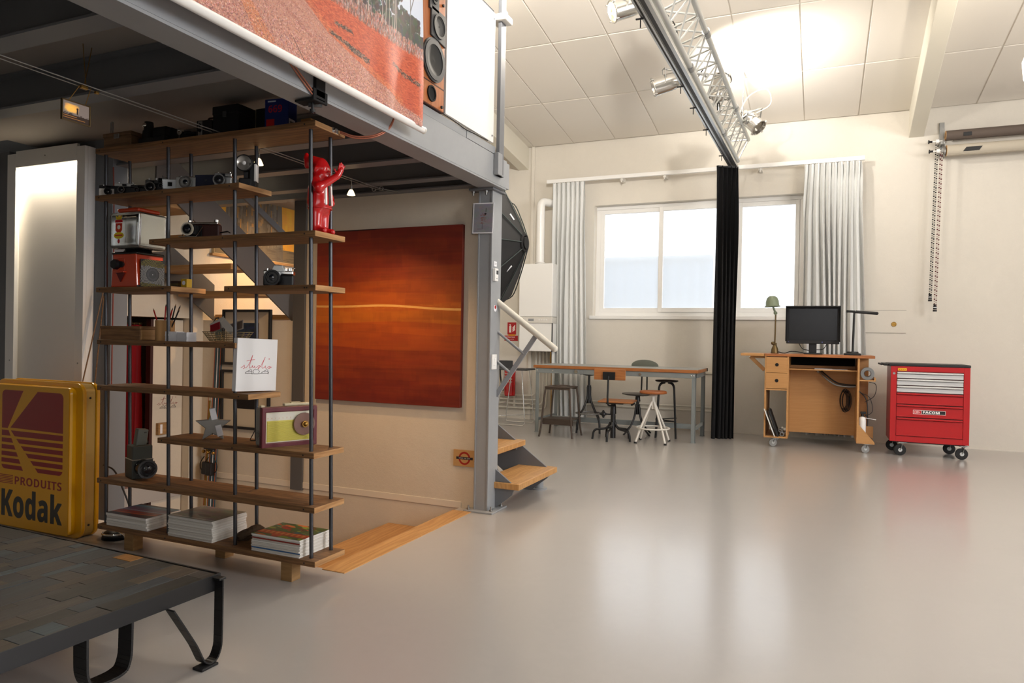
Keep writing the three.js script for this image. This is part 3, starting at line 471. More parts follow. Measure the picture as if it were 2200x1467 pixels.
{ // spiral card
  const t = thing('patterned_disc_card', 'square card with a dark disc and yellow black spiral pattern leaning on the gumball machine', 'card', [-3.262, Y(4), -2.69], 1.45);
  const c1 = obj(t, 'card', box(0.135, 0.15, 0.004, 0, 0.075, 0, 0.001), M.black);
  const p = obj(t, 'front_print', plane(0.134, 0.149, 0, 0.075, 0.0024), print(canvas(320, 356, (c, w, h) => {
    c.fillStyle = '#111'; c.fillRect(0, 0, w, h); const cx = w / 2, cy_ = h / 2 + 10;
    for (let r = 0; r < 9; r++) for (let i = 0; i < 40; i++) { const a = i / 40 * Math.PI * 2 + r * 0.11, R = 88 + r * 14; const x = cx + Math.cos(a) * R, y = cy_ + Math.sin(a) * R; c.strokeStyle = y < 90 || y > 300 ? '#b5a92a' : '#d9d9d6'; c.lineWidth = 4.5; c.beginPath(); c.moveTo(x, y); c.lineTo(cx + Math.cos(a + 0.13) * (R + 11), cy_ + Math.sin(a + 0.13) * (R + 11)); c.stroke(); }
    c.fillStyle = '#3a3b3f'; c.beginPath(); c.arc(cx, cy_, 82, 0, 7); c.fill(); c.strokeStyle = '#7d7d84'; c.lineWidth = 2; for (let i = 0; i < 36; i++) { const a = i / 36 * 6.283; c.beginPath(); c.moveTo(cx + Math.cos(a) * 50, cy_ + Math.sin(a) * 50); c.lineTo(cx + Math.cos(a) * 78, cy_ + Math.sin(a) * 78); c.stroke(); } c.fillStyle = '#ddd'; c.beginPath(); c.arc(cx, cy_, 6, 0, 7); c.fill();
  }), 0.35));
}
{ const t = thing('film_carton', 'small dark film carton between the patterned card and the yellow carton', 'carton', [-3.09, Y(4), -2.70]); obj(t, 'carton', box(0.05, 0.035, 0.04, 0, 0.0175, 0, 0.001), std(0x3b1f14, 0.5)); obj(t, 'band', bx(-0.0255, 0.0255, 0.01, 0.022, -0.0205, 0.0205, 0), std(0x5d4a20, 0.5)); }
{ const t = thing('film_carton', 'small yellow film carton with a round pale mark', 'carton', [-3.025, Y(4), -2.70]); obj(t, 'carton', box(0.04, 0.045, 0.035, 0, 0.0225, 0, 0.001), std(0xc9a018, 0.5)); obj(t, 'front_print', disc(0.011, 0.001, 0, 0.024, 0.018), M.card); }
// ---- fifth shelf
{ const t = thing('wooden_box', 'flat brown wooden box with a lid, beside the pencil cup', 'box', [-3.40, Y(6), -2.69]); body(t, 0.30, 0.058, 0.16, M.shelfWood, 0.002); obj(t, 'lid', box(0.304, 0.016, 0.164, 0, 0.066, 0, 0.002), M.shelfWood); obj(t, 'side_panel', bx(0.1505, 0.153, 0.004, 0.056, -0.075, 0.075, 0), M.pine); }
{ const t = thing('pencil_cup', 'plain brown cardboard cup holding red and black pencils', 'cup', [-3.122, Y(6), -2.655]); obj(t, 'cup_wall', lathe([[0.044, 0], [0.046, 0.002], [0.047, 0.105], [0.043, 0.105], [0.042, 0.004], [0, 0.004]], 32), M.kraft); obj(t, 'rim', tor(0.045, 0.0018, 0, 0.105, 0), M.kraft); }
{
  const pens = [[-0.03, 0.0, -0.34, 0.02, M.red, 'red pencil leaning furthest out of the cup towards the wooden box'], [0.006, 0.012, 0.08, 0.01, M.red, 'red pencil standing almost upright in the middle of the cup'], [0.012, -0.01, 0.2, -0.05, M.black, 'black pencil behind the upright red one in the cup'], [0.026, 0.014, 0.3, 0.03, M.red, 'red pencil with black end leaning over the card stacks'], [0.02, 0.0, 0.42, -0.04, M.black, 'black pen leaning low over the card stacks'], [0.0, -0.014, 0.3, -0.12, M.leather, 'dark brown pencil at the back of the cup']];
  pens.forEach(([x, z, lx, lz, m, label], i) => { const t = thing('pencil', label, 'pencil', [-3.122 + x * 0.5, Y(6) + 0.006, -2.655 + z]); const L = 0.165 + 0.008 * (i % 3); const b = V(lx * 1.25, 1, lz).normalize().multiplyScalar(L); obj(t, 'shaft', rod([0, 0, 0], [b.x, b.y, b.z], 0.0036, 6), m); const e = b.clone().multiplyScalar(1.07); obj(t, 'tip', rod([b.x, b.y, b.z], [e.x, e.y, e.z], 0.0034, 6, 0.0006), i % 2 ? M.black : M.pine); });
}
function cardStack(label, x, n, w, d, h, ry) { const t = thing('card_stack', label, 'cards', [x, Y(6), -2.64], ry); const g = []; for (let i = 0; i < n; i++) g.push(box(w, h / n * 0.9, d, rr(-0.0012, 0.0012), h / n * (i + 0.5), rr(-0.0012, 0.0012), 0)); obj(t, 'cards', g, M.card).userData.kind = 'stuff'; obj(t, 'top_card', box(w, 0.0012, d, 0, h + 0.0004, 0, 0), M.card); return t; }
cardStack('stack of white cards, the greyer of two beside the pencil cup', -3.035, 24, 0.075, 0.05, 0.048, 0.05); cardStack('stack of bright white cards, the one farther from the pencil cup', -2.952, 24, 0.08, 0.055, 0.045, -0.12);
{
  const t = thing('wire_basket', 'small oval wire basket full of cards and photos', 'basket', [-2.725, Y(6), -2.69]); const g = [];
  for (let k = 0; k < 6; k++) { const q = new THREE.TorusGeometry(0.075 + k * 0.006, 0.0022, 6, 40); q.rotateX(Math.PI / 2); q.scale(1.35, 1, 0.85); q.translate(0, 0.006 + k * 0.009, 0); g.push(clean(q)); }
  for (let i = 0; i < 18; i++) { const a = i / 18 * 6.283; g.push(rod([Math.cos(a) * 0.1, 0.004, Math.sin(a) * 0.064], [Math.cos(a) * 0.142, 0.052, Math.sin(a) * 0.09], 0.0016, 6)); }
  obj(t, 'wire_body', g, std(0x8a7a58, 0.5, 0.4)); obj(t, 'wire_handle', pipe([[-0.12, 0.05, 0], [-0.09, 0.12, 0], [-0.055, 0.125, 0], [-0.03, 0.06, 0]], 0.0022, 0.03), M.darkGrey);
}
const loose = [[-2.775, 0.085, 0.02, 0.5, 0xb9b4ac, 'grey postcard standing at the back of the wire basket', 0.09, 0.06], [-2.765, 0.075, 0.045, 0.35, 0x9c1022, 'red postcard in the wire basket', 0.06, 0.04], [-2.70, 0.08, 0.03, -0.6, 0xcfcabf, 'pale photo leaning steeply across the wire basket', 0.11, 0.035], [-2.645, 0.08, 0.025, 0.28, 0xa89a8c, 'brownish photo print sticking out of the wire basket end', 0.085, 0.05]];
loose.forEach(([x, y, z, rz, c, label, w, h], i) => { const t = thing('postcard', label, 'postcard', [x, Y(6) + y, -2.69 + z]); const m = obj(t, 'sheet', box(w, h, 0.001, 0, 0, 0, 0), std(c, 0.5)); t.rotation.z = rz; t.rotation.x = -0.3; const q = obj(t, 'front_print', plane(w * 0.86, h * 0.8, 0, 0, 0.0008), std(i === 3 ? 0x6a5a4e : i === 1 ? 0x86081a : 0xc6c1b8, 0.5)); });
// ---- studio canvas
function drawStudio(c, x, y, s, red, blk) {
  c.save(); c.translate(x, y); c.scale(s, s); c.lineCap = c.lineJoin = 'round'; c.strokeStyle = red; c.lineWidth = 4;
  const path = (a) => { c.beginPath(); c.moveTo(a[0], a[1]); for (let i = 2; i + 5 < a.length + 0; i += 6) c.bezierCurveTo(a[i], a[i + 1], a[i + 2], a[i + 3], a[i + 4], a[i + 5]); c.stroke(); };
  path([-170, 62, -150, 60, -140, 50, -138, 40, -132, 60, -128, 72, -146, 74]);            // s
  path([-128, 68, -90, 60, -70, -10, -52, -50, -60, -10, -96, 60, -78, 70]); path([-112, 4, -80, -6, -50, -8, -28, -10]); // t
  path([-78, 70, -60, 68, -52, 50, -48, 44, -52, 66, -40, 74, -26, 48, -30, 70, -22, 74, -10, 66]); // u
  path([-10, 66, 30, 30, 34, 42, 14, 66, 0, 80, 20, 76, 36, 50]); path([36, 56, 60, 10, 78, -20, 84, -34, 66, 10, 40, 60, 58, 70]); // d
  path([58, 70, 76, 68, 88, 54, 92, 46, 84, 66, 96, 78, 110, 66]); c.beginPath(); c.arc(128, -18, 3, 0, 7); c.stroke();  // i
  path([110, 66, 130, 44, 158, 52, 140, 70, 120, 82, 118, 60, 160, 58]);                    // o
  c.strokeStyle = blk; c.lineWidth = 4.4; c.lineJoin = 'miter';
  const four = (o) => { c.beginPath(); c.moveTo(o + 4, 118); c.lineTo(o - 66, 116); c.lineTo(o - 62, 108); c.lineTo(o - 12, 84); c.lineTo(o + 2, 86); c.lineTo(o + 6, 124); c.moveTo(o - 36, 104); c.lineTo(o + 2, 102); c.stroke(); };
  four(-58); four(116); c.beginPath(); c.moveTo(-44, 100); c.lineTo(-32, 84); c.lineTo(16, 84); c.lineTo(28, 100); c.lineTo(14, 122); c.lineTo(-30, 122); c.closePath(); c.stroke(); c.beginPath(); c.moveTo(-52, 120); c.lineTo(-40, 122); c.moveTo(24, 122); c.lineTo(46, 116); c.moveTo(122, 124); c.lineTo(130, 104); c.stroke();
  c.restore();
}
{
  const t = thing('printed_canvas', 'white block canvas with red handwriting and black outlined digits', 'canvas', [-2.558, Y(7) + 0.004, -2.70]);
  t.rotation.order = 'YXZ'; t.rotation.set(0, 1.38, -0.03); obj(t, 'canvas', box(0.23, 0.258, 0.03, 0, 0.131, 0, 0.003), std(0xe9e9ea, 0.75));
  obj(t, 'front_print', plane(0.229, 0.257, 0, 0.131, 0.0154), print(canvas(690, 776, (c, w, h) => { c.fillStyle = '#ebebec'; c.fillRect(0, 0, w, h); drawStudio(c, w / 2, h * 0.42, 1.6, '#c0142c', '#1c1c1e'); }), 0.75));
}
// ---- seventh shelf: star, radio, wire stand
{
  const t = thing('star_ornament', 'grey tin star ornament standing on one of the lower shelves', 'ornament', [-2.812, Y(8), -2.69], 0.7); const s = [];
  for (let i = 0; i < 10; i++) { const a = Math.PI / 2 + i * Math.PI / 5, r = i % 2 ? 0.034 : 0.082; s.push([Math.cos(a) * r, Math.sin(a) * r + 0.067]); }
  const g = ext(s, 0.024, 0.004); g.translate(0, 0, -0.012); obj(t, 'star', g, std(0x8e8b86, 0.45, 0.5)); obj(t, 'clip', [bx(-0.005, 0.005, 0.12, 0.15, 0.012, 0.018), bx(0.035, 0.045, 0.045, 0.06, 0.012, 0.018)], M.zinc);
}
for (const [x, y, rz, label] of [[-2.795, 0.128, 0.2, 'white tag clipped to the upper point of the tin star'], [-2.772, 0.045, 0.25, 'white tag clipped to the lower arm of the tin star']]) { const t = thing('paper_tag', label, 'tag', [x, Y(8) + y, y > 0.1 ? -2.672 : -2.69]); t.rotation.order = 'YXZ'; t.rotation.set(0, 0.7, rz); obj(t, 'card', box(0.028, 0.058, 0.004, 0, 0, 0, 0.001), M.card); obj(t, 'edge', box(0.029, 0.004, 0.005, 0, 0.029, 0, 0.001), M.zinc); }
{
  const t = thing('portable_radio', 'vintage portable radio with cream front, yellow grille and maroon case', 'radio', [-2.372, Y(8), -2.722], 1.13), w = 0.27, h = 0.185, d = 0.1;
  obj(t, 'case', box(w, h, d - 0.02, 0, h / 2, -0.012, 0.014), std(0x8d8880, 0.5)); obj(t, 'maroon_shell', ext([[-w / 2, 0], [w / 2, 0], [w / 2, h], [-w / 2, h]], 0.022, 0.004, [[[-w / 2 + 0.013, 0.016], [-w / 2 + 0.013, h - 0.016], [w / 2 - 0.013, h - 0.016], [w / 2 - 0.013, 0.016]]]).translate(0, 0, 0.018), M.maroon);
  obj(t, 'front_panel', box(w - 0.024, h - 0.03, 0.02, 0, h / 2, 0.026, 0.002), std(0xd8d3bd, 0.4));
  const gr = []; for (let k = 0; k < 17; k++) gr.push(bx(-w / 2 + 0.024, w / 2 - 0.022, 0.026 + k * 0.0056, 0.0298 + k * 0.0056, 0.034, 0.039, 0.001)); obj(t, 'grille', [bx(-w / 2 + 0.022, w / 2 - 0.02, 0.024, 0.124, 0.034, 0.0365, 0.001), ...gr], std(0xc9bd4e, 0.45)); 
  obj(t, 'scale', plane(0.14, 0.03, -0.045, 0.143, 0.0363), print(canvas(360, 60, (c) => { c.fillStyle = '#d6d2c4'; c.fillRect(0, 0, 360, 60); c.fillStyle = '#b8562a'; c.font = '20px sans-serif'; 'PHILIPS'.split('').forEach((q, i) => c.fillText(q, 14 + i * 48, 52)); }), 0.4));
  const dl = obj(t, 'tuning_dial', [disc(0.052, 0.012, 0.07, 0.102, 0.043), ring(0.054, 0.047, 0.008, 0.07, 0.102, 0.046)], std(0x7d5a4e, 0.35)); obj(dl, 'dial_knob', [disc(0.016, 0.016, 0.07, 0.102, 0.054), sph(0.012, 0.07, 0.102, 0.062)], M.brass);
  obj(t, 'side_jack', [ring(0.022, 0.016, 0.004, -w / 2, 0.055, -0.012, 'x'), disc(0.012, 0.006, -w / 2, 0.055, -0.012, 'x')], M.zinc);
  obj(t, 'handle', [box(0.13, 0.014, 0.03, 0.05, h + 0.01, -0.005, 0.005), box(0.02, 0.012, 0.026, -0.12, h + 0.006, -0.005, 0.004), bx(0.02, 0.07, h + 0.016, h + 0.022, -0.015, 0.005)], std(0xc9bd9c, 0.4));
}
solo('wire_picture_stand', 'thin bent black wire stand behind the portable radio', 'stand', pipe([[-2.55, Y(8) + 0.125, -2.75], [-2.60, Y(8) + 0.004, -2.72], [-2.53, Y(8) + 0.004, -2.74], [-2.50, Y(8) + 0.004, -2.78]], 0.0022, 0.006), M.black);
// ---- eighth shelf: movie style medium format camera
{
  const t = thing('medium_format_camera', 'heavy dark medium format camera with tilted prism finder and black lens', 'camera', [-3.33, Y(9), -2.69], 1.2), gy = std(0x3c403c, 0.5);
  obj(t, 'body', [box(0.105, 0.1, 0.12, 0, 0.05, -0.02, 0.006), box(0.1, 0.08, 0.1, 0, 0.135, -0.015, 0.006)], gy); obj(t, 'trim', [bx(-0.053, 0.053, 0.098, 0.104, -0.08, 0.041)], M.zinc);
  const f = box(0.055, 0.1, 0.05, 0, 0.05, 0, 0.006); f.rotateZ(-0.12); f.translate(0.0, 0.16, -0.02); obj(t, 'finder', f, std(0x5d615b, 0.5)); obj(t, 'eyecup', [disc(0.015, 0.02, 0.03, 0.185, -0.02, 'x'), bx(0.012, 0.03, 0.235, 0.246, -0.035, 0.005)], M.black);
  const l = lens(t, 0.044, 0.07, 0.0, 0.06, 0.04, M.darkGrey); obj(t, 'crank', [disc(0.016, 0.015, 0.055, 0.05, -0.02, 'x'), rod([0.06, 0.05, -0.02], [0.07, 0.08, 0.0], 0.004)], M.chrome); obj(t, 'lens_marks', [0, 1, 2].map(k => sph(0.004, -0.035, 0.045 + k * 0.018, 0.056)), M.whiteGloss); obj(t, 'badge', bx(-0.03, 0.0, 0.022, 0.03, 0.0395, 0.041), M.zinc);
}
// ---- bottom shelf: magazines (one thing each), driftwood
const ORD = ['top', 'second', 'third', 'fourth', 'fifth', 'sixth', 'seventh', 'eighth', 'ninth', 'tenth', 'eleventh', 'twelfth', 'thirteenth', 'fourteenth', 'fifteenth', 'sixteenth', 'seventeenth', 'eighteenth'];
const spineMats = [0xdcd7cf, 0xd3cec6, 0xe2ded7, 0xcac4bb, 0x8c2418, 0x2d5a8c].map(c => std(c, 0.7));
function coverArt(kind) {
  return canvas(360, 480, (c, w, h) => {
    if (kind === 0) { c.fillStyle = '#23262f'; c.fillRect(0, 0, w, h); const cols = ['#1f6f92', '#2b4a6e', '#5a3f6e', '#8f8fa6', '#a31f1c', '#c25a2c', '#20140f']; cols.forEach((q, i) => { c.fillStyle = q; c.beginPath(); c.moveTo(0, 60 + i * 60); c.bezierCurveTo(120, 20 + i * 62, 240, 90 + i * 55, 360, 10 + i * 60); c.lineTo(360, 50 + i * 60); c.bezierCurveTo(240, 130 + i * 55, 120, 70 + i * 62, 0, 110 + i * 60); c.fill(); }); }
    if (kind === 1) { c.fillStyle = '#7b776f'; c.fillRect(0, 0, w, h); for (let i = 0; i < 60; i++) { c.fillStyle = `rgba(${60 + rnd() * 90},${58 + rnd() * 85},${52 + rnd() * 80},0.35)`; c.beginPath(); c.ellipse(rnd() * w, rnd() * h, 20 + rnd() * 70, 10 + rnd() * 40, rnd() * 3, 0, 7); c.fill(); } c.fillStyle = '#2e2a27'; c.beginPath(); c.ellipse(210, 330, 60, 34, 0.4, 0, 7); c.fill(); c.fillStyle = '#c9c6bf'; c.fillRect(0, 440, w, 14); }
    if (kind === 2) { c.fillStyle = '#3f5c2c'; c.fillRect(0, 0, w, h); const cols = ['#6b2418', '#7d8a2a', '#20401c', '#9aa33a', '#2d6a6a', '#c2401c', '#d06a30', '#a81c1a']; for (let i = 0; i < 70; i++) { c.fillStyle = cols[Math.floor(rnd() * cols.length)]; c.beginPath(); c.ellipse(rnd() * w, rnd() * h, 12 + rnd() * 40, 6 + rnd() * 22, 0.5, 0, 7); c.fill(); } c.fillStyle = '#c23a1c'; c.fillRect(0, 300, w, 110); c.fillStyle = '#e08a48'; for (let i = 0; i < 9; i++) c.fillRect(10 + i * 38, 320, 20, 60); }
  });
}
function pile(nameOf, group, x, z, w, d, n, th, kind, tint) {
  let y = Y(10) + 0.0004; const g = box(w, th * 0.94, d, 0, th / 2, 0, 0.0012), sg = bx(-w / 2 - 0.0006, -w / 2 + 0.004, th * 0.04, th * 0.97, -d / 2, d / 2, 0.0008), fg = bx(-w / 2 + 0.002, w / 2 - 0.002, th * 0.12, th * 0.9, d / 2 - 0.002, d / 2 + 0.0008, 0);
  for (let i = 0; i < n; i++) {
    const k = n - 1 - i, t = thing('magazine', nameOf(k, n), 'magazine', [x + rr(-0.003, 0.003), y, z + rr(-0.003, 0.003)], rr(-0.012, 0.012), group);
    obj(t, 'pages', g, i % 2 ? M.pageEdge : M.paper); obj(t, 'spine', fg, spineMats[tint(i, n)]);
    if (k === 0) obj(t, 'cover', plane(w, d, 0, th * 0.97 + 0.0012, 0, 0, -Math.PI / 2), print(coverArt(kind), 0.3));
    y += th;
  }
}
pile((k, n) => k === 0 ? 'magazine with a blue and red abstract cover on top of the low pile' : k === n - 1 ? 'bottom magazine of the low pile near the yellow sign' : ORD[k] + ' magazine from the top of the low pile near the yellow sign', 'magazines in the low pile', -3.302, -2.695, 0.30, 0.215, 5, 0.0132, 0, (i) => i % 4);
pile((k, n) => k === 0 ? 'magazine with a grey cover on top of the tallest pile' : k === n - 1 ? 'bottom magazine of the tallest pile' : ORD[k] + ' magazine from the top of the tallest pile', 'magazines in the tallest pile', -2.851, -2.70, 0.30, 0.225, 16, 0.0065, 1, (i) => (i * 7) % 4);
pile((k, n) => k === 0 ? 'magazine with a red and green flower cover on top of the end pile' : k === n - 1 ? 'bottom magazine of the end pile at the shelf corner' : ORD[k] + ' magazine from the top of the end pile at the shelf corner', 'magazines in the end pile', -2.31, -2.695, 0.287, 0.215, 11, 0.0075, 2, (i) => i === 2 ? 5 : i === 8 ? 4 : (i * 5) % 4);
{ const g = new THREE.IcosahedronGeometry(0.055, 3), p = g.attributes.position; for (let i = 0; i < p.count; i++) { const v = V(p.getX(i), p.getY(i), p.getZ(i)), n = 1 + 0.5 * (vnoise(v.x * 40 + 9, v.y * 40 + v.z * 31 + 9, 64, 64) - 0.5); p.setXYZ(i, v.x * 1.5 * n, v.y * 0.52 * n + 0.006 * Math.sin(v.x * 60), v.z * 0.9 * n); } g.computeVertexNormals(); g.rotateZ(0.3); g.translate(-2.575, Y(10) + 0.036, -2.70); solo('stone', 'rough brown stone between the tallest pile and the end pile', 'stone', clean(g), std(0x5a4632, 0.9)); }
// ---------------------------------------------------------------- things round the shelf
{ // illuminated sign box standing on the floor
  const t = thing('sign_box', 'large yellow plastic light box sign with red emblem and black lettering, standing on the floor', 'sign', [-4.075, 0, -2.66]);
  const w = 0.735, h = 0.845, rr2 = 0.05, sh = (W, H, r) => { const a = []; for (const [cx, cy_, s] of [[W / 2 - r, H / 2 - r, 0], [-W / 2 + r, H / 2 - r, 1], [-W / 2 + r, -H / 2 + r, 2], [W / 2 - r, -H / 2 + r, 3]]) for (let i = 0; i <= 6; i++) { const q = (s + i / 6) * Math.PI / 2; a.push([cx + Math.cos(q) * r, cy_ + Math.sin(q) * r]); } return a; };
  const mid = ext(sh(w, h, rr2), 0.06, 0.002); mid.translate(0, h / 2 + 0.004, -0.04); obj(t, 'metal_band', mid, std(0xb99a55, 0.4, 0.35));
  const front = ext(sh(w + 0.012, h + 0.004, 0.055), 0.012, 0.005); front.translate(0, h / 2 + 0.006, 0.02); obj(t, 'front_rim', front, M.yellowDeep);
  const face = ext(sh(w - 0.1, h - 0.06, 0.02), 0.02, 0.016); face.translate(-0.01, h / 2 + 0.002, 0.038); obj(t, 'front_shell', face, M.yellowDeep);
  const back = ext(sh(w + 0.012, h + 0.004, 0.055), 0.012, 0.005); back.translate(0, h / 2 + 0.006, -0.06); obj(t, 'rear_rim', back, M.yellowDeep);
  obj(t, 'screw', [disc(0.006, 0.004, w / 2 + 0.002, h - 0.07, -0.01, 'x'), disc(0.006, 0.004, w / 2 + 0.002, 0.07, -0.01, 'x')], M.black);
  const W = 900, H = 1160, fw = w - 0.072, fh = h - 0.03;
  obj(t, 'front_print', plane(fw - 0.006, fh - 0.006, -0.01, h / 2 + 0.002, 0.0746), print(canvas(W, H, (c) => {
    c.fillStyle = '#dd9f10'; c.fillRect(0, 0, W, H); const R = '#8e1418', x0 = 104, y0 = 42, lw = 730, lh = 652, X = (u) => x0 + u * lw, Yv = (v) => y0 + v * lh;
    c.fillStyle = R; c.beginPath(); c.roundRect(x0, y0, lw, lh, 44); c.fill(); c.fillStyle = '#dd9f10';
    c.beginPath(); c.moveTo(X(0.36), Yv(-0.01)); c.lineTo(X(0.60), Yv(-0.01)); c.lineTo(X(0.145), Yv(0.475)); c.lineTo(X(1.01), Yv(0.485)); c.lineTo(X(1.01), Yv(0.51)); c.lineTo(X(-0.01), Yv(0.51)); c.lineTo(X(-0.01), Yv(0.485)); c.lineTo(X(0.10), Yv(0.485)); c.closePath(); c.fill();
    c.beginPath(); c.moveTo(X(0.10), Yv(0.48)); c.lineTo(X(0.145), Yv(0.5)); c.lineTo(X(0.62), Yv(1.01)); c.lineTo(X(0.37), Yv(1.01)); c.closePath(); c.fill();
    for (let i = 1; i < 6; i++) c.fillRect(x0 - 2, Yv(0.495 + i * 0.0845), lw + 4, lh * 0.03);
    c.fillStyle = R; const fit = (txt, x, y, ww, font, color) => { c.font = font; c.fillStyle = color; const m = c.measureText(txt).width; c.save(); c.translate(x, y); c.scale(ww / m, 1); c.fillText(txt, 0, 0); c.restore(); };
    fit('PRODUITS', 262, 812, 570, 'bold 92px sans-serif', R); for (let i = 0; i < 6; i++) c.fillRect(0, 742 + i * 13, 250, 6);
    c.strokeStyle = '#16130c'; c.lineJoin = 'round'; c.lineWidth = 10; fit('Kodak', 92, 1078, 738, 'bold 296px sans-serif', '#16130c');
    c.save(); c.font = 'bold 296px sans-serif'; const m = c.measureText('Kodak').width; c.translate(92, 1078); c.scale(738 / m, 1); c.strokeText('Kodak', 0, 0); c.restore();
  }), 0.28));
}
{ // low table of reclaimed pallet on bent steel straps
  const t = thing('coffee_table', 'low steel framed table with a patchwork top of dark wooden blocks', 'table', [-1.932, 0, -1.885], -0.035);
  const L = 1.55, D = 1.05, H0 = 0.3, hs = 0.055; // local: x from -L to 0, z from 0 to D
  obj(t, 'frame', [bx(-L + 0.004, -0.004, H0 - hs, H0 + 0.002, -0.004, 0.004, 0.001), bx(-L + 0.004, -0.004, H0 - hs, H0 + 0.002, D - 0.004, D + 0.004, 0.001), bx(-0.004, 0.004, H0 - hs, H0 + 0.002, -0.004, D + 0.004, 0.001), bx(-L - 0.004, -L + 0.004, H0 - hs, H0 + 0.002, -0.004, D + 0.004, 0.001)], M.rawSteel);
  obj(t, 'sub_top', bx(-L + 0.01, -0.01, H0 - 0.05, H0 - 0.02, 0.01, D - 0.01, 0), M.darkBoard);
  const tones = [0x403e40, 0x4a4542, 0x36342f, 0x554d46, 0x40484f, 0x4c5e68, 0x5a4d40, 0x625442, 0x76603e, 0xc8842c, 0xa87030, 0x443c34].map(c => std(0xffffff, 0.5, 0, { map: wood(c, ((c >> 1) & 0x7f7f7f), 0.55) }));
  const pick = () => { const r = rnd(); return r < 0.5 ? Math.floor(rnd() * 5) : r < 0.78 ? 5 + Math.floor(rnd() * 3) : r < 0.9 ? 11 : r < 0.92 ? 8 : 9 + Math.floor(rnd() * 2); };
  // rows across z, blocks of uneven length; blocks run along z like the boards of a pallet
  let x = -0.006; while (x > -L + 0.02) { const w = [0.04, 0.05, 0.065, 0.08, 0.1, 0.12][Math.floor(rnd() * 6)], ww = Math.min(w, x + L - 0.006); let z = 0.006;
    while (z < D - 0.01) { const q = rnd(), l = Math.min(q < 0.3 ? rr(0.04, 0.08) : q < 0.7 ? rr(0.08, 0.17) : rr(0.17, 0.34), D - 0.006 - z); let k = pick(); if (l > 0.11 && k >= 9 && k < 11) k = 3; if (l > 0.075 && k >= 9 && k < 11) k = 6; const hgt = rr(-0.0012, 0.0012); obj(t, 'wooden_block', bx(x - ww + 0.0006, x - 0.0006, H0 - 0.02, H0 + hgt, z + 0.0006, z + l - 0.0006, 0.0012, true), tones[k]); z += l; }
    x -= ww; }
  const strap = (pts, w, th) => { // flat strap swept in the z-y plane, width along x
    const g = pts.map((p, i) => i ? bar([0, pts[i - 1][1], pts[i - 1][0]], [0, p[1], p[0]], w, th, 0.001) : null).filter(Boolean); return g; };
  const curve = (arr) => new THREE.CatmullRomCurve3(arr.map(p => V(0, p[1], p[0])), false, 'catmullrom', 0.3).getPoints(26).map(v => [v.z, v.y]);
  const legPts = [[0.012, H0 - 0.008], [0.012, 0.16], [0.014, 0.06], [0.03, 0.022], [0.055, 0.012], [0.085, 0.03], [0.12, 0.1], [0.21, H0 - hs]];
  for (const [lx, lz, s] of [[0.0, 0.004, 1], [-L, 0.004, 1], [0, D - 0.004, -1], [-L, D - 0.004, -1]]) { const g = strap(curve(legPts), 0.04, 0.006); const m = merge(g); if (s < 0) m.rotateY(Math.PI); m.translate(lx + (lx === 0 ? 0.018 : -0.018), 0, lz); const lg = obj(t, 'leg', m, M.rawSteel); const hk = bx(-0.03, 0.022, H0 - 0.012, H0 - 0.004, 0, 0.03); if (s < 0) hk.rotateY(Math.PI); hk.translate(lx + (lx === 0 ? 0.018 : -0.018), 0, lz); obj(lg, 'weld_tab', hk, M.rawSteel); const ft = bx(-0.024, 0.024, 0, 0.009, 0.03, 0.1); if (s < 0) ft.rotateY(Math.PI); ft.translate(lx + (lx === 0 ? 0.018 : -0.018), 0, lz); obj(lg, 'foot_pad', ft, M.rubber); }
  const loop = [[0.33, H0 - hs], [0.332, 0.14], [0.345, 0.1], [0.375, 0.09], [0.43, 0.09], [0.46, 0.1], [0.473, 0.14], [0.475, H0 - hs]];
  const lg = merge(strap(curve(loop), 0.062, 0.008)); lg.translate(-0.035, 0, 0); obj(t, 'fork_strap', lg, M.rawSteel);
}
{ // white framed panel with recessed lit board
  const t = thing('light_niche', 'tall white framed panel with a recessed board lit from its top edge', 'panel', [0, 0, -2.95]);
  const x0 = -4.815, x1 = -4.075, yt = 2.285, z1 = 0.07;
  const zf = 0.05; obj(t, 'frame', [bx(x0, x0 + 0.085, 0, yt - 0.015, zf, z1), bx(x1 - 0.075, x1, 0, yt - 0.02, zf, z1), bx(x0 + 0.085, x1 - 0.075, yt - 0.105, yt, zf, z1), bx(x0 + 0.085, x1 - 0.075, 0, 0.1, zf, z1), bx(x0, x0 + 0.02, 0, yt - 0.015, 0, zf), bx(x1 - 0.02, x1, 0, yt - 0.02, 0, zf), bx(x0 + 0.02, x1 - 0.02, yt - 0.03, yt - 0.02, 0, zf)], M.white);
  obj(t, 'back_board', bx(x0 + 0.02, x1 - 0.02, 0.05, yt - 0.04, -0.003, 0.003, 0), std(0xe6e3df, 0.75));
  obj(t, 'unseen_light_strip', bx(x0 + 0.1, x1 - 0.09, yt - 0.075, yt - 0.068, 0.01, 0.04, 0.001), glow(0xfff0d4, 3));  // strip out of sight behind the lip, placed to light the board
  area([(x0 + x1) / 2, yt - 0.078, -2.95 + 0.025], [(x0 + x1) / 2, 0.9, -2.95 - 0.02], 0.54, 0.03, 0xffeed2, LIGHT.strip);
  obj(t, 'screw', [disc(0.005, 0.003, x0 + 0.05, 0.95, z1), disc(0.005, 0.003, x1 - 0.04, 0.95, z1), disc(0.005, 0.003, x0 + 0.37, yt - 0.05, z1)], M.zinc);
}
solo('white_board', 'narrow white board at the far edge beside the grey column', 'board', [bx(-5.6, -4.955, 0, 2.18, -2.9, -2.88, 0.002), bx(-5.6, -5.55, 0, 2.18, -2.94, -2.9, 0.002)], M.white);
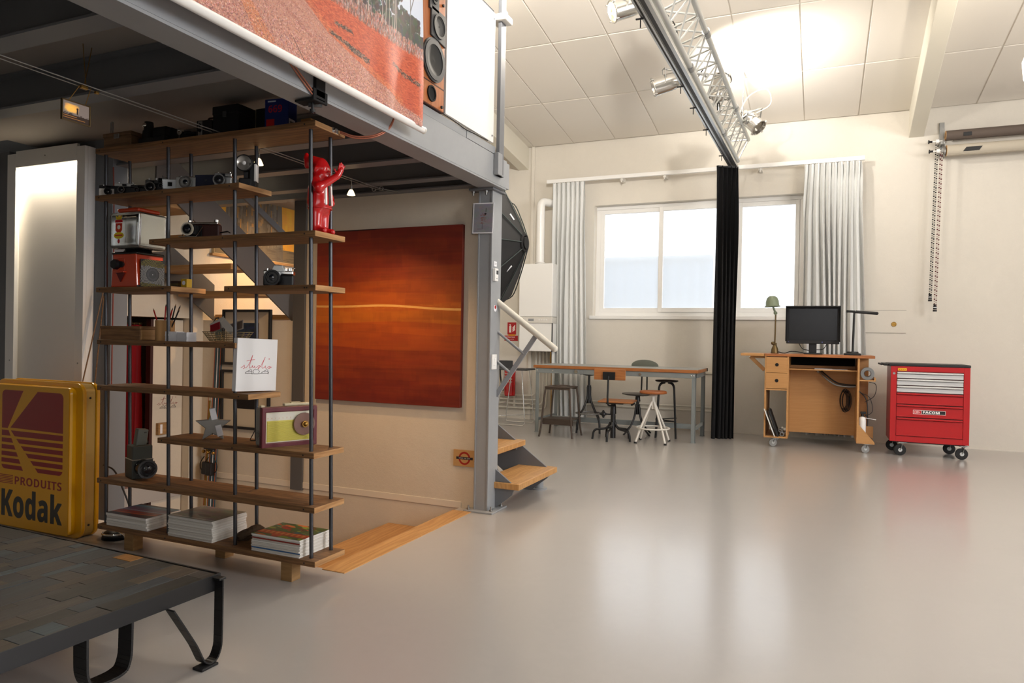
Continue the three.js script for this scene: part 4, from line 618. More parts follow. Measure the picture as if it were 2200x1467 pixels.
{ const t = thing('pipe_clamp', 'small dark clamp fitting above the white board', 'fitting', [-4.93, 2.2, -2.86]); obj(t, 'block', box(0.06, 0.03, 0.03, 0, 0.03, 0, 0.004), M.darkGrey); obj(t, 'ring', tor(0.014, 0.003, 0.025, 0.0, 0, 0), M.zinc); obj(t, 'bolt', rod([-0.02, 0.05, 0], [-0.02, -0.02, 0], 0.004), M.zinc); }
// leaning sticks
{ const t = thing('wooden_stick', 'thin wooden stick leaning on the white panel, the nearer of two', 'stick', [0, 0, 0]); obj(t, 'shaft', bar([-3.86, 0.55, -2.78], [-3.96, 1.36, -2.93], 0.007, 0.007), M.darkBoard); }
{ const t = thing('wooden_stick', 'thin wooden stick leaning on the white panel, ending lower behind the other', 'stick', [0, 0, 0]); obj(t, 'shaft', bar([-4.02, 0.55, -2.78], [-3.955, 1.42, -2.93], 0.007, 0.007), M.darkBoard); }
solo('red_cable', 'thin red cable hanging down the grey wall corner beside the first shelf rod', 'cable', tube([[-3.90, 2.13, -2.935], [-3.895, 1.9, -2.938], [-3.893, 1.5, -2.94], [-3.892, 1.05, -2.938], [-3.89, 0.8, -2.936]], 0.004, 30, 6), std(0x7a3226, 0.6));
solo('black_cable', 'black cable curving down behind the low pile of magazines', 'cable', tube([[-3.9, 0.35, -2.9], [-3.78, 0.33, -2.88], [-3.70, 0.22, -2.88], [-3.66, 0.1, -2.9], [-3.65, 0.006, -2.92]], 0.005, 30, 6), M.black);
{ const t = thing('floor_lamp_base', 'dark round lamp with a chrome rim lying under the bottom shelf board', 'lamp', [-3.57, 0, -2.74]); obj(t, 'base', lathe([[0, 0], [0.075, 0], [0.07, 0.03], [0.04, 0.05], [0, 0.055]], 28), M.black); obj(t, 'chrome_rim', tor(0.07, 0.006, 0, 0.03, 0), M.chrome); obj(t, 'stem', [rod([0.05, 0.04, 0.02], [0.11, 0.03, 0.03], 0.008), sph(0.014, 0.115, 0.03, 0.03)], M.chrome); }
// ---- stairwell walls: curtain, door leaf, skis, frames
function curtainGeo(w, h, pleats, amp, opt = {}) { // hangs from y=0 down to -h, x from -w/2 to w/2
  const nx = pleats * 14, ny = 30, pos = [], idx = [], uv = [];
  for (let j = 0; j <= ny; j++) { const v = j / ny; for (let i = 0; i <= nx; i++) { const u = i / nx, sd = opt.seed || 0, a = amp * (0.5 + 0.5 * Math.min(1, v * 4)) * (0.45 + 1.0 * vnoise(u * pleats * 0.9 + sd, 7.5 + v * 0.8, 64, 64)), w1 = vnoise(u * 3.1 + sd, v * 0.9 + 1.3, 64, 64) - 0.5, ph = (u + 0.16 * w1 * Math.min(1, v * 5)) * pleats * Math.PI * 2, n = vnoise(u * pleats * 0.55 + sd * 1.7, v * 1.6 + 3, 64, 64) - 0.5;
    const flare = opt.flare ? 1 + opt.flare * v : 1;
    pos.push((u - 0.5) * w * flare + (opt.lean || 0) * v + 0.006 * Math.sin(ph * 2 + v * 3), -h * v, a * Math.sin(ph + n * 2.2 * Math.min(1, v * 2)) + (v < 0.035 ? 0.35 * amp * Math.sin(ph * 2) : 0) + n * amp * 1.1 * Math.min(1, v * 2)); uv.push(u * w, v * h); } }
  for (let j = 0; j < ny; j++) for (let i = 0; i < nx; i++) { const a = j * (nx + 1) + i, b = a + 1, c = a + nx + 1, d = c + 1; idx.push(a, c, b, b, c, d); }
  const g = new THREE.BufferGeometry(); g.setAttribute('position', new THREE.Float32BufferAttribute(pos, 3)); g.setAttribute('uv', new THREE.Float32BufferAttribute(uv, 2)); g.setIndex(idx); g.computeVertexNormals(); return g;
}
{ const g = curtainGeo(0.30, 2.2, 4, 0.028, { seed: 3 }); g.rotateY(Math.PI / 2); const t = thing('red_curtain', 'dark red curtain hanging in the doorway beside the stairwell', 'curtain', [-4.76, 1.2, -3.69]); obj(t, 'cloth', g, std(0x8a0612, 0.95, 0, { side: THREE.DoubleSide })); obj(t, 'rail', rod([0, 0.01, -0.15], [0, 0.01, 0.15], 0.008), M.bronze); for (let i = 0; i < 6; i++) obj(t, 'ring', tor(0.012, 0.002, 0, 0.006, -0.12 + i * 0.048, 0, 0, 16), M.brass); }
{ const d = structGroup('door_1', 'cream door leaf with a small handwriting logo'); obj(d, 'door_leaf', bx(-4.68, -4.645, -2.0, 1.245, -4.12, -3.845, 0.002), M.wallLeft); obj(d, 'door_edge', bx(-4.69, -4.64, -2.0, 1.245, -3.845, -3.82, 0.002), M.leather);
  obj(d, 'logo_print', plane(0.26, 0.1, -4.6446, 0.60, -3.985, Math.PI / 2), print(canvas(390, 150, (c, w, h) => { c.fillStyle = '#cfc5b4'; c.fillRect(0, 0, w, h); drawStudio(c, 195, 34, 0.86, '#7a2018', '#241c18'); }), 0.8));
  const k = obj(d, 'latch_box', bx(-4.645, -4.615, 0.36, 0.45, -3.99, -3.88, 0.003), M.pine); obj(k, 'latch_slot', bx(-4.616, -4.613, 0.37, 0.44, -3.915, -3.895, 0.001), M.card); }
function ski(label, x, z, tint) {
  const t = thing('ski', label, 'ski', [x, -0.62, z]); t.rotation.x = -0.04; const c = new THREE.CatmullRomCurve3([V(0, 0, 0), V(0, 0.9, 0.0), V(0, 1.7, 0.0), V(0, 1.83, 0.02), V(0, 1.9, 0.055)]);
  const shp = []; for (let i = 0; i <= 10; i++) shp.push([0.036 - 0.006 * Math.sin(i / 10 * Math.PI), i / 10 * 1.75]); for (let i = 1; i <= 8; i++) { const a = i / 8 * Math.PI / 2; shp.push([0.036 * Math.cos(a), 1.75 + 0.13 * Math.sin(a)]); } const full = [...shp, ...shp.slice(0, -1).reverse().map(p => [-p[0], p[1]])];
  obj(t, 'base', ext(full, 0.012, 0.002), std(tint, 0.35)); obj(t, 'edge_stripe', [bx(-0.034, -0.028, 0.02, 1.7, 0.012, 0.016), bx(0.028, 0.034, 0.02, 1.7, 0.012, 0.016)], std(0xb0562a, 0.5)); obj(t, 'centre_stripe', [bx(-0.004, 0.004, 0.02, 1.68, 0.012, 0.016)], M.card);
  const b = obj(t, 'binding', [bx(-0.028, 0.028, 0.84, 0.95, 0.012, 0.045), bx(-0.03, 0.03, 0.64, 0.74, 0.012, 0.06, 0.01)], M.black); obj(b, 'buckle', [sph(0.014, -0.03, 0.82, 0.04), sph(0.014, 0.03, 0.82, 0.04), bx(-0.022, 0.022, 0.86, 0.92, 0.044, 0.05)], M.brass); obj(b, 'strap', [tube([[-0.03, 0.78, 0.03], [-0.07, 0.72, 0.03], [-0.055, 0.67, 0.03], [-0.01, 0.66, 0.03]], 0.004, 14, 5), tube([[0.03, 0.78, 0.03], [0.065, 0.72, 0.03], [0.05, 0.67, 0.03], [0.01, 0.66, 0.03]], 0.004, 14, 5)], M.black);
  return t;
}
ski('old blue ski with a black binding leaning in the stairwell corner, front one', -4.40, -4.19, 0x2c4a58); ski('old ski with a yellow tip behind the blue ski in the stairwell corner', -4.47, -4.215, 0x9a7a1c);
function frame(name, label, x0, x1, y0, y1, z, mats, art, inset = 0.055, fw = 0.02, dp = 0.025) {
  const t = thing(name, label, 'picture', [(x0 + x1) / 2, y0, z]), w = x1 - x0, h = y1 - y0;
  obj(t, 'frame', [bx(-w / 2, -w / 2 + fw, 0, h, 0, dp), bx(w / 2 - fw, w / 2, 0, h, 0, dp), bx(-w / 2 + fw, w / 2 - fw, h - fw, h, 0, dp), bx(-w / 2 + fw, w / 2 - fw, 0, fw, 0, dp)], mats);
  obj(t, 'mat_board', bx(-w / 2 + fw * 0.5, w / 2 - fw * 0.5, fw * 0.5, h - fw * 0.5, 0, dp * 0.4, 0), std(0xcabfa9, 0.8));
  if (art) for (const [a, b, c, d, tex] of art) obj(t, 'print', plane(b - a, d - c, (a + b) / 2, (c + d) / 2, dp * 0.4 + 0.001), print(tex, 0.35));
  return t;
}
const night = (s) => canvas(200, 260, (c, w, h) => { c.fillStyle = '#0e1118'; c.fillRect(0, 0, w, h); c.fillStyle = '#16263c'; c.fillRect(0, 0, w, h * 0.62); for (let i = 0; i < 22; i++) { c.fillStyle = `rgba(${20 + rnd() * 30},${36 + rnd() * 40},${60 + rnd() * 60},0.5)`; c.beginPath(); c.ellipse(rnd() * w, rnd() * h * 0.7, 10 + rnd() * 30, 6 + rnd() * 16, 0, 0, 7); c.fill(); } c.fillStyle = '#090a0e'; c.fillRect(0, h * 0.66, w, h * 0.34); if (s) { c.fillStyle = '#5a86b8'; c.fillRect(90, 150, 5, 22); c.fillRect(108, 146, 4, 26); } });
frame('framed_picture', 'black framed picture with a dark blue night image, upper of the two large frames', -4.345, -3.855, 0.90, 1.335, PW, M.black, [[-0.13, 0.12, 0.0 + 0.05, 0.33, night(0)]], 0, 0.02);
frame('framed_picture', 'black framed picture with a dark blue image, lower one behind the radio', -4.35, -3.86, 0.40, 0.86, PW, M.black, [[-0.12, 0.13, 0.16, 0.43, night(1)]], 0, 0.02);
{ // large yellow canvas on the far wall over the landing
  const t = thing('forest_painting', 'large yellow painting of dark tree trunks on the far side of the stairs', 'painting', [-4.57, 1.80, -4.78]);
  obj(t, 'stretcher', bx(0, 0.03, 0, 0.85, -0.52, 0.46, 0.002), std(0xc9b48a, 0.7)); obj(t, 'frame', [bx(0, 0.036, -0.02, 0.0, -0.54, 0.48), bx(0, 0.036, -0.02, 0.86, -0.54, -0.52)], M.pine);
  obj(t, 'painted_face', plane(0.97, 0.84, 0.0306, 0.425, -0.03, Math.PI / 2), print(canvas(512, 444, (c, w, h) => {
    c.fillStyle = '#d39a2c'; c.fillRect(0, 0, w, h);
    for (let i = 0; i < 120; i++) { c.fillStyle = `rgba(${205 + rnd() * 30},${140 + rnd() * 50},${36 + rnd() * 30},0.25)`; c.fillRect(rnd() * w, rnd() * h, 10 + rnd() * 30, 30 + rnd() * 80); }
    for (let i = 0; i < 40; i++) { const s = 0.5 - 0.5 * Math.cos(i / 39 * 3.14), x = 70 + s * 330, b = 82 + rnd() * 34, top = 10 + Math.abs(i - 20) * 4 + rnd() * 30; c.fillStyle = `rgba(${b},${b - 6},${b - 16},0.9)`; c.beginPath(); c.moveTo(x - 16 + rnd() * 8, h); c.lineTo(x - 8 + rnd() * 4, top + 30); c.lineTo(x + 6, top); c.lineTo(x + 16 + rnd() * 10, h); c.fill(); }
    for (let i = 0; i < 420; i++) { const b = 66 + rnd() * 60, y = 60 + rnd() * 380, hw = 60 + y * 0.32; c.fillStyle = `rgba(${b},${b - 6},${b - 14},0.5)`; c.fillRect(235 - hw + rnd() * 2 * hw, y, 4 + rnd() * 9, 10 + rnd() * 40); }
    for (let i = 0; i < 70; i++) { c.fillStyle = 'rgba(196,136,56,0.5)'; c.fillRect(120 + rnd() * 260, 60 + rnd() * 330, 4 + rnd() * 9, 14 + rnd() * 40); }
    c.fillStyle = 'rgba(92,86,78,0.85)'; c.fillRect(0, h - 60, w, 60); for (let i = 0; i < 60; i++) { c.fillStyle = 'rgba(60,54,48,0.35)'; c.fillRect(rnd() * w, h - 70 + rnd() * 60, 20 + rnd() * 50, 4); }
  }), 0.7));
}
{ // orange banded painting on the partition
  const t = thing('abstract_painting', 'large square abstract painting in red and orange bands with one pale line', 'painting', [-2.81, 0.675, PW]); const w = 1.205, h = 1.232;
  obj(t, 'stretcher', bx(-w / 2, w / 2, 0, h, 0, 0.035, 0.002), std(0x6a1e0c, 0.7));
  obj(t, 'painted_face', plane(w - 0.004, h - 0.004, 0, h / 2, 0.0356), print(canvas(1024, 1046, (c, W, H) => {
    const bands = [[0, '#6e1c0c'], [0.06, '#7a220d'], [0.15, '#85280d'], [0.22, '#8f340f'], [0.30, '#9c420f'], [0.37, '#a54d10'], [0.425, '#ad5712'], [0.47, '#b05e12'], [0.54, '#a54a10'], [0.60, '#984010'], [0.69, '#85300f'], [0.80, '#79270d'], [0.87, '#6f1e0c'], [1, '#68190b']];
    for (let i = 0; i < bands.length - 1; i++) { c.fillStyle = bands[i][1]; c.beginPath(); const y0 = bands[i][0] * H; c.moveTo(0, y0); for (let x = 0; x <= W; x += 32) c.lineTo(x, y0 + 8 * Math.sin(x / 170 + i * 1.7) + 7 * (x / W - 0.5)); c.lineTo(W, H); c.lineTo(0, H); c.fill(); }
    for (let i = 0; i < 700; i++) { const y = rnd() * H; c.fillStyle = rnd() < 0.5 ? `rgba(190,92,20,${0.02 + rnd() * 0.05})` : `rgba(70,14,6,${0.02 + rnd() * 0.05})`; c.fillRect(rnd() * W - 60, y, 60 + rnd() * 260, 10 + rnd() * 60); }
    for (let i = 0; i < 500; i++) { c.fillStyle = `rgba(60,12,6,${0.03 + rnd() * 0.04})`; c.fillRect(rnd() * W, rnd() * H, 1 + rnd() * 2, 20 + rnd() * 60); }
    c.strokeStyle = '#d6a25a'; c.lineWidth = 13; c.beginPath(); c.moveTo(0, 0.443 * H); for (let i = 0; i <= 40; i++) { const u = i / 40; c.lineTo(u * W, H * (0.448 + 0.004 * Math.sin(u * 9) - 0.006 * Math.sin(u * 3.2 + 0.4) + 0.012 * u * u)); } c.stroke();
    for (let i = 0; i < 90; i++) { c.fillStyle = 'rgba(200,130,50,0.35)'; c.fillRect(rnd() * W, H * (0.437 + rnd() * 0.026), 6 + rnd() * 30, 2); }
  }), 0.55));
}
{ // roundel plaque
  const t = thing('roundel_plaque', 'small tan plaque with red ring and dark bar beside the column', 'sign', [-2.182, 0.28, PW]);
  obj(t, 'plate', bx(-0.08, 0.08, 0, 0.11, 0, 0.008, 0.001), M.kraft);
  obj(t, 'print', plane(0.158, 0.108, 0, 0.055, 0.0087), print(canvas(316, 216, (c) => { c.fillStyle = '#bd9560'; c.fillRect(0, 0, 316, 216); c.strokeStyle = '#9a1a14'; c.lineWidth = 25; c.beginPath(); c.arc(166, 108, 76, 0, 7); c.stroke(); c.fillStyle = '#161420'; c.fillRect(42, 90, 250, 34); c.fillStyle = '#b9b4b8'; c.font = 'bold 24px sans-serif'; c.fillText('MIND THE GAP', 80, 116); }), 0.5));
}
{ const t = thing('photo_print', 'small grey photo print with white border taped to the steel column', 'photo', [-2.05, 1.835, -4.195], 0.0); t.rotation.z = -0.03; obj(t, 'sheet', bx(-0.075, 0.075, 0, 0.2, 0, 0.003, 0), M.card); obj(t, 'backing', bx(-0.08, -0.07, -0.004, 0.196, -0.006, 0.001, 0), M.darkGrey);
  obj(t, 'front_print', plane(0.136, 0.186, 0.002, 0.1, 0.0036), print(canvas(200, 274, (c) => { c.fillStyle = '#8f8f95'; c.fillRect(0, 0, 200, 274); for (let i = 0; i < 60; i++) { c.fillStyle = `rgba(${120 + rnd() * 40},${120 + rnd() * 38},${126 + rnd() * 40},0.3)`; c.beginPath(); c.ellipse(rnd() * 200, rnd() * 274, 14 + rnd() * 30, 10 + rnd() * 20, 0, 0, 7); c.fill(); } c.fillStyle = 'rgba(134,96,92,0.7)'; for (let i = 0; i < 40; i++) { c.fillRect(64 + rnd() * 50, 90 + rnd() * 100, 6 + rnd() * 20, 3 + rnd() * 6); } c.fillStyle = '#2b2522'; c.beginPath(); c.ellipse(122, 96, 12, 9, 0, 0, 7); c.fill(); c.fillRect(124, 40, 5, 40); c.fillStyle = 'rgba(90,88,96,0.6)'; c.fillRect(90, 190, 8, 50); c.fillRect(40, 240, 60, 5); }), 0.3)); }
{ const t = thing('thermostat', 'white room thermostat with grey display on the edge of the column', 'thermostat', [-1.982, 1.525, -4.24], Math.PI / 2); obj(t, 'case', box(0.05, 0.085, 0.022, 0, 0.04, 0.011, 0.005), M.whiteGloss); obj(t, 'display', box(0.026, 0.026, 0.004, 0.004, 0.055, 0.022, 0.001), M.darkGrey); obj(t, 'button', box(0.012, 0.006, 0.004, 0, 0.015, 0.022, 0.001), M.zinc); }
{ const t = thing('switch_label', 'small white label plate above the thermostat', 'label', [-1.982, 1.62, -4.25], Math.PI / 2); obj(t, 'plate', box(0.04, 0.034, 0.006, 0, 0.017, 0.003, 0.001), M.card); obj(t, 'print', [bx(-0.012, 0.012, 0.022, 0.024, 0.006, 0.0066, 0), bx(-0.012, 0.012, 0.014, 0.016, 0.006, 0.0066, 0)], M.darkGrey); }
{ const t = thing('light_switch', 'white rocker light switch low on the edge of the column', 'switch', [-1.982, 0.94, -4.25], Math.PI / 2); obj(t, 'plate', box(0.07, 0.1, 0.012, 0, 0.05, 0.006, 0.004), M.whiteGloss); obj(t, 'rocker', box(0.03, 0.05, 0.01, 0, 0.05, 0.013, 0.003), M.white); }
{ const t = thing('round_sticker', 'small round red and white sticker on the column under the thermostat', 'sticker', [-1.9815, 1.345, -4.265], Math.PI / 2); obj(t, 'disc', disc(0.022, 0.002, 0, 0, 0.001), M.card); obj(t, 'red_cap', [disc(0.012, 0.001, 0, 0.008, 0.0025)], M.red); }
// ---- cable lights under the mezzanine
{ const t = thing('cable_light_track', 'pair of taut bare cables carrying the little spotlights under the mezzanine', 'track', [0, 0, 0]); for (const dx of [-0.018, 0.018]) { obj(t, 'cable', rod([-2.724 + dx, 2.129, -1.1], [-2.724 + dx, 2.129, -3.96], 0.0028, 6), M.zinc); obj(t, 'tensioner', [tor(0.014, 0.003, -2.724 + dx * 1.6, 2.129, -3.97, 0), rod([-2.724 + dx, 2.129, -3.8], [-2.724 + dx, 2.129, -3.88], 0.006), rod([-2.724 + dx, 2.129, -3.96], [-2.724 + dx * 1.6, 2.15, -4.2], 0.003)], M.zinc); } }
function halogen(label, x, y, z, on) {
  const t = thing('spotlight', label, 'spotlight', [x, y, z]); const k = 1;
  obj(t, 'hanger', [rod([0, 0.04, 0], [-0.012, 2.131 - y, -0.02], 0.0016, 6), rod([0.006, 0.04, 0], [0.02, 2.131 - y, 0.03], 0.0016, 6)], M.zinc);
  obj(t, 'socket', cyl(0.009, 0.007, 0.022, 0, 0.022, 0, 14), M.zinc);
  obj(t, 'reflector_lamp', lathe([[0.007, 0.024], [0.014, 0.016], [0.026, -0.012], [0.0255, -0.012], [0.012, 0.014], [0.0, 0.018]], 24), glow(0xffdca0, 3.2));
  obj(t, 'lens', disc(0.022, 0.002, 0, -0.006, 0, 'y'), glow(0xffe6b8, 5));
  const l = spot([x, y - 0.02, z], on, 0xffc98a, LIGHT.halogen, 1.05, 0.9, 1.2); return t;
}
halogen('lit spotlight under the mezzanine in front of the orange painting wall', -2.73, 2.045, -3.69, [-2.75, 0, -3.85]);
halogen('unseen spotlight over the upper stair landing, placed to light the yellow painting', -3.95, 2.02, -4.75, [-4.5, 1.6, -4.8]);  // out of view, placed to light the landing walls and painting
halogen('lit spotlight hanging behind the third pair of shelf rods', -2.73, 2.05, -2.885, [-3.6, 0.2, -3.9]);
{ // little hanging photo, its lit look put into the print as emission
  const t = thing('hanging_glow_photo', 'small photograph with a glow put into its print, hanging from the taut cables', 'lamp', [-2.782, 1.989, -1.924], Math.PI / 2);
  obj(t, 'frame', [bx(-0.056, 0.056, 0.08, 0.084, -0.006, 0.006, 0.001), bx(-0.056, 0.056, 0, 0.004, -0.006, 0.006, 0.001), bx(-0.06, -0.056, 0, 0.084, -0.006, 0.006, 0.001), bx(0.056, 0.06, 0, 0.084, -0.006, 0.006, 0.001)], M.bronze);
  const tex = canvas(240, 164, (c, w, h) => { c.fillStyle = '#6b5f58'; c.fillRect(0, 0, w, h); for (let i = 0; i < 160; i++) { c.fillStyle = `rgba(${210 + rnd() * 40},${140 + rnd() * 60},${50 + rnd() * 50},0.09)`; c.beginPath(); c.ellipse(40 + rnd() * 90, 30 + rnd() * 50, 26, 16, 0, 0, 7); c.fill(); } c.fillStyle = '#2c2019'; c.fillRect(0, 110, w, 54); c.fillStyle = '#8a5a2c'; c.fillRect(10, 120, 120, 6); c.fillRect(4, 138, 200, 5); c.fillStyle = '#241a16'; c.fillRect(128, 52, 12, 44); c.beginPath(); c.arc(134, 50, 9, 0, 7); c.fill(); for (let i = 0; i < 30; i++) c.fillRect(rnd() * w, 96 + rnd() * 16, 6 + rnd() * 14, 3); });
  obj(t, 'emissive_print', plane(0.113, 0.077, 0, 0.042, 0), std(0xffffff, 0.3, 0, { side: THREE.DoubleSide, map: tex, emissive: 0xffffff, emissiveMap: tex, emissiveIntensity: 0.7 }));
  obj(t, 'hanger', [rod([-0.03, 0.084, 0], [-0.02, 0.14, 0.05], 0.0014, 6), rod([0.04, 0.084, 0], [0.02, 0.14, 0.06], 0.0014, 6), rod([-0.01, 0.135, 0.06], [0.05, 0.32, 0.02], 0.0016, 6), rod([0.0, 0.135, 0.06], [0.01, 0.34, 0.02], 0.0016, 6), box(0.03, 0.014, 0.016, -0.01, 0.133, 0.06, 0.003), box(0.016, 0.012, 0.014, 0.045, 0.13, 0.06, 0.003)], M.brass);
}
// ---------------------------------------------------------------- on the mezzanine edge
{ // big printed banner with its bottom roller
  const t = thing('photo_banner', 'huge hanging photo banner of a red gravel road with a white bottom roller', 'banner', [-1.845, 2.185, 0]);
  const z0 = -3.075, z1 = 0.4, hh = 1.75;
  // cloth: slight waves at the free end
  const nx = 120, ny = 30, pos = [], uv = [], idx = []; for (let j = 0; j <= ny; j++) for (let i = 0; i <= nx; i++) { const u = i / nx, v = j / ny, z = z0 + 0.02 + u * (z1 - z0 - 0.02); const e = Math.max(0, 1 - (z - z0) / 0.55); pos.push(0.008 * e * e * Math.sin(v * 9 + u * 40) + 0.022 * e * Math.sin((z - z0) * 24) * Math.max(0, 1 - v * 4.5), v * hh, z); uv.push(1 - u, v); }
  for (let j = 0; j < ny; j++) for (let i = 0; i < nx; i++) { const a = j * (nx + 1) + i; idx.push(a, a + nx + 1, a + 1, a + 1, a + nx + 1, a + nx + 2); }
  const g = new THREE.BufferGeometry(); g.setAttribute('position', new THREE.Float32BufferAttribute(pos, 3)); g.setAttribute('uv', new THREE.Float32BufferAttribute(uv, 2)); g.setIndex(idx); g.computeVertexNormals();
  const S = 2048, Hh = 1024; // canvas x: 0 = near end (out of frame), S = far end; y: 0 = top
  const PXM = S / 3.455, tex = canvas(S, Hh, (c, W, H) => {
    const X = (z) => (0.4 - z) * PXM, Yy = (y) => H - (y - 2.185) / hh * H;
    const poly = (col, pts) => { c.fillStyle = col; c.beginPath(); pts.forEach((p, i) => i ? c.lineTo(X(p[0]), Yy(p[1])) : c.moveTo(X(p[0]), Yy(p[1]))); c.fill(); };
    const edge = (z) => z > -2.18 ? 2.44 + (z + 2.18) * 0.45 : z > -2.33 ? 2.37 + (z + 2.33) * 0.467 : z > -2.72 ? 2.29 + (z + 2.72) * 0.205 : 2.27 + (z + 2.81) * 0.22;
    c.fillStyle = '#bf4f2c'; c.fillRect(0, 0, W, H);
    poly('#c9d2e2', [[0.4, 4], [-3.2, 4], [-3.2, 2.6], [0.4, 2.6]]);
    poly('#b7806f', [[0.4, 2.1], [0.4, 2.52], [-1.2, 2.52], ...[-2.18, -2.33, -2.55, -2.72, -2.81, -2.95, -3.1].map(z => [z, edge(z)]), [-3.1, 2.1]]);
    poly('#b4785e', [[0.4, 2.1], [0.4, 2.56], [-1.4, 2.5], [-1.6, 2.1]]);
    poly('#c47a54', [[-1.5, 2.5], [-1.75, 2.5], [-1.9, 2.32], [-2.08, 2.17], [-1.98, 2.15], [-1.85, 2.3]]);
    poly('#c8673c', [[-1.7, 2.52], [-2.1, 2.52], ...[-2.18, -2.33, -2.55, -2.72, -2.9].map(z => [z, edge(z) + 0.03]), ...[-2.9, -2.72, -2.55, -2.33, -2.18, -1.9].map(z => [z, edge(z)])]);
    for (let i = 0; i < 60; i++) { const z = -1.2 - rnd() * 1.9, y0 = edge(Math.min(z, -1.3)) - 0.02 - rnd() * 0.2; c.strokeStyle = rnd() < 0.5 ? 'rgba(150,84,70,0.35)' : 'rgba(206,140,110,0.3)'; c.lineWidth = 3 + rnd() * 8; c.beginPath(); c.moveTo(X(z), Yy(y0)); c.lineTo(X(z - 0.28), Yy(y0 - 0.09)); c.stroke(); }
    for (let i = 0; i < 52000; i++) { const z = 0.2 - rnd() * 3.35, y = 2.17 + Math.pow(rnd(), 1.3) * 0.34; if (y > edge(z) + 0.02 * rnd()) continue; const s = 1 + 1.6 * (2.5 - y) / 0.34, r = rnd(); c.fillStyle = r < 0.42 ? `rgba(${96 + rnd() * 40},${50 + rnd() * 26},${50 + rnd() * 26},0.6)` : r < 0.8 ? `rgba(${206 + rnd() * 40},${158 + rnd() * 46},${146 + rnd() * 44},0.6)` : 'rgba(186,92,60,0.5)'; c.fillRect(X(z), Yy(y), s * (0.7 + rnd()), s * (0.5 + rnd() * 0.7)); }
    for (let i = 0; i < 9000; i++) { const z = -1.4 - rnd() * 1.75, y = edge(z) + rnd() * (2.54 - edge(z)); c.fillStyle = rnd() < 0.5 ? 'rgba(142,48,26,0.4)' : 'rgba(220,112,70,0.4)'; c.fillRect(X(z), Yy(y), 2 + rnd() * 9, 1 + rnd() * 2); }
    const debris = (za, ya, zb, yb, n, wd) => { for (let i = 0; i < n; i++) { const s = rnd(); c.fillStyle = rnd() < 0.6 ? 'rgba(50,34,28,0.85)' : 'rgba(150,122,110,0.75)'; c.save(); c.translate(X(za + (zb - za) * s + (rnd() - 0.5) * 0.03), Yy(ya + (yb - ya) * s + (rnd() - 0.5) * wd)); c.rotate(-0.3 + rnd()); c.fillRect(0, 0, 3 + rnd() * 8, 1 + rnd() * 2); c.restore(); } };
    debris(-2.36, 2.432, -2.47, 2.44, 90, 0.012); debris(-2.33, 2.385, -2.46, 2.375, 90, 0.012); debris(-2.44, 2.375, -2.6, 2.36, 200, 0.022); debris(-2.8, 2.42, -3.02, 2.385, 160, 0.02); debris(-2.05, 2.5, -2.2, 2.47, 70, 0.014);
    c.strokeStyle = 'rgba(60,34,28,0.8)'; c.lineWidth = 2; c.beginPath(); c.moveTo(X(-2.12), Yy(2.27)); c.lineTo(X(-2.21), Yy(2.18)); c.stroke();
    for (let i = 0; i < 7000; i++) { const z = -1.9 - rnd() * 1.25, y = 2.505 + rnd() * 0.1 + Math.max(0, -2.6 - z) * 0.02, g = rnd(); c.strokeStyle = g < 0.45 ? `rgba(${176 + rnd() * 40},${156 + rnd() * 30},${152 + rnd() * 34},0.6)` : g < 0.8 ? 'rgba(96,74,72,0.6)' : 'rgba(60,50,50,0.6)'; c.lineWidth = 1 + rnd(); c.beginPath(); c.moveTo(X(z), Yy(y)); c.lineTo(X(z) + (rnd() - 0.5) * 8, Yy(y) - 4 - rnd() * 12); c.stroke(); }
    for (let i = 0; i < 1500; i++) { const z = -1.9 - rnd() * 1.16, top = z > -2.62 ? 1.0 : z > -2.86 ? 0.26 + 0.1 * Math.sin(z * 60) : z > -3.02 ? 0.11 : 0.03, y = 2.59 + rnd() * top; c.fillStyle = `rgba(${26 + rnd() * 44},${30 + rnd() * 38},${28 + rnd() * 32},0.8)`; c.beginPath(); c.ellipse(X(z), Yy(y), 3 + rnd() * 11, 3 + rnd() * 8, rnd() * 3, 0, 7); c.fill(); }
    for (let i = 0; i < 120; i++) { c.fillStyle = 'rgba(196,206,222,0.6)'; c.beginPath(); c.ellipse(X(-2.5 - rnd() * 0.38), Yy(2.68 + rnd() * 0.3), 2 + rnd() * 5, 2 + rnd() * 5, 0, 0, 7); c.fill(); }
    for (let i = 0; i < 12; i++) { const z = -2.5 - rnd() * 0.36; c.strokeStyle = rnd() < 0.5 ? '#b9aca2' : '#3a332e'; c.lineWidth = 1.5 + rnd() * 3; c.beginPath(); c.moveTo(X(z), Yy(2.57)); c.bezierCurveTo(X(z) + 6, Yy(2.68), X(z) - 8, Yy(2.78), X(z) + (rnd() - 0.5) * 40, Yy(3.0)); c.stroke(); }
    c.strokeStyle = '#57534f'; c.lineWidth = 3; c.beginPath(); c.moveTo(X(-2.95), Yy(2.59)); c.lineTo(X(-2.94), Yy(2.95)); c.moveTo(X(-2.945), Yy(2.72)); c.lineTo(X(-2.985), Yy(2.82)); c.stroke();
  });
  obj(t, 'banner_sheet', g, phys(0xffffff, 0.42, { map: tex, side: THREE.DoubleSide, clearcoat: 0.15, clearcoatRoughness: 0.4 }));
  obj(t, 'bottom_roller', [rod([0, 0, z0], [0, 0, z1], 0.017, 16)], M.whiteGloss); obj(t, 'roller_cap', [disc(0.0175, 0.012, 0, 0, z0 - 0.004, 'z')], M.offwhite);
  obj(t, 'support_rope', [rod([-0.09, 0.05, -1.7], [-0.09, 0.0, -1.7], 0.003), rod([-0.14, 1.7, -2.2], [0, 1.75, -2.2], 0.004)], M.black);
}
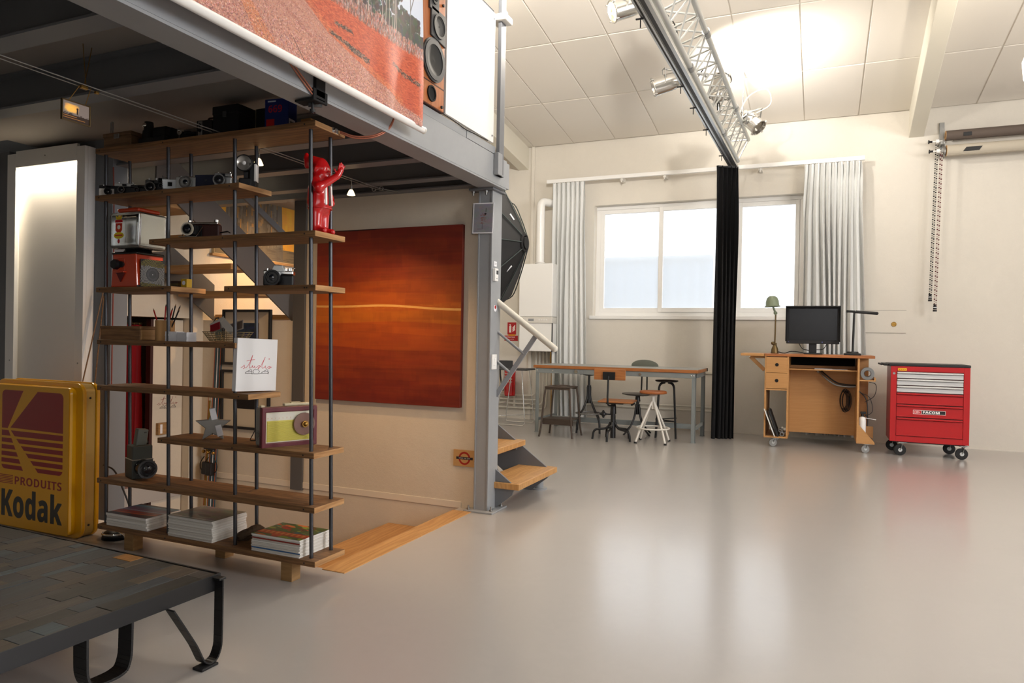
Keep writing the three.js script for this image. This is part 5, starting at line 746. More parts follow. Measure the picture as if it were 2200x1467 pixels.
{ // black cable clamp and spotlight bracket on the beam
  const t = thing('beam_clamp', 'black clamp with a dangling copper cable on the main beam under the banner', 'clamp', [-1.925, 2.13, -2.37]);
  obj(t, 'bracket', [bx(-0.01, 0.012, 0.0, 0.11, -0.03, 0.03, 0.003), bx(-0.1, 0.012, -0.014, -0.004, -0.03, 0.03, 0.003), bx(0.0, 0.012, -0.02, 0.03, -0.045, 0.045, 0.003)], M.blackMatte); obj(t, 'screw', [rod([-0.03, -0.06, 0], [-0.03, 0.0, 0], 0.006), disc(0.012, 0.012, -0.03, -0.05, 0, 'y')], M.black); obj(t, 'fin', [ext([[0, 0], [0.07, 0.02], [0.07, 0.045], [0, 0.03]], 0.01, 0.002).rotateY(Math.PI / 2).translate(-0.05, -0.03, 0.0)], M.darkGrey);
}
solo('copper_cable', 'twin copper coloured cable running along the beam to the black clamp', 'cable', [tube([[-1.922, 2.30, -2.08], [-1.922, 2.22, -2.2], [-1.922, 2.14, -2.34]], 0.0035, 14, 6), tube([[-1.922, 2.29, -2.07], [-1.922, 2.21, -2.19], [-1.922, 2.13, -2.33]], 0.0035, 14, 6)], M.copper);
solo('pink_cable', 'thin pinkish twin cable hanging from the shelf end to the beam', 'cable', [tube([[-2.10, 2.105, -2.745], [-2.04, 2.085, -2.78], [-1.97, 2.10, -2.84], [-1.93, 2.15, -2.90], [-1.915, 2.22, -2.93]], 0.004, 30, 6), tube([[-2.10, 2.112, -2.745], [-2.04, 2.093, -2.78], [-1.97, 2.108, -2.84], [-1.93, 2.158, -2.90], [-1.915, 2.226, -2.93]], 0.004, 30, 6)], M.copper);
{ // tower loudspeaker
  const t = thing('loudspeaker', 'tall wooden loudspeaker with three black drivers on the mezzanine edge', 'speaker', [-2.06, 2.375, -3.25]); // front faces +x, box 0.3 deep, 0.36 wide
  const x = 0.15; obj(t, 'cabinet', [bx(-x, x - 0.006, 0.0, 0.95, -0.168, 0.175, 0.004)], M.leather);
  obj(t, 'baffle', bx(x - 0.012, x, 0.0, 0.95, -0.148, 0.16, 0.003, true), M.walnut); obj(t, 'groove', [bx(x - 0.001, x + 0.001, 0.116, 0.122, -0.148, 0.16, 0)], M.leather);
  const wf = obj(t, 'woofer', [ring(0.114, 0.09, 0.014, x + 0.004, 0.239, -0.023, 'x', 40), ring(0.104, 0.08, 0.02, x + 0.006, 0.239, -0.023, 'x', 40)], M.darkGrey); obj(wf, 'cone', (() => { const g = lathe([[0.09, 0.012], [0.088, 0.016], [0.082, 0.012], [0.03, 0.001], [0.0, 0.006]], 36); g.rotateZ(-Math.PI / 2); g.translate(x, 0.239, -0.023); return g; })(), std(0x1b1c1d, 0.6));
  obj(t, 'midrange_plate', ext([[-0.07, 0.365], [0.08, 0.35], [0.08, 0.51], [-0.07, 0.515]], 0.008, 0.003).rotateY(Math.PI / 2).translate(x, 0, -0.058), M.darkGrey); obj(t, 'midrange', [ring(0.064, 0.052, 0.012, x + 0.012, 0.432, -0.066, 'x', 32), (() => { const g = lathe([[0.055, 0.006], [0.02, -0.006], [0, 0.004]], 28); g.rotateZ(-Math.PI / 2); g.translate(x + 0.01, 0.432, -0.066); return g; })()], M.black);
  obj(t, 'tweeter_plate', ext([[-0.04, 0.5], [0.05, 0.5], [0.05, 0.62], [-0.04, 0.62]], 0.008, 0.003).rotateY(Math.PI / 2).translate(x, 0, -0.01), M.darkGrey); obj(t, 'tweeter', [ring(0.034, 0.02, 0.01, x + 0.012, 0.565, -0.015, 'x', 28), (() => { const g = sph(0.018, x + 0.008, 0.565, -0.015); return g; })()], M.black);
  obj(t, 'bass_port', [ring(0.042, 0.034, 0.012, x + 0.003, 0.06, -0.01, 'x', 28), disc(0.036, 0.004, x + 0.0005, 0.06, -0.01, 'x')], M.blackMatte); obj(t, 'grille_peg', [disc(0.008, 0.01, x + 0.004, 0.57, -0.12, 'x'), disc(0.008, 0.01, x + 0.004, 0.02, -0.12, 'x'), disc(0.008, 0.01, x + 0.004, 0.44, 0.13, 'x')], M.black);
}
{ const t = thing('white_guard_panel', 'large white panel closing the mezzanine edge behind the loudspeaker', 'panel', [-1.95, 2.39, -3.77]); obj(t, 'sheet', bx(0, 0.02, 0, 0.82, -0.315, 0.313, 0.002), M.white); obj(t, 'fixing', [sph(0.006, 0.022, 0.04, -0.29), sph(0.006, 0.022, 0.78, -0.29)], M.zinc); }
solo('speaker_cable', 'loose black and white cable lying along the foot of the white guard panel', 'cable', [tube([[-1.93, 2.382, -3.34], [-1.925, 2.378, -3.45], [-1.922, 2.372, -3.58], [-1.922, 2.366, -3.66], [-1.93, 2.376, -3.8], [-1.93, 2.384, -4.0]], 0.004, 40, 6)], M.black);
{ const t = thing('guardrail_post', 'grey steel guardrail post bolted to the beam above the column', 'post', [-1.915, 2.19, -4.135]); obj(t, 'post', bx(-0.012, 0.012, 0.0, 1.9, -0.055, 0.015, 0.002), M.steelDark); obj(t, 'foot_bracket', [bx(-0.012, 0.02, 0, 0.14, -0.02, 0.045, 0.003), bx(-0.012, 0.014, 0, 0.012, -0.06, 0.03)], M.greyPaint); obj(t, 'rail_saddle', [bx(-0.06, 0.05, 0.985, 1.03, -0.08, 0.04, 0.01), bx(-0.01, 0.03, 1.03, 1.06, -0.04, 0.0)], M.offwhite); }
{ const t = thing('end_panel', 'narrow white end panel of the mezzanine beside the guardrail post', 'panel', [-1.96, 2.29, -4.26]); obj(t, 'sheet', bx(-0.02, 0.02, 0, 0.90, -0.012, 0.012, 0.002), M.white); obj(t, 'edge', bx(-0.022, 0.022, 0, 0.012, -0.014, 0.014, 0.002), M.white); }
{ const t = thing('upper_rail', 'dark rail end with a pale clamp at the top of the white guard panel', 'rail', [-1.97, 3.23, -4.0]); obj(t, 'tube', rod([0, 0, -0.1], [0, 0.0, 0.35], 0.022, 14), M.darkGrey); obj(t, 'bracket', bx(-0.02, 0.02, -0.12, 0.0, -0.02, 0.02), M.darkGrey); }
// ---------------------------------------------------------------- far left corner of the studio
{ // octagonal softbox seen from behind
  const t = thing('softbox', 'black octagonal softbox seen from behind beside the steel column', 'softbox', [-2.335, 1.965, -5.6]); 
  const prof = [[0.07, 0], [0.11, -0.02], [0.34, -0.14], [0.60, -0.30], [0.64, -0.37]], g = new THREE.LatheGeometry(prof.map(p => new THREE.Vector2(...p)), 8); g.computeVertexNormals(); const q = clean(g.toNonIndexed()); q.computeVertexNormals(); q.rotateZ(-Math.PI / 2); obj(t, 'shell', q, std(0x1a1a1b, 0.75, 0, { side: THREE.DoubleSide }));
  for (let i = 0; i < 8; i++) { const a = i * Math.PI / 4; const pts = prof.map(p => [p[1] + 0.006, -Math.cos(a) * (p[0] + 0.006), Math.sin(a) * (p[0] + 0.006)]); obj(t, 'rib', tube(pts, 0.005, 16, 6), std(0x23302f, 0.5)); }
  obj(t, 'speed_ring', [tor(0.07, 0.014, 0.0, 0, 0, 0, Math.PI / 2, 24), disc(0.05, 0.06, -0.01, 0, 0, 'x')], M.blackMatte); obj(t, 'diffuser', (() => { const d = new THREE.CylinderGeometry(0.62, 0.62, 0.006, 8); d.rotateZ(Math.PI / 2); d.translate(-0.365, 0, 0); return clean(d); })(), M.white);
  obj(t, 'ring_clip', [bar([-0.10, 0.24, 0.09], [-0.07, 0.19, 0.07], 0.008, 0.012), bar([-0.12, -0.25, 0.1], [-0.08, -0.2, 0.08], 0.008, 0.012)], M.card);
  obj(t, 'stand', [rod([-0.5, -1.93, 0.0], [-0.5, -0.05, 0.0], 0.014), rod([-0.5, -0.05, 0], [-0.06, -0.02, 0], 0.012), ...[0, 2.1, 4.2].map(a => rod([-0.5, -1.3, 0], [-0.5 + 0.35 * Math.cos(a + 2.4), -1.955, 0.35 * Math.sin(a + 2.4)], 0.01))], M.black);
}
{ // wall boiler
  const t = thing('wall_boiler', 'white wall mounted gas boiler with a flue pipe behind the handrail', 'boiler', [-3.56, 0.975, -9.33]);
  obj(t, 'casing', [bx(-0.245, 0.245, 0.47, 1.195, 0, 0.37, 0.012)], M.white); obj(t, 'lower_cover', bx(-0.24, 0.245, 0, 0.385, 0, 0.35, 0.008), M.white); const c = obj(t, 'control_panel', bx(-0.245, 0.245, 0.385, 0.468, 0, 0.368, 0.006), M.offwhite); obj(c, 'display', bx(-0.1, -0.02, 0.41, 0.445, 0.366, 0.371), M.greyPaint); obj(c, 'gauge', [disc(0.016, 0.006, -0.18, 0.428, 0.37)], M.darkGrey); obj(c, 'button', [0, 1, 2, 3].map(k => bx(0.05 + k * 0.035, 0.072 + k * 0.035, 0.42, 0.435, 0.366, 0.371)), M.white);
  obj(t, 'side_gap', bx(0.236, 0.249, -0.002, 0.384, 0.34, 0.352, 0), M.darkGrey);
  const fl = pipe([[0.03, 1.19, 0.3], [0.03, 2.05, 0.3], [0.14, 2.05, 0.06], [0.16, 2.05, -0.01]], 0.056, 0.08, 20); obj(t, 'flue_pipe', [fl, tor(0.062, 0.008, 0.03, 1.21, 0.3)], M.whiteGloss);
}
{ const t = thing('heating_pipes', 'cream painted heating pipes rising to the boiler and running along the wall', 'pipes', [0, 0, BACK]);
  for (let k = 0; k < 4; k++) obj(t, 'pipe', pipe([[-4.56, 0.34 - k * 0.06, 0.05], [-3.66 + k * 0.055 + 0.0, 0.34 - k * 0.06, 0.05], [-3.66 + k * 0.055, 0.985, 0.05]], 0.013, 0.07, 10), M.paint);
  obj(t, 'pipe', pipe([[-3.42, 0.975, 0.1], [-3.42, 0.86, 0.1], [-3.42, 0.7, 0.05], [-3.42, 0.02, 0.05]], 0.012, 0.05, 10), M.brass); obj(t, 'pipe', pipe([[-3.3, 0.31, 0.05], [-1.0, 0.31, 0.05]], 0.012, 0.03, 8), M.paint); obj(t, 'pipe', pipe([[-3.3, 0.26, 0.05], [-1.0, 0.26, 0.05]], 0.012, 0.03, 8), M.paint);
  obj(t, 'bracket', [bx(-4.0, -3.97, 0.14, 0.36, 0, 0.05), bx(-2.2, -2.17, 0.24, 0.33, 0, 0.05)], M.paint); obj(t, 'dado_trunking', bx(-1.9, -1.0, 0.735, 0.76, 0, 0.02), M.paint); }
{ const t = thing('fire_extinguisher', 'red fire extinguisher with black hose on the wall behind the stairs', 'extinguisher', [-4.03, 0.33, -9.22]); obj(t, 'cylinder', lathe([[0, 0], [0.075, 0], [0.08, 0.02], [0.08, 0.38], [0.06, 0.43], [0.02, 0.45], [0.0, 0.45]], 28), M.redGloss); obj(t, 'valve', [cyl(0.018, 0.016, 0.04, 0, 0.45, 0), bx(-0.08, 0.03, 0.485, 0.5, -0.012, 0.012)], M.black); obj(t, 'hose', tube([[-0.04, 0.47, 0], [-0.13, 0.43, 0.02], [-0.14, 0.3, 0.03], [-0.1, 0.14, 0.05]], 0.011, 20, 7), M.rubber); obj(t, 'nozzle', rod([-0.1, 0.14, 0.05], [-0.085, 0.07, 0.06], 0.014, 10, 0.018), M.black); obj(t, 'label_band', [0, 1, 2, 3].map(k => { const g = new THREE.CylinderGeometry(0.0806, 0.0806, 0.012, 20, 1, true, -0.8, 1.6); g.translate(0, 0.2 + k * 0.04, 0); return clean(g); }), std(0xd8b8b0, 0.5)); obj(t, 'safety_tag', bx(0.0, 0.03, 0.44, 0.49, 0.02, 0.03), M.yellow); }
{ const t = thing('extinguisher_sign', 'small red fire extinguisher sign in two parts above the extinguisher', 'sign', [-4.065, 1.12, BACK]); obj(t, 'upper_plate', bx(-0.065, 0.07, 0.08, 0.255, 0.001, 0.004, 0), M.red); obj(t, 'upper_print', plane(0.13, 0.17, 0.0025, 0.168, 0.0046), print(canvas(104, 136, (c) => { c.fillStyle = '#b3141a'; c.fillRect(0, 0, 104, 136); c.fillStyle = '#f0e8e4'; c.fillRect(20, 38, 26, 78); c.fillRect(27, 20, 12, 16); c.fillRect(16, 20, 14, 5); for (let i = 0; i < 3; i++) { c.beginPath(); c.moveTo(60, 60 + i * 18); c.lineTo(92, 26 + i * 22); c.lineTo(96, 40 + i * 22); c.lineTo(64, 72 + i * 18); c.fill(); } })));
  obj(t, 'lower_plate', bx(-0.11, 0.1, -0.01, 0.065, 0.001, 0.004, 0), M.red); obj(t, 'lower_print', plane(0.205, 0.072, -0.005, 0.0275, 0.0046), print(canvas(205, 72, (c) => { c.fillStyle = '#a9121a'; c.fillRect(0, 0, 205, 72); c.fillStyle = '#efe2de'; c.font = 'bold 24px sans-serif'; c.fillText('EXTINCTEUR', 18, 30); c.font = '17px sans-serif'; c.fillText('EAU PULVERISEE', 22, 58); }))); obj(t, 'middle_tag', bx(-0.05, 0.06, 0.066, 0.08, 0.001, 0.004, 0), M.yellow); }
// ---- curtains and rail on the window wall
{ const t = thing('curtain_rail', 'long white curtain rail above the window', 'rail', [0, 3.31, BACK + 0.16]); obj(t, 'rail', bx(-3.5, 0.44, -0.02, 0.03, -0.02, 0.02, 0.004), M.white); for (const x of [-2.45, -1.88, -0.71, -3.2, 0.2]) obj(t, 'bracket', [bx(x - 0.02, x + 0.02, -0.05, 0.0, -0.16, 0.0), bx(x - 0.006, x + 0.006, -0.075, -0.02, -0.01, 0.01)], M.offwhite); }
function drape(name, label, x, y, z, w, h, pl, amp, mat, opt) { const t = thing(name, label, 'curtain', [x, y, z]); obj(t, 'cloth', curtainGeo(w, h, pl, amp, opt), mat); const hk = []; for (let i = 0; i < pl; i++) hk.push(bx((-0.5 + (i + 0.5) / pl) * w - 0.006, (-0.5 + (i + 0.5) / pl) * w + 0.006, -0.03, 0.012, -0.012, 0.0, 0)); obj(t, 'header_hooks', hk, M.white); return t; }
drape('curtain', 'grey white pleated curtain gathered beside the boiler', -3.18, 3.285, -9.16, 0.46, 3.25, 7, 0.05, M.curtain, { seed: 5, flare: 0.12, lean: 0.08 });
drape('curtain', 'grey white pleated curtain gathered behind the monitor', 0.10, 3.285, -9.16, 0.62, 3.22, 10, 0.055, M.curtain, { seed: 11, flare: 0.16, lean: 0.07 });
// ---------------------------------------------------------------- lighting truss
const TZ0 = -8.75, TZ1 = -1.2, ty = (z) => -0.037 * (z - TZ0); // rises... lower towards the camera
const tyy = (z) => -0.027 * (z + 8.6);
{
  const t = thing('lighting_truss', 'aluminium triangular lighting truss with a flat rail running under the ceiling', 'truss', [0, 0, 0]);
  const A = (z) => [-0.93, 3.29 + tyy(z), z], B = (z) => [-0.815, 3.53 + tyy(z), z], C = (z) => [-1.05, 3.53 + tyy(z), z];
  for (const [n, F] of [['bottom_chord', A], ['chord', B], ['chord', C]]) obj(t, n, rod(F(TZ0), F(TZ1), n === 'bottom_chord' ? 0.023 : 0.021, 14), M.aluMatt);
  const step = 0.165; let k = 0; for (let z = TZ0 + 0.06; z < TZ1 - step; z += step, k++) { const e = z + step; for (const [P, Q] of [[A, B], [A, C], [C, B]]) { const g = k % 2 ? rod(P(z), Q(e), 0.0075, 8) : rod(Q(z), P(e), 0.0075, 8); obj(t, 'lattice_bar', g, M.aluMatt); } }
  obj(t, 'end_frame', [bar(A(TZ0), B(TZ0), 0.03, 0.012), bar(B(TZ0), C(TZ0), 0.03, 0.012), bar(C(TZ0), A(TZ0), 0.03, 0.012)], M.alu);
  for (const z of [-7.4, -5.4, -3.2]) { const g = []; for (const F of [A, B, C]) g.push(rod(F(z - 0.04), F(z + 0.04), 0.03, 12)); obj(t, 'coupler', g, M.zinc); }
  for (const z of [-7.9, -4.4]) obj(t, 'hanging_rod', [rod([-0.80, 3.55 + tyy(z), z], [-0.80, cy(z) + 0.02, z], 0.008), rod([-1.05, 3.55 + tyy(z), z], [-1.05, cy(z) + 0.02, z], 0.008)], M.zinc);
}
{
  const t = thing('curtain_track', 'flat aluminium curtain track with small black carriers along the truss', 'track', [0, 0, 0]); const R = (z, dx, dy) => [-0.985 + dx, 3.235 + tyy(z) + dy, z];
  obj(t, 'profile', [bar(R(-8.95, 0, 0.01), R(TZ1, 0, 0.01), 0.1, 0.02, 0.003)], M.aluMatt); obj(t, 'lip', [bar(R(-8.95, -0.042, -0.004), R(TZ1, -0.042, -0.004), 0.014, 0.012), bar(R(-8.95, -0.016, -0.004), R(TZ1, -0.016, -0.004), 0.014, 0.012), bar(R(-8.95, 0.036, -0.004), R(TZ1, 0.036, -0.004), 0.026, 0.012)], M.alu); obj(t, 'slot', [bar(R(-8.95, -0.029, -0.0005), R(TZ1, -0.029, -0.0005), 0.01, 0.003, 0), bar(R(-8.95, 0.007, -0.0005), R(TZ1, 0.007, -0.0005), 0.024, 0.003, 0)], M.darkGrey);
  for (const z of [-8.1, -6.95, -6.2, -5.6, -4.25]) { const [x, y] = R(z, -0.03, -0.06); obj(t, 'carrier', [cyl(0.004, 0.004, 0.06, x - 0.02, y - 0.01, z, 6), bx(x - 0.05, x + 0.0, y + 0.04, y + 0.05, z - 0.006, z + 0.006)], M.black); }
  obj(t, 'bolt', [-8.6, -8.0, -7.4, -6.8, -6.0, -5.2, -4.4].map(z => { const [x, y] = R(z, -0.016, 0); return sph(0.008, x, y, z, 1, 1, 1, 8); }), M.darkGrey);
}
{ const g = curtainGeo(0.27, 3.22, 5, 0.035, { seed: 21, flare: 0.0, lean: 0 }); g.rotateY(0.55); const t = thing('black_curtain', 'narrow black curtain hanging from the end of the truss track to the floor', 'curtain', [-1.04, 3.225, -8.68]); obj(t, 'cloth', g, M.blackCurtain); obj(t, 'header_tape', bx(-0.12, 0.12, -0.02, 0.0, -0.02, 0.02), M.black).rotation.y = 0.55; }
// PAR cans
function parCan(label, pos, dir, on, yokeTo) {
  const t = thing('par_spotlight', label, 'spotlight', pos); const q = new THREE.Quaternion().setFromUnitVectors(V(0, 0, 1), V(...dir).normalize()); const T = (g) => { g.applyQuaternion(q); return g; };
  const body_ = lathe([[0.0, -0.17], [0.035, -0.168], [0.062, -0.14], [0.078, -0.09], [0.082, -0.05], [0.082, 0.10], [0.088, 0.102], [0.088, 0.11], [0.078, 0.108], [0.076, 0.0], [0.0, -0.02]], 32); body_.rotateX(Math.PI / 2); obj(t, 'can', T(body_), std(0xd2d0cc, 0.2, 1));
  const rim = [tor(0.088, 0.004, 0, 0, 0.104, 0)]; for (let i = 0; i < 4; i++) { const a = i * Math.PI / 2 + 0.78; rim.push(bx(-0.012, 0.012, -0.004, 0.004, 0.09, 0.118).translate(Math.cos(a) * 0.092, Math.sin(a) * 0.092, 0)); } obj(t, 'colour_frame', T(merge(rim)), M.chrome);
  const v = []; for (let i = 0; i < 6; i++) { const a = i * 1.047; v.push(box(0.028, 0.006, 0.02, Math.cos(a) * 0.074, Math.sin(a) * 0.074, -0.1, 0.002)); } v.push(box(0.05, 0.05, 0.02, 0, 0, -0.172, 0.004)); obj(t, 'rear_vents', T(merge(v)), M.zinc);
  const d = disc(0.074, 0.004, 0, 0, 0.07); obj(t, on ? 'lamp_lens' : 'lens', T(d), on ? glow(0xffe2b0, on) : std(0x8a8478, 0.2, 0.6));
  const y = yokeTo.map((c, i) => c - pos[i]); obj(t, 'yoke', [T(merge([bar([-0.092, 0, 0], [-0.092, 0.13, -0.03], 0.02, 0.004), bar([0.092, 0, 0], [0.092, 0.13, -0.03], 0.02, 0.004), bar([-0.092, 0.13, -0.03], [0.092, 0.13, -0.03], 0.02, 0.004)])), rod((() => { const p = V(0, 0.13, -0.03).applyQuaternion(q); return [p.x, p.y, p.z]; })(), y, 0.008), sph(0.022, ...y)], M.zinc);
  const tail = V(0, 0, -0.17).applyQuaternion(q); obj(t, 'power_cable', tube([[tail.x, tail.y, tail.z], [tail.x * 1.5 + 0.02, tail.y * 1.4 - 0.05, tail.z * 1.4], [y[0] * 0.8 + tail.x * 0.5, y[1] * 0.8 + 0.06, y[2] + 0.08], [y[0], y[1] + 0.03, y[2] + 0.05]], 0.005, 20, 6), M.black); return t;
}
parCan('lit silver spotlight at the top edge of the picture, its warm lens glowing', [-1.5, 3.83, -5.6], [-0.75, -0.35, 0.5], 3.5, [-1.05, 3.46, -5.6]);
parCan('unlit silver spotlight hanging beside the middle of the truss', [-1.36, 3.52, -6.55], [-0.93, -0.3, 0.25], 0, [-0.98, 3.55, -6.55]);
parCan('silver spotlight near the far end of the truss, pointing away to the window side', [-0.70, 3.50, -7.95], [0.62, -0.72, 0.28], 0, [-0.86, 3.52, -7.9]);
parCan('lit silver spotlight hidden on top of the truss, aimed at the ceiling', [-0.93, 3.62, -7.1], [0.1, 0.8, -0.4], 6, [-0.93, 3.4, -7.15]);
parCan('unseen silver spotlight high on the truss near the camera, placed to light the ceiling', [-0.93, 3.5, -3.2], [-0.5, 0.7, -0.3], 6, [-0.93, 3.3, -3.25]);  // out of view near the camera, placed to light the ceiling
spot([-0.88, 3.745, -7.2], [-0.5, 4.2, -7.75], 0xfff8ee, LIGHT.ceiling, 1.4, 1, 4);
spot([-1.58, 3.79, -5.54], [-3.4, 3.2, -4.6], 0xfff4e4, LIGHT.ceiling * 1.2, 1.35, 1, 3);
spot([-1.0, 3.6, -3.24], [-2.0, 5.0, -5.0], 0xfff8ee, LIGHT.ceiling * 4, 1.35, 1, 4);
solo('truss_cable', 'thin pale cable looping up from the truss near its far end', 'cable', tube([[-0.86, 3.53, -7.9], [-0.72, 3.72, -7.75], [-0.55, 3.78, -7.8], [-0.52, 3.66, -7.9], [-0.70, 3.56, -7.9]], 0.006, 30, 6), std(0xb9b3a8, 0.6));
// ---- background paper rolls on wall brackets
{
  const t = thing('paper_roll_bracket', 'steel wall bracket carrying two background rolls with expanding chain drives', 'bracket', [1.2, 3.28, BACK]);
  obj(t, 'plate', bx(0.0, 0.05, 0.0, 0.40, 0.0, 0.03), M.zinc); obj(t, 'arm', [bx(0.0, 0.03, 0.12, 0.16, 0, 0.16), bx(0.0, 0.03, 0.02, 0.06, 0, 0.22)], M.zinc); obj(t, 'end_flange', [disc(0.05, 0.012, 0.03, 0.14, 0.13, 'x'), disc(0.055, 0.012, 0.03, 0.03, 0.2, 'x')], M.zinc);
  for (const [y, z] of [[0.165, 0.13], [0.04, 0.2]]) { const d = obj(t, 'chain_drive', [rod([-0.10, y, z], [0.02, y, z], 0.009), disc(0.024, 0.03, -0.03, y, z, 'x', 10)], M.whiteGloss); obj(d, 'thumb_knob', [disc(0.022, 0.012, -0.115, y, z, 'x', 8), disc(0.012, 0.03, -0.095, y, z, 'x', 8), disc(0.01, 0.02, -0.03, y, z, 'x', 8)], M.black); }
}
function roll(name, label, y, z, r, mat, tag) { const t = thing(name, label, 'roll', [1.25, y, BACK + z]); obj(t, 'roll', rod([0, 0, 0], [3.9, 0, 0], r, 28), mat); obj(t, 'core', ring(r * 0.98, r * 0.6, 0.004, -0.002, 0, 0, 'x'), M.kraft); obj(t, 'loose_edge', bx(0.0, 3.9, -r * 0.92, -r * 0.86, r * 0.3, r * 0.52, 0.001), mat); obj(t, 'black_label', tag, M.black); return t; }
roll('paper_roll', 'grey brown background paper roll, the upper and farther of two', 3.50, 0.13, 0.055, std(0x5c5048, 0.8), bx(0.16, 0.24, -0.03, 0.012, 0.05, 0.057));
roll('paper_roll', 'cream background paper roll with a black slanted label, the lower of two', 3.315, 0.20, 0.062, std(0xb9b0a0, 0.8), ext([[0.15, -0.03], [0.30, -0.03], [0.33, 0.012], [0.18, 0.012]], 0.006, 0.001).translate(0, 0, 0.055));
function chain(label, x, y0, len, z, cols, lean) {
  const t = thing('pull_chain', label, 'chain', [x, y0, z]); const a = [], b = []; const n = Math.round(len / 0.026);
  for (let i = 0; i < n; i++) { const u = i / n, px = lean * u, py = -len * u; (i % 2 ? a : b).push(box(0.014, 0.016, 0.012, px - 0.007, py, 0, 0.003), box(0.014, 0.016, 0.012, px + 0.009, py - 0.013, 0.008, 0.003)); }
  obj(t, 'dark_links', a, cols[0]); obj(t, 'pale_links', b, cols[1]); obj(t, 'weight', [cyl(0.018, 0.018, 0.035, lean, -len - 0.035, 0), cyl(0.012, 0.018, 0.02, lean, -len, 0), cyl(0.02, 0.02, 0.02, lean, -len - 0.06, 0)], M.black); obj(t, 'weight_band', [cyl(0.0185, 0.0185, 0.008, lean, -len - 0.018, 0)], M.card);
}
chain('black and pale pull chain of the paper rolls, the shorter of two', 1.165, 3.43, 1.72, BACK + 0.13, [M.black, std(0x8f8a80, 0.5)], -0.035);
chain('red and white pull chain of the paper rolls, the longer of two', 1.20, 3.30, 1.71, BACK + 0.2, [std(0x5a1a1a, 0.5), std(0xb9aaa0, 0.5)], -0.03);
{ const t = thing('wall_hatch', 'flush white wall hatch with a small brass ring pull', 'hatch', [0.74, 1.29, BACK]); obj(t, 'door', bx(-0.3, 0.165, 0.0, 0.26, 0, 0.006, 0.001), M.wall); obj(t, 'gap', [bx(-0.305, 0.17, 0.26, 0.264, 0, 0.0065, 0), bx(-0.305, 0.17, -0.004, 0, 0, 0.0065, 0)], std(0xa09a8e, 0.8)); obj(t, 'ring_pull', [tor(0.024, 0.004, 0.045, 0.1, 0.012, 0), disc(0.022, 0.004, 0.045, 0.1, 0.008), bx(0.02, 0.07, 0.095, 0.107, 0.01, 0.016)], M.brass); }
// lamp at the picture's edge
{ const t = thing('hanging_studio_lamp', 'bright white hanging studio lamp cut off by the edge of the picture', 'lamp', [1.40, 3.14, -6.0]);
  obj(t, 'glowing_shade', (() => { const g = lathe([[0.0, 0.16], [0.09, 0.13], [0.13, 0.02], [0.12, -0.1], [0.06, -0.18], [0, -0.19]], 28); return g; })(), glow(0xfff6e6, 3)); obj(t, 'cap', cyl(0.05, 0.03, 0.07, 0, 0.15, 0), M.white); obj(t, 'cord', rod([0, 0.2, 0], [0, cy(-6) - 3.14 + 0.01, 0], 0.006), M.white); bulb([1.40, 3.12, -6.0], 0xfff2dc, 3, 3); }
// ---------------------------------------------------------------- work table and stools
{
  const t = thing('work_table', 'long grey steel work table with a thick wooden top under the window', 'table', [0, 0, 0]); const x0 = -3.235, x1 = -1.245, z0 = -8.85, z1 = -8.115, h = 0.825;
  obj(t, 'tabletop', bx(x0, x1, h - 0.036, h, z0, z1, 0.004), M.ply); obj(t, 'top_sheet', bx(x0 + 0.01, x1 - 0.01, h, h + 0.003, z0 + 0.01, z1 - 0.004, 0.001), std(0x8e8f8a, 0.35)); obj(t, 'corner_cap', bx(x1 - 0.02, x1 + 0.002, h - 0.037, h + 0.001, z0 - 0.002, z0 + 0.06, 0.003), M.black);
  for (const [a, b] of [[x0 + 0.05, z1 - 0.02], [x1 - 0.05, z1 - 0.02], [x0 + 0.05, z0 + 0.03], [x1 - 0.05, z0 + 0.03]]) obj(t, 'leg', [bx(a - 0.022, a + 0.022, 0, h - 0.036, b - 0.004, b, 0.001), bx(a < -2 ? a - 0.022 : a + 0.018, a < -2 ? a - 0.018 : a + 0.022, 0, h - 0.036, b - 0.045, b, 0.001), bx(a - 0.03, a + 0.03, 0, 0.005, b - 0.05, b + 0.005)], M.tableSteel);
  obj(t, 'apron', [bx(x0 + 0.03, x1 - 0.03, h - 0.095, h - 0.037, z1 - 0.02, z1 - 0.014), bx(x0 + 0.03, x1 - 0.03, h - 0.095, h - 0.037, z0 + 0.03, z0 + 0.036), bx(x1 - 0.034, x1 - 0.028, h - 0.095, h - 0.037, z0 + 0.03, z1 - 0.02), bx(x0 + 0.028, x0 + 0.034, h - 0.095, h - 0.037, z0 + 0.03, z1 - 0.02)], M.tableSteel);
  obj(t, 'rivet', [x0 + 0.05, x0 + 0.25, x1 - 0.05, x1 - 0.08].map(x => sph(0.009, x, h - 0.066, z1 - 0.013, 1, 1, 0.5, 10)), M.chrome); obj(t, 'lock', [disc(0.022, 0.01, x0 + 0.55, h - 0.066, z1 - 0.01), disc(0.016, 0.012, x1 - 0.66, h - 0.07, z1 - 0.01)], M.chrome);
  obj(t, 'foot_beam', [bx(x0 + 0.06, x1 - 0.06, 0.1, 0.16, -8.62, -8.6), bx(x0 + 0.03, x0 + 0.06, 0.14, 0.17, z0 + 0.03, z1 - 0.03), bx(x1 - 0.06, x1 - 0.03, 0.14, 0.17, z0 + 0.03, z1 - 0.03)], M.tableSteel);
  obj(t, 'drawer', bx(x0 + 0.6, x0 + 0.63, h - 0.1, h - 0.05, z1 - 0.014, z1 - 0.008), M.tableSteel);
}
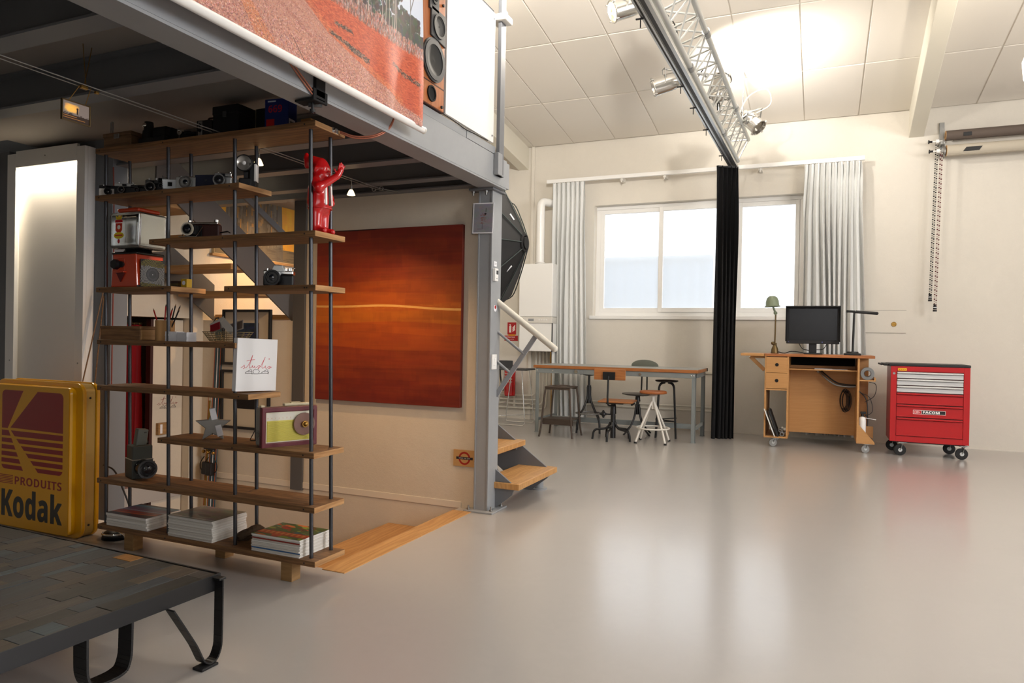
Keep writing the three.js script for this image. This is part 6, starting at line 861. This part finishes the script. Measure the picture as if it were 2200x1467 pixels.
{ // swivel workshop chair with plywood back
  const t = thing('swivel_chair', 'dark iron swivel chair with plywood back turned to the camera', 'chair', [-2.225, 0, -7.95], 0.1);
  obj(t, 'backrest', (() => { const g = box(0.36, 0.125, 0.012, 0, 0, 0, 0.006); const p = g.attributes.position; for (let i = 0; i < p.count; i++) p.setZ(i, p.getZ(i) - 0.5 * p.getX(i) * p.getX(i)); g.translate(0.03, 0.755, 0.15); return g; })(), M.ply);
  obj(t, 'back_plate', bx(-0.045, 0.095, 0.695, 0.785, 0.154, 0.162, 0.006), M.blackMatte); obj(t, 'back_bar', pipe([[0.02, 0.74, 0.165], [0.015, 0.5, 0.168], [0.02, 0.405, 0.16], [0.07, 0.395, 0.02]], 0.011, 0.03, 8), M.rawSteel);
  obj(t, 'seat', (() => { const g = box(0.4, 0.022, 0.37, 0.1, 0.445, -0.02, 0.01); return g; })(), M.ply); obj(t, 'seat_mount', [box(0.2, 0.02, 0.2, 0.08, 0.425, -0.02, 0.004), rod([0.26, 0.405, 0.0], [0.3, 0.435, 0.0], 0.012)], M.rawSteel);
  obj(t, 'column', [cyl(0.026, 0.026, 0.22, 0.055, 0.2, 0), cyl(0.036, 0.03, 0.1, 0.055, 0.3, 0), cyl(0.032, 0.028, 0.26, 0.055, 0.02, 0, 8)], M.rawSteel); obj(t, 'clamp_knob', [sph(0.03, -0.06, 0.29, 0.0, 1, 1, 0.6, 8), rod([-0.06, 0.29, 0], [0.03, 0.29, 0], 0.008), ...[0, 1, 2, 3].map(k => sph(0.015, -0.06 + 0.03 * Math.cos(k * 1.57), 0.29 + 0.03 * Math.sin(k * 1.57), 0, 1, 1, 0.7, 8))], M.rawSteel);
  for (let i = 0; i < 5; i++) { const a = i * 1.2566 + 0.45, c = Math.cos(a), s = Math.sin(a); obj(t, 'leg', pipe([[0.055 + c * 0.03, 0.2, s * 0.03], [0.055 + c * 0.06, 0.13, s * 0.06], [0.055 + c * 0.22, 0.11, s * 0.2], [0.055 + c * 0.235, 0.0, s * 0.215]], 0.0125, 0.045, 8), M.rawSteel); }
}
{ // chair with oval grey back
  const t = thing('swivel_chair', 'dark iron swivel chair with oval grey backrest showing above the table', 'chair', [-1.98, 0, -8.62], 0);
  obj(t, 'backrest', (() => { const g = sph(1, 0, 0, 0, 0.17, 0.075, 0.012, 28); const p = g.attributes.position; for (let i = 0; i < p.count; i++) p.setZ(i, p.getZ(i) - 1.2 * p.getX(i) * p.getX(i)); g.translate(-0.02, 0.835, -0.12); return g; })(), std(0x5d6056, 0.5)); obj(t, 'back_bar', [rod([-0.05, 0.5, -0.12], [-0.045, 0.84, -0.13], 0.009), rod([0.02, 0.5, -0.12], [0.015, 0.84, -0.13], 0.009), rod([-0.05, 0.5, -0.12], [0, 0.47, 0.0], 0.009), rod([0.02, 0.5, -0.12], [0, 0.47, 0], 0.009)], M.rawSteel);
  obj(t, 'seat', lathe([[0, 0.0], [0.14, 0.0], [0.19, 0.012], [0.195, 0.022], [0.15, 0.018], [0, 0.012]], 32, -0.06, 0.475, 0.02), std(0x55504a, 0.4, 0.3)); obj(t, 'column', [cyl(0.02, 0.02, 0.24, -0.06, 0.24, 0.02), cyl(0.034, 0.026, 0.07, -0.06, 0.4, 0.02)], M.rawSteel);
  for (let i = 0; i < 4; i++) { const a = i * 1.5708 + 0.6, c = Math.cos(a), s = Math.sin(a); obj(t, 'leg', pipe([[-0.06 + c * 0.025, 0.36, 0.02 + s * 0.025], [-0.06 + c * 0.05, 0.2, 0.02 + s * 0.05], [-0.06 + c * 0.12, 0.08, 0.02 + s * 0.12], [-0.06 + c * 0.22, 0.0, 0.02 + s * 0.22]], 0.0115, 0.05, 8), M.rawSteel); }
}
{ // white four legged swivel stool
  const t = thing('workshop_stool', 'white tubular swivel stool with a round wooden seat', 'stool', [-1.715, 0, -7.97]);
  obj(t, 'seat', lathe([[0, 0.55], [0.13, 0.55], [0.152, 0.556], [0.152, 0.575], [0.145, 0.582], [0, 0.58]], 36), M.walnut); obj(t, 'spindle', [cyl(0.05, 0.022, 0.03, 0, 0.525, 0), cyl(0.018, 0.018, 0.1, 0, 0.44, 0), cyl(0.022, 0.022, 0.1, 0, 0.38, 0)], M.offwhite);
  for (let i = 0; i < 4; i++) { const a = i * 1.5708 + 0.72, c = Math.cos(a), s = Math.sin(a); const l = obj(t, 'leg', pipe([[c * 0.015, 0.46, s * 0.015], [c * 0.17, 0.16, s * 0.17], [c * 0.235, 0.0, s * 0.235]], 0.0125, 0.05, 10), M.offwhite); obj(l, 'foot_cap', cyl(0.017, 0.015, 0.02, c * 0.233, 0, s * 0.233), M.rubber); }
  obj(t, 'foot_ring', tor(0.185, 0.009, 0, 0.165, 0), M.offwhite);
}
{ // black round tubular stool behind
  const t = thing('tube_stool', 'black tubular stool with a round dark seat behind the white stool', 'stool', [-1.62, 0, -8.5]);
  obj(t, 'seat', lathe([[0, 0.66], [0.12, 0.66], [0.135, 0.667], [0.135, 0.68], [0, 0.685]], 32, -0.05, 0, 0), std(0x2d2a29, 0.4)); for (let i = 0; i < 4; i++) { const a = i * 1.5708 + 0.6, c = Math.cos(a), s = Math.sin(a); obj(t, 'leg', pipe([[-0.05 + c * 0.03, 0.65, s * 0.03], [-0.05 + c * 0.12, 0.645, s * 0.12], [-0.05 + c * 0.165, 0.0, s * 0.165]], 0.012, 0.07, 8), M.black); }
  obj(t, 'foot_rung', [bar([-0.05 + 0.13, 0.2, 0.1], [-0.05 - 0.13, 0.2, -0.1], 0.012, 0.012), bar([-0.05 + 0.1, 0.22, -0.12], [-0.05 - 0.1, 0.22, 0.12], 0.012, 0.012), bar([-0.05 + 0.13, 0.2, 0.1], [-0.05 - 0.1, 0.2, 0.12], 0.012, 0.012)], M.black);
}
{ // rusty industrial stool front left
  const t = thing('factory_stool', 'brown iron factory stool with a low footrest shelf at the near table corner', 'stool', [-2.79, 0, -7.93]);
  obj(t, 'seat', [bx(-0.17, 0.15, 0.575, 0.592, -0.15, 0.15, 0.012), tor(0.1, 0.008, -0.01, 0.593, 0)], M.rust);
  for (const [a, b] of [[-1, 1], [1, 1], [-1, -1], [1, -1]]) obj(t, 'leg', [tube([[a * 0.145 - 0.01, 0.585, b * 0.13], [a * 0.155 - 0.01, 0.5, b * 0.14], [a * 0.19 - 0.01, 0.1, b * 0.165], [a * 0.205 - 0.01, 0.0, b * 0.175]], 0.0115, 18, 7)], M.rust);
  obj(t, 'footrest', [bx(-0.2, 0.17, 0.2, 0.21, -0.15, 0.1, 0.003), bx(-0.205, 0.175, 0.14, 0.2, 0.09, 0.1, 0.003), bx(-0.205, -0.195, 0.17, 0.21, -0.15, 0.1, 0.003)], M.rust); obj(t, 'seat_band', [bx(-0.165, 0.145, 0.555, 0.575, 0.135, 0.145), bx(-0.165, 0.145, 0.555, 0.575, -0.145, -0.135)], M.rust);
}
{ // cast iron swivel stool, seat hidden under table
  const t = thing('iron_swivel_stool', 'dark cast iron swivel stool pushed under the table behind the factory stool', 'stool', [-2.62, 0, -8.45]);
  obj(t, 'seat', lathe([[0, 0.70], [0.04, 0.70], [0.14, 0.73], [0.15, 0.745], [0, 0.745]], 28), M.rawSteel); obj(t, 'screw_column', [cyl(0.014, 0.014, 0.34, 0, 0.38, 0), cyl(0.028, 0.026, 0.22, 0, 0.36, 0, 10)], M.rawSteel);
  for (let i = 0; i < 4; i++) { const a = i * 1.5708 + 0.5, c = Math.cos(a), s = Math.sin(a); obj(t, 'leg', tube([[c * 0.025, 0.56, s * 0.025], [c * 0.03, 0.42, s * 0.03], [c * 0.1, 0.28, s * 0.1], [c * 0.18, 0.16, s * 0.18], [c * 0.2, 0.0, s * 0.2]], 0.012, 22, 7), M.rawSteel); } obj(t, 'foot_ring', tor(0.155, 0.01, 0, 0.235, 0), M.zinc);
}
{ // high wire stool by the wall
  const t = thing('bar_stool', 'tall bar stool with dark seat and thin steel sled legs near the extinguisher', 'stool', [-3.72, 0, -8.72], 0.05);
  obj(t, 'seat', [(() => { const g = box(0.42, 0.02, 0.38, 0, 0.735, 0, 0.008); return g; })(), (() => { const g = box(0.2, 0.11, 0.02, -0.17, 0.79, -0.05, 0.008); return g; })()], M.darkGrey);
  for (const s of [-1, 1]) obj(t, 'sled_leg', pipe([[-0.12, 0.725, s * 0.15], [-0.22, 0.008, s * 0.19], [0.2, 0.008, s * 0.19], [0.13, 0.725, s * 0.15]], 0.007, 0.03, 8), M.chrome); obj(t, 'foot_bar', [rod([-0.185, 0.27, -0.17], [-0.185, 0.27, 0.17], 0.006), rod([0.175, 0.27, -0.17], [0.175, 0.27, 0.17], 0.006), rod([-0.205, 0.12, 0.18], [0.19, 0.12, -0.18], 0.005)], M.chrome);
}
// ---------------------------------------------------------------- rolling desk
function caster(parent, x, y, z, R, tyre, ry = 0) { const g = new THREE.Group(); g.name = 'caster'; g.position.set(x, 0, z); g.rotation.y = ry; parent.add(g); obj(g, 'wheel', [(() => { const q = lathe([[R * 0.3, -0.012], [R * 0.96, -0.013], [R, -0.008], [R, 0.008], [R * 0.96, 0.013], [R * 0.3, 0.012]], 28); q.rotateX(Math.PI / 2); q.translate(0, R, 0); return q; })()], tyre); obj(g, 'fork', [disc(R * 0.34, 0.03, 0, R, 0), disc(0.012, 0.036, 0, R, 0), bar([0, R, 0.018], [0.018, y - 0.006, 0.018], R * 0.45, 0.003), bar([0, R, -0.018], [0.018, y - 0.006, -0.018], R * 0.45, 0.003), box(0.085, 0.006, 0.07, 0.018, y - 0.003, 0, 0.002), cyl(0.02, 0.02, 0.012, 0.018, y - 0.015, 0)], M.galv); return g; }
{
  const t = thing('rolling_desk', 'beech board computer desk on casters with two drawers and an open side shelf', 'desk', [0, 0, 0]); const zf = -8.33, zb = -8.98, W = M.beech;
  obj(t, 'desktop', bx(-0.56, 0.535, 1.0, 1.03, zb, zf + 0.01, 0.004), M.deskTop); obj(t, 'side_leaf', bx(-0.815, -0.563, 1.0, 1.028, zb + 0.1, zf + 0.01, 0.004), W); obj(t, 'leaf_bracket', [bar([-0.72, 0.99, -8.45], [-0.565, 0.84, -8.45], 0.025, 0.04), bx(-0.72, -0.565, 0.975, 0.998, -8.46, -8.44)], W);
  obj(t, 'pedestal_side', [bx(-0.556, -0.538, 0.1, 1.0, zb, zf, 0.002)], W); obj(t, 'pedestal_side', bx(-0.325, -0.307, 0.1, 1.0, zb, zf, 0.002), W); obj(t, 'pedestal_base', bx(-0.538, -0.325, 0.1, 0.118, zb, zf - 0.001, 0), W); obj(t, 'pedestal_shelf', bx(-0.54, -0.32, 0.625, 0.64, zb, zf, 0.002), W);
  for (const y of [0.645, 0.82]) { const d = obj(t, 'drawer', bx(-0.543, -0.32, y, y + 0.172, zf - 0.4, zf + 0.004, 0.003), W); obj(d, 'finger_hole', [ring(0.019, 0.014, 0.004, -0.43, y + 0.088, zf + 0.004), disc(0.015, 0.002, -0.43, y + 0.088, zf + 0.0045)], M.blackMatte); }
  obj(t, 'back_panel', bx(-0.31, 0.385, 0.13, 0.90, -8.78, -8.762, 0.002), W); obj(t, 'keyboard_shelf', bx(-0.307, 0.372, 0.855, 0.868, -8.76, -8.42, 0.002), W); obj(t, 'dark_rear_sheet', bx(-0.305, 0.37, 0.868, 1.0, -8.9, -8.89, 0), M.blackMatte); obj(t, 'shelf_items', [bx(-0.05, 0.13, 0.869, 0.874, -8.6, -8.44), bx(0.05, 0.28, 0.869, 0.872, -8.58, -8.43)], M.card);  // black sheet closing the gap above the keyboard shelf, keeps it dark
  obj(t, 'right_side', bx(0.372, 0.392, 0.1, 1.0, zb, zf, 0.002), W); obj(t, 'right_back', bx(0.392, 0.50, 0.1, 1.0, -8.78, -8.764, 0.002), W); obj(t, 'right_shelf', [bx(0.392, 0.545, 0.76, 0.774, -8.7, zf, 0.002), bx(0.53, 0.545, 0.774, 0.8, -8.7, zf + 0.0, 0.002)], W); obj(t, 'holster', [ext([[0.392, 0.118], [0.545, 0.118], [0.392, 0.30]], 0.014, 0.001).translate(0, 0, zf - 0.014), bx(0.392, 0.545, 0.1, 0.118, -8.7, zf, 0.002), ext([[0.44, 0.2], [0.545, 0.13], [0.545, 0.26], [0.47, 0.26]], 0.012, 0.001).translate(0, 0, -8.6)], W);
  caster(t, -0.46, 0.098, -8.38, 0.042, std(0x8a8a88, 0.5), 0.3); caster(t, 0.46, 0.1, -8.38, 0.042, std(0x8a8a88, 0.5), 0.3); caster(t, -0.46, 0.098, -8.88, 0.042, std(0x8a8a88, 0.5), 0.8);
}
{ const t = thing('tape_roll', 'roll of grey adhesive tape standing on the small side shelf of the desk', 'tape', [0.468, 0.872, -8.37]); obj(t, 'tape', ring(0.066, 0.036, 0.05, 0, 0, -0.01), std(0x77797a, 0.5)); obj(t, 'core', ring(0.036, 0.031, 0.052, 0, 0, -0.01), M.darkGrey); obj(t, 'tail', box(0.03, 0.002, 0.05, 0.05, -0.05, -0.01, 0.0005), M.zinc); t.position.y = 0.774 + 0.067; }
{ const t = thing('spray_bottle', 'white spray bottle with a black trigger in the desk holster', 'bottle', [0.43, 0.118, -8.42]); obj(t, 'bottle', lathe([[0, 0], [0.034, 0], [0.036, 0.01], [0.036, 0.22], [0.03, 0.25], [0.014, 0.262], [0, 0.262]], 24), M.whiteGloss); obj(t, 'trigger', [cyl(0.015, 0.013, 0.03, 0, 0.262, 0), bx(-0.02, 0.035, 0.29, 0.315, -0.012, 0.012, 0.004), bar([0.03, 0.3, 0], [0.045, 0.25, 0], 0.01, 0.008)], M.black); obj(t, 'straw', rod([0.02, 0.25, 0], [0.13, 0.235, 0.01], 0.003), M.card); }
{ const t = thing('leaning_board', 'flat white board leaning in the open desk pedestal', 'board', [-0.44, 0.118, -8.40]); t.rotation.z = 0.36; obj(t, 'sheet', box(0.008, 0.32, 0.22, 0, 0.16, 0, 0.002), M.white); obj(t, 'edge', box(0.009, 0.004, 0.22, 0, 0.318, 0, 0.001), M.card); }
{ const t = thing('flat_case', 'black flat case leaning beside the white board in the desk pedestal', 'case', [-0.405, 0.118, -8.44]); t.rotation.z = 0.33; obj(t, 'shell', box(0.022, 0.3, 0.24, 0, 0.15, 0, 0.004), M.black); obj(t, 'handle', box(0.014, 0.02, 0.1, 0, 0.305, 0, 0.004), M.darkGrey); }
{ const t = thing('pipe_bundle', 'bundle of grey pipes and plugs lying in the desk pedestal', 'bundle', [-0.365, 0.118, -8.40]); obj(t, 'tubes', [ring(0.022, 0.015, 0.1, 0.0, 0.024, 0), ring(0.02, 0.014, 0.1, 0.022, 0.055, -0.02), ring(0.018, 0.012, 0.1, -0.02, 0.06, -0.03)], M.zinc); obj(t, 'plug', [sph(0.018, 0.03, 0.08, 0.02), sph(0.014, 0.0, 0.09, 0.0)], M.offwhite); }
solo('flex_hose', 'grey cable bundle sagging under the desktop to its end panel', 'cable', [tube([[0.0, 0.84, -8.72], [0.05, 0.78, -8.68], [0.16, 0.70, -8.66], [0.3, 0.68, -8.66], [0.371, 0.685, -8.66]], 0.012, 30, 8), sph(0.024, -0.01, 0.84, -8.73, 0.8, 1, 0.8, 12)], M.zinc);
solo('dark_flex', 'black cable running just above the grey bundle under the desktop', 'cable', tube([[0.0, 0.86, -8.70], [0.07, 0.80, -8.66], [0.18, 0.72, -8.64], [0.3, 0.70, -8.64], [0.371, 0.70, -8.64]], 0.008, 30, 8), M.black);
{ const g = []; for (let i = 0; i < 7; i++) { const r = 0.05 + 0.006 * (i % 4), pts = []; for (let k = 0; k <= 16; k++) { const a = k / 16 * 6.283; pts.push([0.27 + Math.cos(a) * r * 0.7 + (i - 3) * 0.006, 0.52 + Math.sin(a) * r * 1.9, -8.74 + i * 0.006]); } g.push(tube(pts, 0.004, 40, 5)); } solo('coiled_cable', 'coil of black cable hanging on the desk back panel', 'cable', g, M.rubber); }
solo('hanging_cables', 'tangle of thin grey and black cables hanging outside the desk end', 'cable', [tube([[0.50, 0.74, -8.6], [0.56, 0.72, -8.55], [0.55, 0.6, -8.55], [0.46, 0.52, -8.6]], 0.004, 30, 5), tube([[0.42, 0.62, -8.6], [0.50, 0.58, -8.58], [0.53, 0.42, -8.56], [0.45, 0.36, -8.6], [0.44, 0.30, -8.62]], 0.004, 30, 5), tube([[0.40, 0.64, -8.62], [0.47, 0.56, -8.6], [0.49, 0.36, -8.6], [0.48, 0.12, -8.62]], 0.007, 30, 6)], M.darkGrey);
{ // desk lamp
  const t = thing('desk_lamp', 'vintage jointed metal desk lamp with a domed grey green shade', 'lamp', [-0.465, 1.03, -8.5]);
  obj(t, 'base', [lathe([[0, 0], [0.042, 0], [0.043, 0.006], [0.04, 0.012], [0.036, 0.05], [0.022, 0.085], [0.02, 0.1], [0, 0.1]], 28), sph(0.02, -0.022, 0.115, 0), bx(-0.03, 0.02, 0.095, 0.12, -0.012, 0.012, 0.004)], M.bronze); obj(t, 'arm', rod([0.0, 0.1, 0], [0.003, 0.44, 0], 0.0085), M.bronze); obj(t, 'joint', [disc(0.02, 0.03, 0.0, 0.455, 0), sph(0.014, 0.0, 0.455, 0.016)], M.green); obj(t, 'neck', rod([0, 0.455, 0], [-0.028, 0.53, 0.0], 0.011), M.green);
  obj(t, 'shade', (() => { const g = lathe([[0.0, 0.125], [0.03, 0.122], [0.056, 0.1], [0.07, 0.06], [0.072, 0.015], [0.082, 0.002], [0.088, 0.0], [0.086, 0.004], [0.07, 0.018], [0.066, 0.06], [0.05, 0.096], [0.0, 0.116]], 36); g.rotateZ(0.05); g.translate(-0.033, 0.525, 0); return g; })(), M.green);
}
{ // monitor
  const t = thing('monitor', 'black computer monitor with shading hood on the desk', 'monitor', [-0.077, 1.03, -8.5]); obj(t, 'bezel', [bx(-0.27, 0.272, 0.115, 0.52, -0.05, 0.0, 0.006)], M.black); obj(t, 'screen', bx(-0.245, 0.247, 0.155, 0.505, -0.001, 0.002, 0.001), phys(0x0c0c0e, 0.25, {})); obj(t, 'hood', [bx(-0.276, 0.278, 0.515, 0.53, -0.04, 0.11, 0.003), bx(-0.276, -0.268, 0.14, 0.53, -0.04, 0.1, 0.003), bx(0.27, 0.278, 0.14, 0.53, -0.04, 0.1, 0.003)], M.blackMatte); obj(t, 'neck', bx(-0.035, 0.045, 0.015, 0.13, -0.06, -0.03, 0.006), M.black); obj(t, 'foot', bx(-0.085, 0.105, 0, 0.014, -0.12, 0.05, 0.005), M.black); obj(t, 'power_button', [disc(0.006, 0.003, 0.10, 0.135, 0.001), disc(0.004, 0.003, -0.245, 0.135, 0.001)], std(0x5a62a8, 0.3));
  obj(t, 'cable_loop', [tube([[-0.14, 0.12, -0.05], [-0.1, 0.06, -0.06], [-0.03, 0.04, -0.06]], 0.004, 16, 5), tube([[0.15, 0.12, -0.05], [0.11, 0.06, -0.06], [0.04, 0.05, -0.06]], 0.004, 16, 5)], M.rubber);
}
solo('desk_cable', 'black lamp cable lying across the desktop to the monitor', 'cable', tube([[-0.43, 1.05, -8.5], [-0.36, 1.036, -8.47], [-0.3, 1.055, -8.5], [-0.2, 1.05, -8.52], [-0.15, 1.036, -8.5]], 0.005, 30, 6), M.rubber);
{ const t = thing('tube_lamp', 'black T shaped desk lamp with a horizontal tube head', 'lamp', [0.325, 1.03, -8.45]); obj(t, 'base', [bx(-0.085, 0.08, 0, 0.022, -0.07, 0.07, 0.006), cyl(0.06, 0.055, 0.018, 0, 0.022, 0)], M.black); obj(t, 'arm', [rod([0.0, 0.03, 0], [0.008, 0.44, 0], 0.0115), tube([[0.008, 0.44, 0], [0.012, 0.46, 0], [0.03, 0.468, 0]], 0.011, 10, 8)], M.black); obj(t, 'head', [rod([-0.07, 0.475, 0], [0.015, 0.47, 0], 0.013), rod([0.02, 0.468, 0], [0.225, 0.452, 0], 0.0165), sph(0.0165, 0.225, 0.452, 0)], M.black); }
// ---------------------------------------------------------------- red tool chest
{
  const t = thing('tool_chest', 'red roller tool chest with three silver and three red drawers', 'tool chest', [0, 0, 0]); const x0 = 0.685, x1 = 1.392, zf = -8.35, zb = -8.82, y0 = 0.15, y1 = 0.93;
  obj(t, 'cabinet', [bx(x0 + 0.001, x1 - 0.001, y0 + 0.001, y1 - 0.001, zb, zf - 0.012, 0.004), bx(x0, x0 + 0.055, y0, y1, zf - 0.0119, zf, 0.002), bx(x1 - 0.055, x1, y0, y1, zf - 0.0119, zf, 0.002), bx(x0 + 0.055, x1 - 0.055, y1 - 0.05, y1, zf - 0.0119, zf, 0), bx(x0 + 0.055, x1 - 0.055, y0, y0 + 0.055, zf - 0.0119, zf, 0)], M.red);
  obj(t, 'top_tray', [bx(x0 - 0.02, x1 + 0.004, y1, y1 + 0.028, zb - 0.01, zf + 0.006, 0.008)], M.black); obj(t, 'push_handle', [bx(x0 - 0.07, x0 - 0.01, y1 + 0.002, y1 + 0.026, zb + 0.04, zf - 0.02, 0.01), rod([x0 - 0.085, y1 + 0.014, zb + 0.05], [x0 - 0.085, y1 + 0.014, zf - 0.03], 0.01)], M.black);
  const dx0 = x0 + 0.058, dx1 = x1 - 0.058;
  const silver = std(0xd6d6d6, 0.28, 0.55);
  function drawer(ya, yb, mat) { const d = obj(t, 'drawer', bx(dx0, dx1, ya + 0.002, yb - 0.026, zf - 0.012, zf - 0.003, 0.002), mat); obj(d, 'drawer_lip', [bx(dx0, dx1, yb - 0.022, yb - 0.003, zf - 0.006, zf + 0.016, 0.006), bx(dx0, dx1, ya + 0.002, ya + 0.014, zf - 0.006, zf + 0.004, 0.003)], mat); obj(d, 'shadow_gap', bx(dx0, dx1, ya - 0.002, yb, zf - 0.0125, zf - 0.011, 0), M.black); return d; }
  drawer(0.806, 0.875, silver); drawer(0.734, 0.803, silver); drawer(0.662, 0.731, silver); drawer(0.54, 0.659, M.red); const d5 = drawer(0.405, 0.537, M.red); drawer(0.21, 0.402, M.red);
  obj(d5, 'badge_print', plane(0.29, 0.042, 1.04, 0.463, zf - 0.0024), print(canvas(580, 84, (c) => { c.fillStyle = '#e8e6e4'; c.fillRect(0, 0, 580, 84); c.fillStyle = '#c0181e'; c.fillRect(7, 7, 142, 70); c.fillStyle = '#1a1a1c'; c.fillRect(156, 7, 417, 70); c.strokeStyle = '#efeeec'; c.lineWidth = 7; c.beginPath(); c.roundRect(30, 24, 34, 36, 6); c.stroke(); c.beginPath(); c.moveTo(76, 24); c.lineTo(118, 42); c.lineTo(76, 60); c.closePath(); c.stroke(); c.fillStyle = '#efeeec'; c.font = 'bold 62px sans-serif'; c.save(); c.translate(172, 64); c.scale(1.42, 1); c.fillText('FACOM', 0, 0); c.restore(); c.strokeStyle = '#efeeec'; c.lineWidth = 3; c.font = 'bold 62px sans-serif'; c.save(); c.translate(172, 64); c.scale(1.42, 1); c.strokeText('FACOM', 0, 0); c.restore(); }), 0.35));
  obj(t, 'yellow_label', [bx(0.75, 0.83, 0.885, 0.91, zf, zf + 0.0015, 0)], M.yellow); obj(t, 'label_print', [0, 1, 2, 3].map(k => bx(0.758 + k * 0.017, 0.768 + k * 0.017, 0.893, 0.902, zf + 0.0015, zf + 0.002, 0)), std(0xa07008, 0.5)); obj(t, 'lock', [disc(0.012, 0.006, x0 + 0.03, 0.855, zf + 0.002)], M.zinc);
  obj(t, 'underframe', bx(x0 + 0.03, x1 - 0.03, 0.138, 0.15, zb + 0.02, zf - 0.02), M.black);
  for (const [x, z, r] of [[0.785, -8.39, 0.2], [1.335, -8.39, 0.2], [0.74, -8.76, 0], [1.28, -8.76, 0]]) caster(t, x, 0.14, z, 0.058, M.rubber, r);
}
renderer.render(scene, camera);
